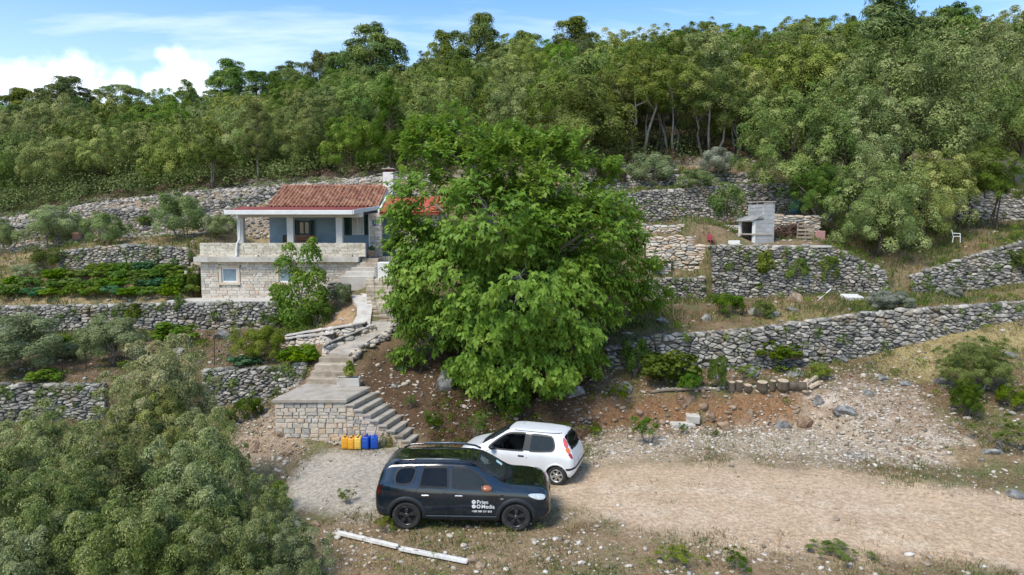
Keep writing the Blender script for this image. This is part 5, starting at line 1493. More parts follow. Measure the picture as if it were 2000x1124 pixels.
m.prism([(37.2, EE - .06), (39.9, ER - .06), (39.9, ER + .07), (37.2, EE + .07)], x - HO.x - .04, x - HO.x + .05, 'x'); m.v = [(v[0], v[1] - HO.y, v[2] - HO.z) for v in m.v]; m.build('verge_board', M['white_metal'], house)
# chimney
cx0, cx1 = XP(751, 41.2), XP(771, 41.2); ct = ZP(337, 41.2)
ch = hb('chimney', 'plaster_white', (cx0, cx1, 41.0, 41.62, 8.4, ct), bev=.01)
hb('chimney_pots', 'dark_red', (cx0 + .06, cx0 + .2, 41.06, 41.56, ct, ct + .16), (cx1 - .2, cx1 - .06, 41.06, 41.56, ct, ct + .16), (cx0 + .28, cx0 + .36, 41.06, 41.56, ct, ct + .16), parent=ch)
hb('chimney_cap', 'concrete', (cx0 - .06, cx1 + .06, 40.94, 41.68, ct + .16, ct + .22), bev=.01, parent=ch)
hb('cap_stone', 'rock', (cx0 + .2, cx1 - .2, 41.15, 41.45, ct + .222, ct + .31), bev=.03, parent=ch)

# bench and pot on the veranda
bn = thing('bench', 'orange wooden bench under the dark veranda window', 'bench', (XP(588, 37.7), 37.9, ZS1))
for z in (.42,): m = MB(); m.box(-.65, .65, -.25, .2, z, z + .05, .01); m.build('seat', M['orange_wood'], bn)
for z in (.62, .78, .94): m = MB(); m.box(-.65, .65, .2, .24, z, z + .11, .01); m.build('slat', M['orange_wood'], bn)
for x in (-.58, .58):
    m = MB(); m.box(x - .035, x + .035, .16, .2, 0, 1.05); m.build('leg', M['orange_wood'], bn); m = MB(); m.box(x - .035, x + .035, -.22, -.16, 0, .42); m.build('leg', M['orange_wood'], bn)
pc = thing('chair', 'dark chair behind the middle veranda post', 'chair', (XP(556, 37.8), 37.9, ZS1))
m = MB(); m.box(-.2, .2, -.2, .2, .43, .47, .01); m.build('seat', M['orange_wood'], pc)
m = MB(); m.box(-.19, .19, .17, .2, .55, 1.08, .01); m.build('backrest', M['bark'], pc)
for x in (-.17, .17):
    for y in (-.17, .17): m = MB(); m.tube([(x, y, 0), (x, y, .43 if y < 0 else 1.0)], .018, 6); m.build('leg', M['bark'], pc)
pt = thing('flower_pot', 'clay flower pot with a small plant at the top of the veranda steps', 'flower pot', P(726, 501, 36.7))
m = MB(); m.lathe([(.16, 0), (.21, .22), (.24, .24), (.24, .28), (.19, .27)], 14); m.build('pot', M['terracotta'], pt)
o = put(blob_leaves('plant', [(0, 0, .42), (.08, .03, .36), (-.09, 0, .38)], [.12, .1, .1], 260, .09, .4, gen), 'plant', LM['shrub'], pt)

# ------------------------------------------------------------------ apron, side steps, landing, stairs, ramp
o = MB().box(-17.0, -10.6, 34.62, 36.02, 3.40, 3.72, .02).build('path', M['concrete_pale']); o['kind'] = 'structure'
ss = thing('side_steps', 'stack of flat stone steps at the left end of the veranda', 'steps', (-16.75, 36.4, 4.6))
for i in range(5):
    m = MB(); m.box(-.18 + i * .05, .55, -.0 + i * .28, 1.4, .3 + i * .2, .3 + i * .2 + .17, .02); m.build('step', M['step_stone'], ss)

ld = thing('landing_stairs', 'stone landing with concrete top and steps down to the parking area', 'stairs', (-5.6, 23.4, 0))
LO = Vector(ld.location)
A, B_, C_, D_ = (-8.0, 23.36), (-5.58, 23.36), (-5.10, 25.15), (-7.62, 25.85)
def poly_prism(pts, z0, z1, off, mat, name, parent, bev=.015):
    bm = bmesh.new()
    vs = [bm.verts.new((p[0] - off.x, p[1] - off.y, z0 - off.z)) for p in pts]
    f = bm.faces.new(vs); r = bmesh.ops.extrude_face_region(bm, geom=[f])
    for v in r['geom']:
        if isinstance(v, bmesh.types.BMVert): v.co.z += z1 - z0
    bmesh.ops.recalc_face_normals(bm, faces=bm.faces[:])
    if bev: bmesh.ops.bevel(bm, geom=[e for e in bm.edges if all(v.co.z > z1 - off.z - .001 for v in e.verts)], offset=bev, segments=1, affect='EDGES')
    me = bpy.data.meshes.new(name); bm.to_mesh(me); bm.free()
    a = me.attributes.new('rnd', 'FLOAT', 'POINT'); a.data.foreach_set('value', [random.random()] * 1 * len(me.vertices))
    return put(me, name, mat, parent)
poly_prism([(A[0] - .05, A[1] - .06), (B_[0] + .02, B_[1] - .06), C_, D_], 1.48, 1.6, LO, M['concrete'], 'landing_top', ld, .03)
poly_prism([(A[0] + .06, A[1] + .06), (B_[0] - .06, B_[1] + .06), (C_[0] - .1, C_[1]), (D_[0] + .06, D_[1])], -.3, 1.478, LO, M['mortar'], 'core', ld, 0)
def base_left(s): return .55 * min(1, max(0, (-6.9 - s) / 1.0)) - .15
lay_courses(ld, LO, A[0], B_[0], -.12, 1.478, lambda s, t, d: (s, 23.39 - d, t), M['ashlar'], (.10, .2), (.17, .42), seed=14, prot=.03, bottom=base_left, gap=.009)
lay_courses(ld, LO, B_[0], -3.42, -.12, 1.5, lambda s, t, d: (s, 23.39 - d, t), M['ashlar'], (.10, .19), (.17, .36), seed=15, prot=.03, gap=.009, top=lambda s: 1.6 - .178 * (1 + math.floor((s - B_[0]) / .268 + 1e-6)) - .075)
rise = 1.6 / 9
for i in range(8):
    x0 = B_[0] + i * .268; x1 = x0 + .268; z = 1.6 - rise * (i + 1)
    w0 = 1.75 - i * .105; w1_ = 1.75 - (i + 1) * .105
    yf = 23.34
    pts = [(x0 - .02, yf + .06), (x1 - .012, yf + .06), (x1 - .012 + .27 * w1_, yf + w1_), (x0 - .02 + .27 * w0, yf + w0)]
    poly_prism(pts, -.3 if i > 3 else z - .75, z - .072, LO, M['step_stone'], 'riser', ld, 0)
    pts = [(x0 - .03, yf - .03), (x1 + .018, yf - .03), (x1 + .018 + .27 * w1_, yf + w1_ + .03), (x0 - .03 + .27 * w0, yf + w0 + .03)]
    poly_prism(pts, z - .07, z, LO, M['concrete'], 'tread', ld, .018)
us = thing('upper_steps', 'four worn concrete steps leading up from the landing beside the planter', 'steps', (-6.9, 25.7, 1.6))
UO = Vector(us.location)
for k, (yf, xl, xr) in enumerate(((25.62, -7.58, -6.15), (25.98, -7.52, -6.12), (26.34, -7.46, -6.1), (26.72, -7.40, -6.08))):
    poly_prism([(xl, yf), (xr, yf - .05), (xr + .1, yf + .9), (xl + .05, yf + .9)], 1.3, 1.6 + .195 * (k + 1), UO, M['step_stone'], 'step', us, .025)
def ribbon(left, right, name, mat, thick=.12, lift=.05, structure=True):
    Lp = [hit(*p) for p in left]; Rp = [hit(*p) for p in right]
    V = []; n = 0
    for i in range(len(Lp) - 1):
        for t in np.linspace(0, 1, 5)[:-1 if i < len(Lp) - 2 else None]:
            a = Lp[i].lerp(Lp[i + 1], t); b = Rp[i].lerp(Rp[i + 1], t)
            za, zb2 = gz(a.x, a.y) + lift, gz(b.x, b.y) + lift
            zz = max(za, zb2) * .7 + min(za, zb2) * .3
            V += [(a.x, a.y, zz), (b.x, b.y, zz), (b.x, b.y, zz - thick - .25), (a.x, a.y, zz - thick - .25)]; n += 1
    Fc = []
    for i in range(n - 1):
        for k in range(4): Fc.append((i * 4 + k, i * 4 + (k + 1) % 4, (i + 1) * 4 + (k + 1) % 4, (i + 1) * 4 + k))
    Fc += [(3, 2, 1, 0), tuple((n - 1) * 4 + k for k in range(4))]
    mb = MB(); mb.add(V, Fc); o = mb.build(name, mat)
    if structure: o['kind'] = 'structure'
    return o
pc_ = [(-6.78, 27.05, 2.36), (-6.45, 27.8, 2.46), (-6.0, 28.7, 2.62), (-5.7, 29.4, 2.80), (-5.55, 30.25, 3.0)]
V = []; n = 0
for i in range(len(pc_)):
    a_, b_ = Vector(pc_[max(i - 1, 0)]), Vector(pc_[min(i + 1, len(pc_) - 1)]); t_ = (b_ - a_); t_.z = 0; t_.normalize(); s_ = Vector((t_.y, -t_.x, 0)) * .54; q_ = Vector(pc_[i]); q_.z = max(2.40, gz(q_.x, q_.y) + .05, gz((q_ - s_).x, (q_ - s_).y) + .03, gz((q_ + s_).x, (q_ + s_).y) + .03)
    V += [q_ - s_, q_ + s_, q_ + s_ - Vector((0, 0, 1.3)), q_ - s_ - Vector((0, 0, 1.3))]; n += 1
mb = MB(); mb.add(V, [(i * 4 + k, i * 4 + (k + 1) % 4, (i + 1) * 4 + (k + 1) % 4, (i + 1) * 4 + k) for i in range(n - 1) for k in range(4)] + [(3, 2, 1, 0), tuple((n - 1) * 4 + k for k in range(4))])
o = mb.build('path', M['concrete']); o['kind'] = 'structure'
ribbon([(674, 556), (682, 572), (687, 590), (698, 605), (697, 622), (688, 636)], [(694, 553), (709, 568), (724, 585), (728, 602), (725, 622), (723, 640)], 'ramp', M['concrete_pale'], lift=.10)
KG = 'low mortared kerbs along the garden path'
for i, (lab, pts, h) in enumerate((
    ('low stone kerb along the left side of the curving garden path', [(632, 690), (668, 672), (705, 658), (738, 645)], .24),
    ('low stone kerb below the sandy patch, left of the garden path', [(560, 668), (610, 660), (665, 652), (728, 642)], .26),
    ('broken kerb of pale stones between the leafy clump and the garden path', [(548, 680), (580, 672), (625, 668), (660, 664)], .28))):
    path = []
    for j in range(len(pts) - 1):
        for t in np.linspace(0, 1, 6)[:-1]:
            q = hit(pts[j][0] + (pts[j + 1][0] - pts[j][0]) * t, pts[j][1] + (pts[j + 1][1] - pts[j][1]) * t); path.append((q.x, q.y - .1, q.z - .05, q.y + .1, q.z + h))
    r_ = dry_wall(lab, path, .24, .12, M['ashlar'], KG, big=.02, cap=False, seed=60 + i, prot=.04, gap=.008, top_jit=.02, name='stone_kerb')
    ko = Vector(r_.location); V = []
    for (X, yf, zf_, yt, zt) in path: V += [Vector((X, yf - .12, zt)) - ko, Vector((X, yf + .30, zt)) - ko, Vector((X, yf + .30, zt + .05)) - ko, Vector((X, yf - .12, zt + .05)) - ko]
    Fc = [tuple((a_ * 4 + k, a_ * 4 + (k + 1) % 4, (a_ + 1) * 4 + (k + 1) % 4, (a_ + 1) * 4 + k)) for a_ in range(len(path) - 1) for k in range(4)] + [(0, 1, 2, 3), tuple((len(path) - 1) * 4 + k for k in (3, 2, 1, 0))]
    mb = MB(); mb.add(V, Fc); mb.build('coping', M['concrete_pale'], r_)
fs = thing('stone_stairs', 'long flight of uneven stone steps climbing towards the house beside the walnut', 'stairs', (-5.6, 30.2, 2.9))
FO = Vector(fs.location)
rs = random.Random(4)
for k in range(12):
    f = k / 11; x = -5.55 + (-6.62 + 5.55) * f; yf = 30.15 + 4.6 * f; z = 3.16 + 1.62 * f
    for s_ in range(3):
        xl = x - .62 + s_ * .42; j = rs.uniform(-.02, .02)
        poly_prism([(xl + .008, yf + j), (xl + .412, yf + j + rs.uniform(-.02, .02)), (xl + .412, yf + .62), (xl + .008, yf + .62)], z - .5, z + .0 + rs.uniform(-.012, .012), FO, M['step_stone'], 'stone', fs, .02)
vs_ = thing('veranda_steps', 'grey concrete steps rising to the right end of the veranda', 'steps', (-7.6, 35.0, 4.6))
VO = Vector(vs_.location)
for k in range(5):
    poly_prism([(-8.55 + .22 * k, 34.85 + .32 * k), (-6.85, 34.85 + .32 * k), (-6.85, 36.9), (-8.55 + .22 * k, 36.9 if k > 2 else 36.0)], 4.2, 4.72 + .205 * (k + 1) - .02, VO, M['step_stone' if k > 2 else 'concrete_pale'], 'step', vs_, .02)
o = thing('rendered_wall', 'pale rendered block beside the veranda steps, partly behind the walnut leaves', 'wall', (-6.3, 35.3, 4.6))
MB().box(-.42, .62, -.1, .5, -.3, .98, .03).build('block', M['plaster_white'], o)
MB().box(-.56, -.425, -.12, .4, -.3, .8, .03).build('stone_end', M['rock'], o)
# ------------------------------------------------------------------ cars
def chaikin(p, it=2, closed=False):
    p = [np.asarray(q, float) for q in p]
    for _ in range(it):
        o = [] if closed else [p[0]]
        n = len(p)
        for i in range(n if closed else n - 1):
            a, b = p[i], p[(i + 1) % n]
            o += [a * .75 + b * .25, a * .25 + b * .75]
        if not closed: o.append(p[-1])
        p = o
    return p

def in_poly(poly, x, y):
    c = False; n = len(poly); j = n - 1
    for i in range(n):
        xi, yi = poly[i][0], poly[i][1]; xj, yj = poly[j][0], poly[j][1]
        if (yi > y) != (yj > y) and x < (xj - xi) * (y - yi) / (yj - yi) + xi: c = not c
        j = i
    return c

class Car:
    def __init__(s, root, ctrl, paint, n=96, k_sm=.05):
        s.root = root; s.paint = paint
        a = np.array(ctrl, float)
        xs = np.linspace(a[0, 0], a[-1, 0], n)
        cols = []
        fine = np.linspace(a[0, 0], a[-1, 0], 600); dx = fine[1] - fine[0]
        kn = max(1, int(k_sm / dx)); ker = np.hanning(2 * kn + 3)[1:-1]; ker /= ker.sum()
        for c in range(1, a.shape[1]):
            v = np.interp(fine, a[:, 0], a[:, c]); vp = np.concatenate([np.full(kn, v[0]), v, np.full(kn, v[-1])]); v = np.convolve(vp, ker, 'valid')
            cols.append(np.interp(xs, fine, v))
        s.grid = []
        V = []
        for i, x in enumerate(xs):
            zb, wl, ws, zs, zt, wt = [c[i] for c in cols]
            zte = zt - .055 * min(1, max(.15, (zt - zs) / .5)) - .004
            h = zs - zb
            half = [(0, zb), (wl * .9, zb), (wl, zb + .06), (wl + (ws - wl) * .75, zb + .3 * h), (ws, zb + .60 * h), (ws * .992, zb + .86 * h), (ws * .955, zs),
                    (ws * .955 * .67 + wt * .33, zs * .67 + zte * .33), (ws * .955 * .33 + wt * .67, zs * .33 + zte * .67), (wt, zte), (wt * .74, zt - .006), (0, zt)]
            half = chaikin(half, 2)
            ring = [(x, -q[0], q[1]) for q in half] + [(x, q[0], q[1]) for q in half[-2:0:-1]]
            s.K = len(ring); V += ring
        s.V = [Vector(v) for v in V]
        s.F = []
        K = s.K
        for i in range(n - 1):
            for k in range(K): s.F.append((i * K + k, i * K + (k + 1) % K, (i + 1) * K + (k + 1) % K, (i + 1) * K + k))
        s.caps = [tuple(range(K - 1, -1, -1)), tuple((n - 1) * K + k for k in range(K))]
        s.tree = BVHTree.FromPolygons(s.V, s.F + s.caps)
        s.cut = set()
    def cut_arch(s, cx, cz, r):
        for v in s.V:
            if abs(v.y) < .45: continue
            d = math.hypot(v.x - cx, v.z - cz)
            if abs(d - r) < .028 and d > 1e-4:
                v.x = cx + (v.x - cx) * r / d; v.z = cz + (v.z - cz) * r / d
        for i, f in enumerate(s.F):
            c = sum((s.V[k] for k in f), Vector()) / 4
            if abs(c.y) > .45 and math.hypot(c.x - cx, c.z - cz) < r - .004: s.cut.add(i)
    def frame(s, d):
        d = Vector(d).normalized(); u = Vector((-d.y, d.x, 0)); u.normalize(); return d, u
    def cut_poly(s, poly, d):
        d, u = s.frame(d)
        for i, f in enumerate(s.F):
            c = sum((s.V[k] for k in f), Vector()) / 4
            if in_poly(poly, c.dot(u), c.z):
                nrm = (s.V[f[1]] - s.V[f[0]]).cross(s.V[f[3]] - s.V[f[0]])
                o = c - d * 6
                h = s.tree.ray_cast(o, d)
                if h[0] is not None and (h[0] - c).length < .12: s.cut.add(i)
    def ray(s, uu, z, d, u, off):
        o = u * uu - d * 6; o.z = z
        h = s.tree.ray_cast(o, d)
        if h[0] is None:
            h = s.tree.find_nearest(u * uu - d * .6 + Vector((0, 0, z)))
            n = h[1] if h[1].dot(d) < 0 else -h[1]
            return h[0] + n * off
        n = h[1] if h[1].dot(d) < 0 else -h[1]
        return h[0] + n * off
    def patch(s, name, poly, d, off, mat, step=.06, parent=None, rounded=2, top=False):
        d, u = s.frame(d)
        P2 = chaikin(poly, rounded, True) if rounded else [np.asarray(p, float) for p in poly]
        bd = []
        for i in range(len(P2)):
            a, b = P2[i], P2[(i + 1) % len(P2)]; m = max(1, int(np.linalg.norm(b - a) / step))
            for k in range(m): bd.append(a + (b - a) * k / m)
        pts = [Vector((p[0], p[1])) for p in bd]; nb = len(pts)
        x0, x1 = min(p.x for p in pts), max(p.x for p in pts); y0, y1 = min(p.y for p in pts), max(p.y for p in pts)
        bl = [(p.x, p.y) for p in pts]
        gx = x0 + step / 2
        while gx < x1:
            gy = y0 + step / 2
            while gy < y1:
                if in_poly(bl, gx, gy) and min((gx - p.x) ** 2 + (gy - p.y) ** 2 for p in pts[:nb]) > (step * .4) ** 2: pts.append(Vector((gx, gy)))
                gy += step
            gx += step
        r = delaunay_2d_cdt(pts, [(i, (i + 1) % nb) for i in range(nb)], [], 1, 1e-6)
        V = [s.ray(p.x, p.y, d, u, off) for p in r[0]]
        me = bpy.data.meshes.new(name); me.from_pydata(V, [], r[2]); me.polygons.foreach_set('use_smooth', [True] * len(me.polygons)); me.update()
        bm = bmesh.new(); bm.from_mesh(me); bmesh.ops.recalc_face_normals(bm, faces=bm.faces[:])
        if sum(f.normal.dot(d) * f.calc_area() for f in bm.faces) > 0: bmesh.ops.reverse_faces(bm, faces=bm.faces[:])
        bm.to_mesh(me); bm.free()
        return put(me, name, mat, parent or s.root)
    def ring(s, name, poly, d, w0, w1, off, mat, parent=None, rounded=2):
        d, u = s.frame(d)
        P2 = chaikin(poly, rounded, True); n = len(P2)
        area = sum(P2[i][0] * P2[(i + 1) % n][1] - P2[(i + 1) % n][0] * P2[i][1] for i in range(n)); sg = 1 if area > 0 else -1
        V = []
        for i in range(n):
            t = P2[(i + 1) % n] - P2[i - 1]; t = t / (np.linalg.norm(t) + 1e-9); o = np.array([t[1], -t[0]]) * sg
            for w in (w0, w1):
                q = P2[i] + o * w; V.append(s.ray(q[0], q[1], d, u, off))
        Fc = [(2 * i, 2 * i + 1, 2 * ((i + 1) % n) + 1, 2 * ((i + 1) % n)) for i in range(n)]
        me = bpy.data.meshes.new(name); me.from_pydata(V, [], Fc); me.update()
        return put(me, name, mat, parent or s.root)
    def line(s, name, pts, d, w, off, mat, parent=None):
        d, u = s.frame(d); V = []
        P2 = []
        for i in range(len(pts) - 1):
            a, b = np.array(pts[i], float), np.array(pts[i + 1], float); m = max(1, int(np.linalg.norm(b - a) / .05))
            P2 += [a + (b - a) * k / m for k in range(m)]
        P2.append(np.array(pts[-1], float)); n = len(P2)
        for i in range(n):
            t = P2[min(i + 1, n - 1)] - P2[max(i - 1, 0)]; t = t / (np.linalg.norm(t) + 1e-9); o = np.array([t[1], -t[0]])
            for sgn in (-.5, .5):
                q = P2[i] + o * w * sgn; V.append(s.ray(q[0], q[1], d, u, off))
        me = bpy.data.meshes.new(name); me.from_pydata(V, [], [(2 * i, 2 * i + 1, 2 * i + 3, 2 * i + 2) for i in range(n - 1)]); me.update()
        return put(me, name, mat, parent or s.root)
    def finish(s, lining):
        faces = [f for i, f in enumerate(s.F) if i not in s.cut] + s.caps
        me = bpy.data.meshes.new('body'); me.from_pydata(s.V, [], faces); me.polygons.foreach_set('use_smooth', [True] * len(me.polygons)); me.update()
        bm = bmesh.new(); bm.from_mesh(me); bmesh.ops.recalc_face_normals(bm, faces=bm.faces[:]); bm.to_mesh(me); bm.normal_update()
        bm.verts.ensure_lookup_table()
        nv = [v.normal.copy() for v in bm.verts]; bm.free()
        put(me, 'body', s.paint, s.root)
        m2 = bpy.data.meshes.new('lining'); m2.from_pydata([s.V[i] - nv[i] * .02 for i in range(len(s.V))], [], [f for i, f in enumerate(s.F) if i not in s.cut]); m2.update()
        put(m2, 'lining', lining, s.root)

def wheel(root, x, y, z, r, w, rim_r, spokes, mats, twin=False, side=-1):
    tyre_m, rim_m, dark_m = mats
    M0 = Matrix.Rotation(R(90) * (1 if side < 0 else -1), 4, 'X')      # local +z looks outwards
    wh = bpy.data.objects.new('wheel', None); COL.objects.link(wh); wh.parent = root; wh.location = (x, y, z)
    m = MB()
    pr = [(rim_r, -w / 2), (r - .03, -w / 2), (r - .006, -w / 2 + .035), (r, -w * .2), (r, w * .2), (r - .006, w / 2 - .035), (r - .03, w / 2), (rim_r + .012, w / 2 - .004), (rim_r, w / 2 - .02)]
    m.lathe(pr, 36, M=M0); m.f = m.f[:-2]
    m.build('tyre', tyre_m, wh, smooth=True)
    m = MB(); m.lathe([(rim_r - .001, w / 2 - .055), (rim_r - .001, w / 2 - .015), (rim_r - .022, w / 2 - .012), (rim_r - .034, w / 2 - .05)], 36, M=M0); m.f = m.f[:-2]
    rim = m.build('rim', rim_m, wh, smooth=True)
    m = MB(); m.lathe([(rim_r - .002, w / 2 - .10), (rim_r - .03, w / 2 - .11), (.01, w / 2 - .11)], 24, M=M0); m.build('brake_drum', dark_m, wh)
    m = MB()
    zo = w / 2 - .03
    for k in range(spokes):
        a0 = 2 * math.pi * k / spokes + .3
        for da in ((-.16, .16) if twin else (0,)):
            ww = .020 if twin else .026
            V = []
            for (rr, hw_, zz) in ((.045, ww * 1.2, zo), (rim_r * .6, ww, zo - .002), (rim_r - .02, ww * (1.0 if twin else 1.9), zo - .012)):
                aa = a0 + da * (rr / rim_r)
                cx_, cy_ = math.cos(aa), math.sin(aa)
                for sgn in (-1, 1): V.append((cx_ * rr - cy_ * hw_ * sgn, cy_ * rr + cx_ * hw_ * sgn, zz))
                for sgn in (-1, 1): V.append((cx_ * rr - cy_ * hw_ * 1.2 * sgn, cy_ * rr + cx_ * hw_ * 1.2 * sgn, zz - .03))
            Fc = []
            for i in range(2):
                b = i * 4; Fc += [(b, b + 4, b + 5, b + 1), (b + 1, b + 5, b + 7, b + 3), (b, b + 2, b + 6, b + 4)]
            m.add([M0 @ Vector(v) for v in V], Fc)
    m.build('spokes', rim_m, wh)
    m = MB(); m.lathe([(.062, zo - .03), (.06, zo + .004), (.03, zo + .012)], 14, M=M0); m.build('hub_cap', rim_m, wh, smooth=True)
    return wh

M['tyre'] = surf('tyre', [(.3, (.018, .018, .018)), (.7, (.05, .048, .045))], scale=12, rough=.9, bump=.3, use_rnd=0)
M['navy_paint'] = surf('navy_paint', [(.3, (.003, .009, .016)), (.7, (.005, .014, .025))], scale=3, rough=.22, bump=0, spec=.6, use_rnd=0, coat=1.0, patch=((.05, .045, .04), 2.2, .66, .9))
M['gloss_black'] = surf('gloss_black', [(.3, (.004, .004, .005)), (.7, (.010, .010, .011))], scale=3, rough=.12, bump=0, spec=.6, use_rnd=0, coat=1.0)
M['clad'] = surf('clad', [(.3, (.014, .018, .022)), (.7, (.028, .033, .038))], scale=6, rough=.55, bump=.15, bscale=90, use_rnd=0)
M['black_rim'] = plain('black_rim', (.03, .03, .032), rough=.25, spec=.6)
M['silver_rim'] = plain('silver_rim', (.50, .48, .45), rough=.35, metallic=.6)
M['dark_drum'] = plain('dark_drum', (.02, .02, .02), rough=.8)
M['white_paint'] = surf('white_paint', [(.3, (.70, .70, .69)), (.7, (.78, .78, .77))], scale=2, rough=.3, bump=0, spec=.5, use_rnd=0, coat=.6, patch=((.55, .50, .43), 2.0, .66, .95))
M['interior'] = plain('interior', (.018, .018, .02), rough=.9)
M['seat_blue'] = plain('seat_blue', (.02, .065, .16), rough=.9)
M['seat_dark'] = plain('seat_dark', (.03, .032, .035), rough=.9)
M['tinted'] = glassmat('tinted_glass', (.06, .07, .08), .015, .30)
M['clear'] = glassmat('clear_glass', (.72, .86, .84), .015, .62)
M['side_glass'] = glassmat('side_glass', (.50, .62, .64), .015, .52)
M['lamp_clear'] = plain('lamp_clear', (.55, .60, .63), rough=.12, spec=.8, var=.4, scale=30)
M['lamp_red'] = plain('lamp_red', (.42, .015, .015), rough=.15, spec=.6, coat=.6)
M['lamp_dark_red'] = plain('lamp_dark_red', (.06, .006, .008), rough=.15, spec=.6, coat=.6)
M['lamp_orange'] = plain('lamp_orange', (.70, .16, .03), rough=.15, spec=.6, coat=.6)
M['lamp_pink'] = plain('lamp_pink', (.58, .10, .10), rough=.2, spec=.6, coat=.6)
M['copper'] = plain('copper', (.36, .13, .06), rough=.3, coat=.5)
M['chrome'] = plain('chrome', (.62, .64, .66), rough=.18, metallic=.9)
M['rail_grey'] = plain('rail_grey', (.11, .13, .15), rough=.3, spec=.6)
M['trim'] = plain('trim', (.012, .012, .013), rough=.5)
M['seam'] = plain('seam', (.004, .005, .006), rough=.8)
M['decal'] = plain('decal', (.72, .74, .75), rough=.5, var=.03)
M['sticker'] = plain('sticker', (.50, .72, .72), rough=.5)

def seat(root, x, y, z, mat, s=1.0):
    t = bpy.data.objects.new('seat', None); COL.objects.link(t); t.parent = root; t.location = (x, y, z)
    MB().box(-.24, .26, -.23, .23, 0, .16, .05).build('cushion', mat, t, smooth=False)
    m = MB(); m.box(-.07, .07, -.22, .22, .05, .60, .05, M=Matrix.Translation((-.24, 0, .08)) @ Matrix.Rotation(R(-14), 4, 'Y')); m.build('backrest', mat, t)
    m = MB(); m.box(-.05, .05, -.12, .12, .62, .78, .03, M=Matrix.Translation((-.24, 0, .08)) @ Matrix.Rotation(R(-14), 4, 'Y')); m.build('headrest', mat, t)

def flare(c, cx, cz, r, w, side, mat, out=.02, a0=-12, a1=192):
    """a wheel arch lip that follows the body side"""
    V = []; n = 40
    for i in range(n + 1):
        a = R(a0 + (a1 - a0) * i / n)
        row = []
        for (rr, o) in ((r - .012, -.14), (r - .012, out * .6), (r + w * .35, out), (r + w, out * .5), (r + w + .006, -.004)):
            x = cx + math.cos(a) * rr; z = cz + math.sin(a) * max(rr, .01)
            h = c.tree.ray_cast(Vector((x, side * 3, z)), Vector((0, -side, 0)))
            y = abs(h[0].y) if h[0] is not None else None
            row.append([x, y, z, o])
        ys = [q[1] for q in row if q[1] is not None]; yb = max(ys) if ys else (abs(V[-1][1]) if V else .8)
        for q in row: V.append((q[0], side * ((q[1] if q[1] is not None and q[1] > yb - .12 else yb) + q[3]), q[2]))
    Fc = []
    for i in range(n):
        for k in range(4): Fc.append((i * 5 + k, i * 5 + k + 1, (i + 1) * 5 + k + 1, (i + 1) * 5 + k))
    me = bpy.data.meshes.new('wheel_arch'); me.from_pydata(V, [], Fc); me.polygons.foreach_set('use_smooth', [True] * len(me.polygons)); me.update()
    o = put(me, 'wheel_arch', mat, c.root)
    m = MB(); m.lathe([(r + .0, 0), (r + .0, .30), (.06, .31)], 24, M=Matrix.Translation((cx, side * (yb - .33) if True else 0, cz)) @ Matrix.Rotation(R(90) * (1 if side > 0 else -1), 4, 'X') @ Matrix.Translation((0, 0, 0)))
    m.f = m.f[:-2]
    m.build('wheel_well', M['interior'], c.root)

def text_on(c, body, size, u0, z0, d, off, mat, parent, name='lettering', bold=0.0):
    cu = bpy.data.curves.new('t', 'FONT'); cu.body = body; cu.size = size; cu.offset = bold
    tmp = bpy.data.objects.new('t', cu); COL.objects.link(tmp)
    bpy.context.view_layer.update()
    me = bpy.data.meshes.new_from_object(tmp.evaluated_get(bpy.context.evaluated_depsgraph_get()))
    bpy.data.objects.remove(tmp); bpy.data.curves.remove(cu)
    dd, u = c.frame(d)
    sg = 1
    for v in me.vertices:
        v.co = c.ray(u0 + v.co.x * sg, z0 + v.co.y, dd, u, off)
    me.name = name; me.update()
    if me.polygons and me.polygons[0].normal.dot(dd) > 0: me.flip_normals()
    return put(me, name, mat, parent)

RIGHT = (0, 1, 0); LEFT = (0, -1, 0)
# frame(): u axis = (-d.y, d.x): for RIGHT (looking +y at the car's right side) u = -x ; for LEFT u = +x
# -------- dark SUV
sx, sy, srz = -1.20, 17.5, R(-2.5)
suv = thing('suv', 'dark blue SUV with black wheels, roof rails, copper mirror and white lettering', 'car', (sx, sy, 0), srz)
zg_ = [gz(sx + a * math.cos(srz) - b * math.sin(srz), sy + a * math.sin(srz) + b * math.cos(srz)) for a in (-1.338, 1.338) for b in (-.78, .78)]
suv.location.z = sum(zg_) / 4 - .01
ctrl = [
    (-2.16, .48, .50, .58, .70, .80, 0.460), (-2.13, .40, .70, .76, .90, .97, 0.580), (-2.07, .33, .79, .845, 1.04, 1.15, 0.640), (-2.00, .30, .82, .875, 1.11, 1.37, 0.620), (-1.89, .28, .84, .89, 1.14, 1.55, 0.650), (-1.74, .27, .85, .90, 1.14, 1.62, 0.640),
    (-1.3, .25, .86, .90, 1.10, 1.645, 0.645), (-.5, .24, .86, .895, 1.065, 1.665, 0.660), (.1, .24, .86, .895, 1.05, 1.645, 0.655), (.38, .24, .86, .895, 1.04, 1.60, 0.650), (.62, .24, .86, .895, 1.035, 1.475, 0.665), (.86, .24, .86, .897, 1.03, 1.31, 0.705),
    (1.06, .24, .86, .90, 1.02, 1.17, 0.755), (1.2, .24, .86, .90, 1.02, 1.135, 0.750), (1.55, .25, .86, .90, 1.00, 1.12, 0.750), (1.85, .27, .84, .885, .97, 1.085, 0.730), (2.02, .29, .79, .84, .93, 1.03, 0.680), (2.12, .32, .70, .75, .86, .94, 0.590), (2.17, .38, .58, .63, .74, .80, 0.480)]
c = Car(suv, ctrl, M['navy_paint'])
WR = .36
for wx in (-1.338, 1.338): c.cut_arch(wx, .345, .405)
quarter = [(-1.64, 1.18), (-1.60, 1.41), (-1.46, 1.505), (-1.09, 1.515), (-1.17, 1.24), (-1.24, 1.15), (-1.5, 1.13)]
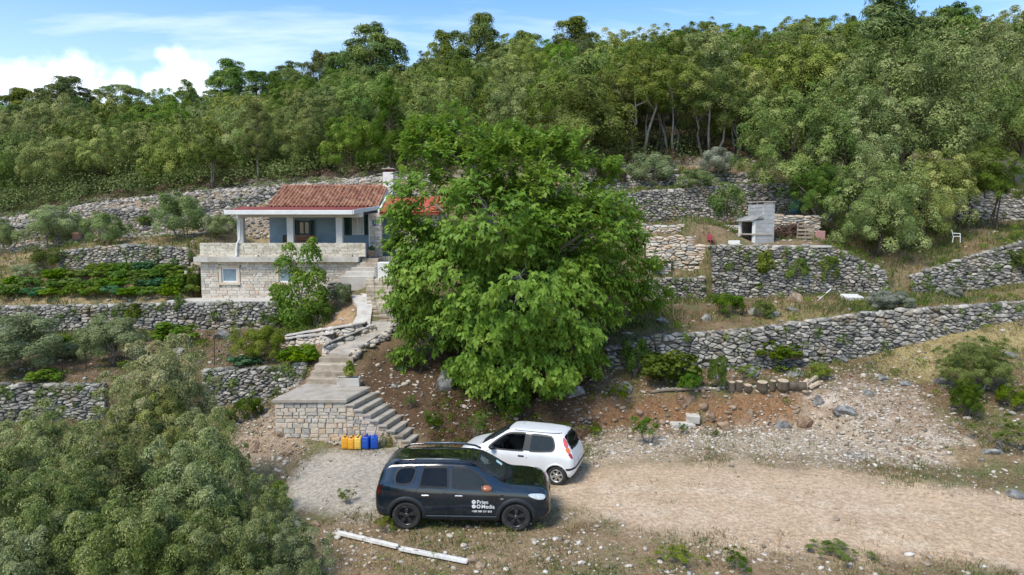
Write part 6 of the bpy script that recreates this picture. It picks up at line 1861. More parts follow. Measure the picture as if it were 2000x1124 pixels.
reard = [(-1.02, 1.09), (-.95, 1.50), (-.88, 1.515), (-.38, 1.525), (-.33, 1.505), (-.32, 1.07), (-.36, 1.075), (-.98, 1.09)]
frontd = [(-.20, 1.07), (-.22, 1.51), (-.18, 1.525), (.14, 1.50), (.33, 1.43), (.56, 1.24), (.70, 1.10), (.66, 1.07), (-.17, 1.075)]
wsc = [(-.74, 1.165), (.74, 1.165), (.595, 1.575), (.45, 1.60), (-.45, 1.60), (-.595, 1.575)]
rwn = [(-.60, 1.16), (.60, 1.16), (.54, 1.50), (-.54, 1.50)]
FRONT = (-1, 0, 0); BACK = (1, 0, 0)          # looking back at the nose: u = y ... (-d.y, d.x) = (0,-1): u = -y
for poly in (quarter, reard, frontd):
    c.cut_poly([(-p[0], p[1]) for p in poly], RIGHT); c.cut_poly(poly, LEFT)
c.cut_poly(wsc, FRONT); c.cut_poly(rwn, BACK)
for d, sg in ((RIGHT, -1), (LEFT, 1)):
    fl_ = lambda q: [(p[0] * sg, p[1]) for p in q]
    # doors: skins a few millimetres proud, with their own seams
    for (nm, poly) in (('front_door', [(-.27, .30), (-.29, 1.03), (.70, 1.02), (.86, .98), (.88, .55), (.80, .30)]), ('rear_door', [(-.30, .30), (-.31, 1.04), (-1.02, 1.06), (-1.10, 1.0), (-1.08, .80), (-.92, .55), (-.72, .30)])):
        dr = c.patch(nm, fl_(poly), d, .004, M['navy_paint'], rounded=1)
        c.ring('seam', fl_(poly), d, .0, .010, .003, M['seam'], dr, rounded=1)
        hx = -.05 if nm == 'front_door' else -.87
        h = MB(); yy = abs(c.ray(hx * sg, .885, *c.frame(d), 0).y)
        h.box(hx - .10, hx + .10, -.018, .03, .86, .905, .014, M=Matrix.Translation((0, (yy + .012) * (-1 if d == RIGHT else 1), 0))); h.build('handle', M['chrome'], dr)
    for nm, poly, gm in (('side_window', quarter, 'tinted'), ('side_window', reard, 'tinted'), ('side_window', frontd, 'side_glass')):
        w_ = c.patch(nm, fl_(poly), d, .003, M[gm])
        c.ring('window_frame', fl_(poly), d, -.018, .028, .007, M['trim'], w_)
    # B pillar in black, sill strip, arches
    c.patch('pillar', fl_([(-.33, 1.05), (-.36, 1.49), (-.20, 1.49), (-.19, 1.05)]), d, .0055, M['gloss_black'], rounded=0)
    c.patch('sill', fl_([(-.93, .265), (-.93, .36), (-.75, .40), (.78, .40), (.92, .36), (.92, .265)]), d, .016, M['clad'], rounded=0)
    c.line('sill_strip', [(-.88 * sg, .385), (.88 * sg, .385)], d, .026, .022, M['rail_grey'])
    side = -1 if d == RIGHT else 1
    for wx in (-1.338, 1.338):
        flare(c, wx, .345, .405, .10, side, M['clad'], out=.035)
    c.patch('headlight', fl_([(1.60, .925), (1.70, .965), (1.96, .95), (2.06, .89), (2.0, .80), (1.80, .83)]), d, .006, M['lamp_clear'], step=.04)
    c.patch('tail_light', fl_([(-2.08, .86), (-2.05, 1.10), (-1.93, 1.12), (-1.97, .88)]), d, .006, M['lamp_dark_red'], step=.04)
    c.patch('wing_badge', fl_([(.94, .80), (.95, .92), (1.05, .92), (1.04, .80)]), d, .008, M['trim'], rounded=0)
    c.patch('badge_plate', fl_([(.955, .81), (.96, .85), (1.035, .85), (1.03, .81)]), d, .012, M['chrome'], rounded=0)
    c.patch('bumper_cladding', fl_([(1.74, .42), (1.80, .50), (2.10, .60), (2.14, .50), (2.05, .40), (1.85, .34)]), d, .008, M['clad'], step=.04)
    c.line('bumper_line', [(1.78 * sg, .52), (2.04 * sg, .60)], d, .035, .006, M['clad'])
    # mirror
    bm = bmesh.new(); bmesh.ops.create_icosphere(bm, subdivisions=3, radius=1)
    for v in bm.verts: v.co = Vector((v.co.x * (.10 if v.co.x < 0 else .15), v.co.y * .11, v.co.z * .085 * (1.0 if v.co.z > 0 else .9)))
    me = bpy.data.meshes.new('mirror'); bm.to_mesh(me); bm.free(); me.polygons.foreach_set('use_smooth', [True] * len(me.polygons))
    mi = put(me, 'mirror', M['copper'], suv, (.62, side * 1.0, 1.115))
    m = MB(); m.tube([(.01, -side * .06, -.06), (.02, -side * .16, -.08)], [.04, .045], 8); m.build('mirror_arm', M['trim'], mi)
    m = MB(); m.lathe([(.085, 0), (.08, .008)], 20, M=Matrix.Translation((-.092, 0, 0)) @ Matrix.Rotation(R(-90), 4, 'Y') @ Matrix.Diagonal((.85, 1.1, 1, 1))); m.build('mirror_glass', M['chrome'], mi)
    # roof rail on feet
    m = MB(); rail_ = [(-1.66, .62, 1.58), (-1.48, .635, 1.665), (-1.1, .645, 1.69), (-.4, .655, 1.70), (.0, .655, 1.685), (.22, .65, 1.65), (.36, .645, 1.585)]
    m.tube([(q[0], side * q[1], q[2]) for q in rail_], [.03, .028, .026, .026, .026, .028, .03], 8); ra = m.build('roof_rail', M['gloss_black'], suv, smooth=True)
    m = MB(); m.tube([(-1.15, side * .65, 1.700), (-.45, side * .66, 1.712), (-.05, side * .66, 1.70)], .028, 8); m.build('rail_cover', M['rail_grey'], ra, smooth=True)
    # A pillar wiper side and door lettering
# logo and lettering on the right front door
dk = c.frame(RIGHT)
logo = bpy.data.objects.new('logo', None); COL.objects.link(logo); logo.parent = suv
def disc(u0, z0, r, hole=None, tri=False):
    n = 20; pts = [(u0 + r * math.cos(2 * math.pi * k / n), z0 + r * math.sin(2 * math.pi * k / n)) for k in range(n)]
    if hole:
        c.ring('mark', pts, RIGHT, -r * (1 - hole), 0, .011, M['decal'], logo, rounded=0)
    else: c.patch('mark', pts, RIGHT, .011, M['decal'], step=.03, parent=logo, rounded=0)
ul = -.30                                       # u runs to the rear on this side: text starts at u of the rear edge
# on the right flank u = -x, the picture's left-to-right is +x, so glyphs are laid with x mirrored
def text_right(body, size, x0, z0, bold=0.0):
    o = text_on(c, body, size, 0, 0, LEFT, .0, M['decal'], logo)
    return o
def flank_text(body, size, x0, z0, bold=0.0):
    cu = bpy.data.curves.new('t', 'FONT'); cu.body = body; cu.size = size; cu.offset = bold
    tmp = bpy.data.objects.new('t', cu); COL.objects.link(tmp); bpy.context.view_layer.update()
    me = bpy.data.meshes.new_from_object(tmp.evaluated_get(bpy.context.evaluated_depsgraph_get()))
    bpy.data.objects.remove(tmp); bpy.data.curves.remove(cu)
    for v in me.vertices: v.co = c.ray(-(x0 + v.co.x), z0 + v.co.y, dk[0], dk[1], .012)
    me.name = 'lettering'; me.update()
    return put(me, 'lettering', M['decal'], logo)
disc(-.315, .745, .050, .40); disc(-.315, .635, .050, None); disc(-.430, .635, .050, .52)
c.patch('mark', [(-.297, .727), (-.333, .727), (-.315, .765)], RIGHT, .012, M['decal'], step=.02, parent=logo, rounded=0)
flank_text('Prien', .135, .385, .70, .002); flank_text('Media', .135, .495, .59, .002); flank_text('+385 989 136 810', .066, .262, .49, .0025)
# front, rear, bonnet, roof
c.patch('windscreen', wsc, FRONT, .003, M['clear']); wr_ = c.ring('windscreen_frame', wsc, FRONT, -.02, .03, .007, M['trim'])
c.patch('rear_window', rwn, BACK, .003, M['tinted']); c.ring('rear_window_frame', rwn, BACK, -.02, .03, .007, M['trim'])
c.patch('grille', [(-.50, .66), (.50, .66), (.56, .80), (-.56, .80)], FRONT, .008, M['trim'])
for z in (.69, .73, .77): c.line('grille_bar', [(-.48, z), (.48, z)], FRONT, .012, .014, M['chrome'])
c.patch('number_plate', [(-.26, .52), (.26, .52), (.26, .63), (-.26, .63)], FRONT, .014, M['decal'], rounded=0)
c.patch('rear_number_plate', [(-.26, .74), (.26, .74), (.26, .85), (-.26, .85)], BACK, .014, M['decal'], rounded=0)
# gloss black roof and bonnet skins seen from above
def top_patch(name, poly, off, mat, rounded=1, step=.08):
    P2 = chaikin(poly, rounded, True); bd = []
    for i in range(len(P2)):
        a, b = P2[i], P2[(i + 1) % len(P2)]; mm = max(1, int(np.linalg.norm(b - a) / step)); bd += [a + (b - a) * k / mm for k in range(mm)]
    pts = [Vector((p[0], p[1])) for p in bd]; nb = len(pts); bl = [(p.x, p.y) for p in pts]
    for gx in np.arange(min(p[0] for p in bl), max(p[0] for p in bl), step):
        for gy in np.arange(min(p[1] for p in bl), max(p[1] for p in bl), step):
            if in_poly(bl, gx, gy) and min((gx - p.x) ** 2 + (gy - p.y) ** 2 for p in pts[:nb]) > (step * .4) ** 2: pts.append(Vector((gx, gy)))
    r = delaunay_2d_cdt(pts, [(i, (i + 1) % nb) for i in range(nb)], [], 1, 1e-6)
    V = []
    for p in r[0]:
        h = c.tree.ray_cast(Vector((p.x, p.y, 4)), Vector((0, 0, -1))); V.append(h[0] + h[1] * (off if h[1].z > 0 else -off))
    me = bpy.data.meshes.new(name); me.from_pydata(V, [], r[2]); me.polygons.foreach_set('use_smooth', [True] * len(me.polygons)); me.update()
    return put(me, name, mat, c.root)
top_patch('roof', [(-1.70, -.52), (.30, -.54), (.36, 0), (.30, .54), (-1.70, .52), (-1.74, 0)], .004, M['gloss_black'])
bn_ = top_patch('bonnet', [(1.20, -.66), (1.75, -.62), (2.0, -.5), (2.06, 0), (2.0, .5), (1.75, .62), (1.20, .66), (1.24, 0)], .005, M['gloss_black'])
m = MB(); m.tube([(1.12, -.55, 1.155), (1.02, -.1, 1.235)], .010, 5); m.tube([(1.12, .05, 1.17), (1.02, .5, 1.235)], .010, 5); m.build('wiper', M['trim'], suv)
c.patch('sticker', [(-.42, 1.26), (-.24, 1.26), (-.24, 1.36), (-.42, 1.36)], FRONT, .006, M['sticker'], rounded=0)
m = MB(); m.box(-1.80, -1.66, -.53, .53, 1.56, 1.60, .014); m.build('spoiler', M['navy_paint'], suv)
for yy in (-.38, .38): seat(suv, .15, yy, .52, M['seat_dark'])
for yy in (-.45, 0, .45): seat(suv, -.85, yy, .55, M['seat_dark'])
MB().box(.72, 1.05, -.7, .7, .75, 1.02, .05).build('dashboard', M['interior'], suv)
MB().box(-1.95, 1.1, -.74, .74, .36, .46).build('floor_pan', M['interior'], suv)
m = MB(); m.tube([(.58 + .02 * math.sin(t), .38 + .18 * math.cos(t), .98 + .18 * math.sin(t)) for t in np.linspace(0, 6.283, 17)], .016, 6, cap=False); m.build('steering_wheel', M['trim'], suv)
c.finish(M['interior'])
for wx in (-1.338, 1.338):
    for s_ in (-1, 1): wheel(suv, wx, s_ * .785, WR, .36, .225, .245, 5, (M['tyre'], M['black_rim'], M['dark_drum']), twin=True, side=s_)

# -------- white hatchback
hz_ = math.atan2(.30, -.95)
hx_, hy_ = .33, 20.75
hb_ = thing('hatchback', 'small white three-door hatchback with an open side window behind the dark SUV', 'car', (hx_, hy_, 0), hz_)
zg_ = [gz(hx_ + a * math.cos(hz_) - b * math.sin(hz_), hy_ + a * math.sin(hz_) + b * math.cos(hz_)) for a in (-1.23, 1.23) for b in (-.72, .72)]
hb_.location.z = sum(zg_) / 4 - .01
ctrl = [
    (-1.74, .42, .46, .52, .62, .70, .42), (-1.72, .34, .63, .68, .74, .82, .53), (-1.67, .28, .72, .76, .82, .94, .58), (-1.60, .25, .765, .80, .87, 1.06, .58), (-1.49, .23, .785, .815, .91, 1.26, .56), (-1.37, .22, .79, .82, .925, 1.41, .535), (-1.24, .21, .79, .825, .925, 1.45, .53),
    (-.8, .20, .79, .83, .915, 1.475, .535), (.05, .20, .79, .83, .89, 1.48, .545), (.32, .20, .79, .83, .88, 1.45, .545), (.58, .20, .79, .83, .87, 1.33, .56), (.84, .20, .79, .83, .86, 1.16, .59), (1.08, .20, .79, .83, .845, 1.0, .645), (1.2, .20, .79, .825, .83, .94, .67),
    (1.5, .21, .775, .81, .77, .865, .65), (1.75, .23, .72, .75, .70, .78, .58), (1.88, .26, .62, .65, .62, .68, .48), (1.96, .32, .46, .50, .52, .56, .36)]
c = Car(hb_, ctrl, M['white_paint'])
for wx in (-1.23, 1.23): c.cut_arch(wx, .285, .335)
frontw = [(-.24, .94), (-.28, 1.36), (-.22, 1.39), (.20, 1.37), (.40, 1.28), (.70, 1.06), (.84, .93), (.80, .905), (-.2, .92)]
rearw = [(-.40, .945), (-.43, 1.35), (-.48, 1.375), (-1.00, 1.36), (-1.08, 1.31), (-1.16, 1.10), (-1.12, 1.00), (-1.03, .975), (-.5, .935)]
wsc = [(-.63, .985), (.63, .985), (.49, 1.40), (.35, 1.42), (-.35, 1.42), (-.49, 1.40)]
rwn = [(-.54, 1.02), (.54, 1.02), (.47, 1.355), (-.47, 1.355)]
for poly in (frontw, rearw):
    c.cut_poly([(-p[0], p[1]) for p in poly], RIGHT); c.cut_poly(poly, LEFT)
c.cut_poly(wsc, FRONT); c.cut_poly(rwn, BACK)
for d, sg in ((RIGHT, -1), (LEFT, 1)):
    fl_ = lambda q: [(p[0] * sg, p[1]) for p in q]
    side = -1 if d == RIGHT else 1
    pd = [(-.34, .26), (-.36, .91), (.76, .89), (.90, .80), (.88, .45), (.82, .26)]
    dr = c.patch('door', fl_(pd), d, .004, M['white_paint'], rounded=1); c.ring('seam', fl_(pd), d, 0, .009, .003, M['seam'], dr, rounded=1)
    yy = abs(c.ray(-.18 * sg, .79, *c.frame(d), 0).y)
    h = MB(); h.box(-.27, -.09, -.015, .02, .765, .81, .012, M=Matrix.Translation((0, side * (yy + .008), 0))); h.build('handle', M['trim'], dr)
    if d == RIGHT: c.patch('side_window', fl_(frontw), d, .003, M['side_glass'])
    fr = c.ring('window_frame', fl_(frontw), d, -.018, .022, .007, M['trim'])
    w_ = c.patch('side_window', fl_(rearw), d, .003, M['side_glass']); c.ring('window_frame', fl_(rearw), d, -.018, .022, .007, M['trim'], w_)
    c.patch('pillar', fl_([(-.25, .94), (-.28, 1.37), (-.44, 1.37), (-.42, .94)]), d, .006, M['trim'], rounded=0)
    for wx in (-1.23, 1.23): flare(c, wx, .285, .335, .035, side, M['white_paint'], out=.012)
    dg = (1, side * -.95, 0)                      # lamps wrap the rear corner: projected from behind and outside
    D_, U_ = c.frame(dg)
    def uq(x, y): return Vector((x, y * side, 0)).dot(U_)
    def lamp(name, pts, mat, off): c.patch(name, [(uq(x, y), z) for (x, y, z) in pts], dg, off, mat, step=.035, rounded=1)
    lamp('tail_light', [(-1.40, .60, 1.33), (-1.47, .56, 1.33), (-1.60, .65, 1.10), (-1.52, .75, 1.08)], M['lamp_pink'], .008)
    lamp('tail_light', [(-1.52, .75, 1.075), (-1.60, .65, 1.095), (-1.66, .68, .96), (-1.585, .78, .945)], M['lamp_orange'], .008)
    lamp('tail_light', [(-1.585, .78, .94), (-1.66, .68, .955), (-1.70, .68, .80), (-1.65, .75, .815)], M['lamp_red'], .008)
    c.line('bumper_strip', [(-1.36 * sg if False else -1.50 * sg, .50), (-1.74 * sg, .53)], d, .06, .010, M['trim'])
    c.patch('headlight', fl_([(1.52, .68), (1.60, .75), (1.80, .69), (1.84, .60), (1.70, .60)]), d, .006, M['lamp_clear'], step=.04)
    bm = bmesh.new(); bmesh.ops.create_icosphere(bm, subdivisions=2, radius=1)
    for v in bm.verts: v.co = Vector((v.co.x * .09, v.co.y * .085, v.co.z * .065))
    me = bpy.data.meshes.new('mirror'); bm.to_mesh(me); bm.free(); me.polygons.foreach_set('use_smooth', [True] * len(me.polygons)); put(me, 'mirror', M['trim'], hb_, (.68, side * .89, .97))
    c.line('roof_gutter', [(-1.28 * sg, 1.425), (.1 * sg, 1.435)], d, .012, .004, M['seam'])
c.patch('windscreen', wsc, FRONT, .003, M['side_glass']); c.ring('windscreen_frame', wsc, FRONT, -.02, .025, .007, M['trim'])
c.patch('rear_window', rwn, BACK, .003, M['tinted']); c.ring('rear_window_frame', rwn, BACK, -.02, .025, .007, M['trim'])
c.line('bumper_strip', [(-.70, .53), (.70, .53)], BACK, .06, .012, M['trim'])
c.patch('rear_number_plate', [(-.26, .60), (.26, .60), (.26, .71), (-.26, .71)], BACK, .012, M['decal'], rounded=0)
c.patch('number_plate', [(-.26, .36), (.26, .36), (.26, .46), (-.26, .46)], FRONT, .012, M['decal'], rounded=0)
c.patch('grille', [(-.30, .50), (.30, .50), (.33, .56), (-.33, .56)], FRONT, .008, M['trim'])
c.line('tailgate_seam', [(-.62, .58), (-.60, .80), (-.52, 1.30)], BACK, .010, .004, M['seam']); c.line('tailgate_seam', [(.62, .58), (.60, .80), (.52, 1.30)], BACK, .010, .004, M['seam'])
m = MB(); m.tube([(-1.60, -.12, 1.12), (-1.54, .25, 1.22)], .009, 5); m.build('wiper', M['trim'], hb_)
m = MB(); m.tube([(.0, .0, 1.475), (-.22, 0, 1.70)], .005, 5); m.build('aerial', M['trim'], hb_)
for yy in (-.34, .34): seat(hb_, .02, yy, .40, M['seat_blue'])
for yy in (-.32, .32): seat(hb_, -.85, yy, .44, M['seat_blue'])
MB().box(.62, .98, -.64, .64, .62, .90, .05).build('dashboard', M['interior'], hb_)
MB().box(-1.6, 1.0, -.68, .68, .28, .36).build('floor_pan', M['interior'], hb_)
m = MB(); m.tube([(.46 + .04 * math.sin(t), .34 + .18 * math.cos(t), .90 + .18 * math.sin(t)) for t in np.linspace(0, 6.283, 17)], .014, 6, cap=False); m.build('steering_wheel', M['trim'], hb_)
c.finish(M['interior'])
for wx in (-1.23, 1.23):
    for s_ in (-1, 1): wheel(hb_, wx, s_ * .715, .285, .285, .18, .19, 6, (M['tyre'], M['silver_rim'], M['dark_drum']), side=s_)
# ------------------------------------------------------------------ barbecue
bz = ZP(477, 35.4)
th = R(-72); cth, sth = math.cos(th), math.sin(th)
cx, cy = XP(1472, 35.3), 35.3
bw, bd = 1.28, 1.22
bq = thing('barbecue', 'grey block barbecue with chimney, open hearth and slate ledge', 'barbecue', (cx - (cth * bw / 2 - sth * -bd / 2), cy - (sth * bw / 2 + cth * -bd / 2), bz), th)
def bb(name, mat, *bx, bev=.008):
    m = MB()
    for q in bx: m.box(*q, bev, rnd=random.random())
    return m.build(name, M[mat], bq)
hw, hd = bw / 2, bd / 2
def prof(y):                                  # height of the side walls
    return 1.16 if y < -hd + .02 else (1.16 + (y + hd) / .55 * .24 if y < -hd + .55 else 1.98)
blk = {}
def block(x0, x1, y0, y1, z0, z1):
    m = MB(); m.box(x0 + .006, x1 - .006, y0 + .006, y1 - .006, z0 + .006, z1 - .006, .008, rnd=random.random()); m.build('block', M['cinder'], bq)
for side in (-1, 1):
    x0, x1 = (hw - .15, hw) if side > 0 else (-hw, -hw + .15)
    for i in range(10):
        z0 = i * .2; y = -hd + .10; off = .2 if i % 2 else .4
        first = True
        while y < hd - .01:
            y1 = min(hd, y + (off if first else .4)); first = False
            zt = min(z0 + .2, prof((y + y1) / 2 if y1 < -hd + .56 else y + .02))
            if y < -hd + .55 < y1 and z0 >= 1.2: y = max(y, -hd + .55)
            zt = min(z0 + .2, prof(y + .03))
            if zt > z0 + .04: block(x0, x1, y, y1, z0, zt)
            y = y1
for i in range(10):                            # back wall
    x = -hw + .15
    while x < hw - .16:
        x1 = min(hw - .15, x + .4); block(x, x1, hd - .15, hd, i * .2, i * .2 + .2); x = x1
bb('mortar_core', 'mortar', (hw - .135, hw - .015, -hd + .12, hd - .02, 0, 1.15), (-hw + .015, -hw + .135, -hd + .12, hd - .02, 0, 1.15), (hw - .135, hw - .015, -.05, hd - .02, 1.16, 1.95), (-hw + .015, -hw + .135, -.05, hd - .02, 1.16, 1.95), bev=0)
for i in range(4):                             # chimney front above the ledge
    z0 = 1.2 + i * .2
    for x0 in ((-hw + .15, -hw + .55, -hw + .95) if i % 2 else (-hw + .15, -hw + .35, -hw + .75)):
        x1 = min(hw - .15, x0 + (.2 if (not i % 2 and x0 < -hw + .2) else .4)); block(x0, x1, -hd + .56, -hd + .70, z0, min(1.98, z0 + .2))
bb('pillar', 'plaster_white', (-hw, -hw + .16, -hd, -hd + .1, 0, 1.1)); bb('pillar', 'plaster_white', (hw - .16, hw, -hd, -hd + .1, 0, 1.1))
bb('lintel', 'plaster_white', (-hw, hw, -hd - .01, -hd + .12, 1.102, 1.16))
bb('hearth_slab', 'concrete', (-hw - .04, hw + .03, -hd - .08, hd - .16, .44, .52))
bb('hearth_back', 'soot', (-hw + .16, hw - .16, hd - .2, hd - .155, 0, 1.9)); bb('hearth_lining', 'soot', (-hw + .152, -hw + .19, -hd + .1, hd - .2, .522, 1.1)); bb('hearth_lining', 'soot', (hw - .19, hw - .152, -hd + .1, hd - .2, .522, 1.1))
for i, (x0, x1) in enumerate(((-hw - .08, -.3), (-.29, .22), (.23, hw + .06))):
    m = MB(); m.box(x0, x1, -.16, .52, -.02, .03, .008, M=Matrix.Translation((0, -hd, 1.19 + .012 * i)) @ Matrix.Rotation(math.atan2(.24, .55), 4, 'X')); m.build('slate', M['rock'], bq)
for x in (-hw + .08, 0, hw - .08): bb('cap_brick', 'mortar', (x - .06, x + .06, -.0, .5, 1.982, 2.08))
bb('cap_slab', 'concrete', (-hw - .02, hw + .02, -.06, hd + .02, 2.082, 2.13))
# things round it
def slab_at(px, py, Y, dims, name, label, cat, mat, rz=0, tilt=(0, 0), group=None, z=None):
    q = Vector(P(px, py, Y)) if Y else hit(px, py)
    if z is not None: q.z = z
    o = MB().box(-dims[0] / 2, dims[0] / 2, -dims[1] / 2, dims[1] / 2, 0, dims[2], min(.02, dims[2] * .3)).build(name, M[mat])
    o.location = q; o.rotation_euler = (tilt[0], tilt[1], rz); tag(o, label, cat, group)
    return o
M['red_plastic'] = plain('red_plastic', (.36, .05, .06), rough=.5)
M['white_plastic'] = plain('white_plastic', (.78, .78, .76), rough=.4, var=.04)
M['pink_board'] = plain('pink_board', (.50, .27, .24), rough=.8)
M['blue_plastic'] = plain('blue_plastic', (.02, .10, .17), rough=.5)
def garden_chair(px, py, Y, rz, label, mat, s=1.0, z=None):
    r_ = thing('garden_chair', label, 'chair', P(px, py, Y), rz)
    if z is not None: r_.location.z = z
    r_.scale = (s, s, s)
    MB().box(-.24, .24, -.24, .22, .40, .44, .015).build('seat', M[mat], r_)
    m = MB(); m.box(-.23, .23, -.02, .015, 0, .48, .012, M=Matrix.Translation((0, .22, .43)) @ Matrix.Rotation(R(-14), 4, 'X')); m.build('backrest', M[mat], r_)
    for x in (-.22, .22):
        m = MB(); m.tube([(x, -.22, 0), (x, -.20, .42), (x * 1.1, -.2, .62), (x * 1.1, .22, .64)], .022, 6); m.build('armrest', M[mat], r_)
        m = MB(); m.tube([(x, .24, 0), (x, .2, .42)], .022, 6); m.build('leg', M[mat], r_)
    return r_
garden_chair(1389, 479, 34.9, R(20), 'small faded red chair at the left end of the barbecue terrace', 'red_plastic', .62, z=bz - .05)
garden_chair(1868, 474, 36.6, R(60), 'white plastic chair under the oaks on top of the tumbledown wall', 'white_plastic', .74)
slab_at(1434, 477, 35.1, (.55, .5, .22), 'white_box', 'low white slab at the left foot of the barbecue', 'slab', 'plaster_white', R(-20), z=bz - .04)
slab_at(1412, 477, 35.3, (.62, .4, .13), 'iron_tray', 'dark iron tray lying left of the low white slab', 'tray', 'soot', R(10), z=bz - .04)
pl = thing('pallet', 'weathered wooden pallet leaning under the slim oak right of the barbecue', 'pallet', P(1572, 476, 36.6), R(-25))
for i in range(5):
    m = MB(); m.box(-.42, .42, -.012, .012, .06 + i * .2, .18 + i * .2, .004, rnd=random.random(), M=Matrix.Rotation(R(-16), 4, 'X')); m.build('board', M['wood_old'], pl)
for x in (-.38, 0, .38):
    m = MB(); m.box(x - .04, x + .04, .014, .09, 0, 1.05, .004, M=Matrix.Rotation(R(-16), 4, 'X')); m.build('bearer', M['wood_old'], pl)
slab_at(1602, 470, 37.4, (.55, .06, .5), 'pink_board', 'faded pink board standing behind the leaning pallet', 'board', 'pink_board', R(10))
br = thing('barrel', 'small dark blue barrel half hidden by leaves behind the barbecue', 'barrel', P(1553, 418, 41.0)); 
m = MB(); m.lathe([(.24, 0), (.28, .12), (.28, .7), (.24, .8), (.1, .82)], 16); m.build('body', M['blue_plastic'], br, smooth=True)
# brushwood and the flat stone courses right of the barbecue
pos = [(P(1545 + random.uniform(-28, 28), 462 + random.uniform(-14, 12), 37.2)) for _ in range(40)]
o = put(blob_leaves('brushwood', pos, np.full(40, .35), 2600, .5, .06, gen, up=.4), 'brushwood', LM['brownbush']); o['kind'] = 'stuff'
SW = 'low walls of flat pale stones on the middle terraces'
def free_wall(pts, sw, sh, mat, lab, grp, name='stone_wall', seed=0, cap=False, **k):
    path = []
    for j in range(len(pts) - 1):
        for t in np.linspace(0, 1, 7)[:-1 if j < len(pts) - 2 else None]:
            a, b = pts[j], pts[j + 1]; px = a[0] + (b[0] - a[0]) * t; pf = a[1] + (b[1] - a[1]) * t; pt_ = a[2] + (b[2] - a[2]) * t; Y = a[3] + (b[3] - a[3]) * t
            q = P(px, pf, Y); path.append((q[0], Y, min(q[2], gz(q[0], Y - .2) + .02), Y + .12, ZP(pt_, Y + .1)))
    return dry_wall(lab, path, sw, sh, M[mat], grp, seed=seed, cap=cap, name=name, **k)
free_wall([(1255, 480, 463, 36.6), (1390, 482, 464, 36.6)], .34, .10, 'ashlar', 'lowest wall of flat pale stones left of the red chair', SW, seed=71, prot=.04)
free_wall([(1262, 498, 480, 35.6), (1384, 510, 481, 35.0)], .32, .10, 'ashlar', 'wall of flat pale stones under the red chair, beside the walnut branches', SW, seed=72, prot=.04)
free_wall([(1250, 462, 437, 39.0), (1340, 462, 439, 39.0)], .34, .11, 'ashlar', 'left one of the two upper walls of flat stones below the tall dry wall', SW, seed=73, prot=.04)
free_wall([(1376, 468, 442, 38.2), (1446, 468, 443, 38.2)], .34, .11, 'ashlar', 'right one of the two upper walls of flat stones, running behind the barbecue', SW, seed=74, prot=.04)
free_wall([(1510, 476, 420, 38.4), (1600, 476, 424, 38.6)], .42, .10, 'ashlar', 'layered flat stone wall behind the brushwood right of the barbecue', SW, seed=75, prot=.05)
free_wall([(1262, 520, 499, 34.9), (1310, 520, 500, 34.8)], .3, .09, 'ashlar', 'short low wall of flat stones over the green shrub beside the walnut', SW, seed=76, prot=.04)
free_wall([(640, 600, 548, 33.9), (683, 596, 556, 34.0)], .26, .12, 'limestone_far', 'dark rubble wall between the young tree and the pale ramp', SW, seed=77, prot=.05)
RS = 'ruined walls across the pale rubble slope'
free_wall([(-20, 490, 448, 43.2), (60, 480, 432, 43.6), (165, 462, 428, 44.0)], .27, .13, 'limestone_far', 'ruined wall in the rubble behind the left olive tree', RS, seed=81, prot=.08, top_jit=.2, name='dry_stone_wall')
free_wall([(205, 452, 412, 44.6), (312, 445, 412, 45.0)], .27, .13, 'limestone_far', 'ruined wall in the rubble behind the middle olive tree', RS, seed=82, prot=.08, top_jit=.2, name='dry_stone_wall')
free_wall([(392, 440, 402, 45.4), (470, 425, 384, 46.0), (560, 405, 370, 46.6)], .27, .13, 'limestone_far', 'ruined wall in the rubble rising behind the veranda roof', RS, seed=83, prot=.08, top_jit=.2, name='dry_stone_wall')
# copings on the barbecue terrace
o = MB().box(XP(1384, 34.6), XP(1622, 34.6), 34.42, 34.95, bz - .16, bz - .055, .02).build('coping', M['concrete_pale']); tag(o, 'pale concrete coping along the edge of the barbecue terrace', 'coping')

# ------------------------------------------------------------------ planter, canisters, demijohns
pn = thing('planter', 'rectangular concrete planter with a dark plant on the landing', 'planter', (-5.93, 25.28, 1.6), R(4))
m = MB()
m.box(-.4, .4, -.2, -.16, 0, .32, .012); m.box(-.4, .4, .16, .2, 0, .32, .012); m.box(-.4, -.36, -.158, .158, 0, .32, .008); m.box(.36, .4, -.158, .158, 0, .32, .008)
m.build('trough', M['concrete_pale'], pn); MB().box(-.358, .358, -.158, .158, .02, .27).build('soil', M['soil'], pn)
put(blob_leaves('plant', [(.0, 0, .45), (.06, .02, .62), (-.07, 0, .58), (.02, .03, .8), (.14, 0, .5)], [.18, .14, .13, .12, .12], 900, .085, .42, gen), 'plant', LM['oak'], pn)
M['jerry_orange'] = plain('jerry_orange', (.74, .36, .03), rough=.42, var=.05)
M['jerry_yellow'] = plain('jerry_yellow', (.80, .52, .10), rough=.42, var=.05)
M['jerry_blue'] = plain('jerry_blue', (.008, .075, .42), rough=.38, var=.05)
M['cap_dark'] = plain('cap_dark', (.03, .03, .035), rough=.5)
M['cap_red'] = plain('cap_red', (.25, .03, .03), rough=.5)
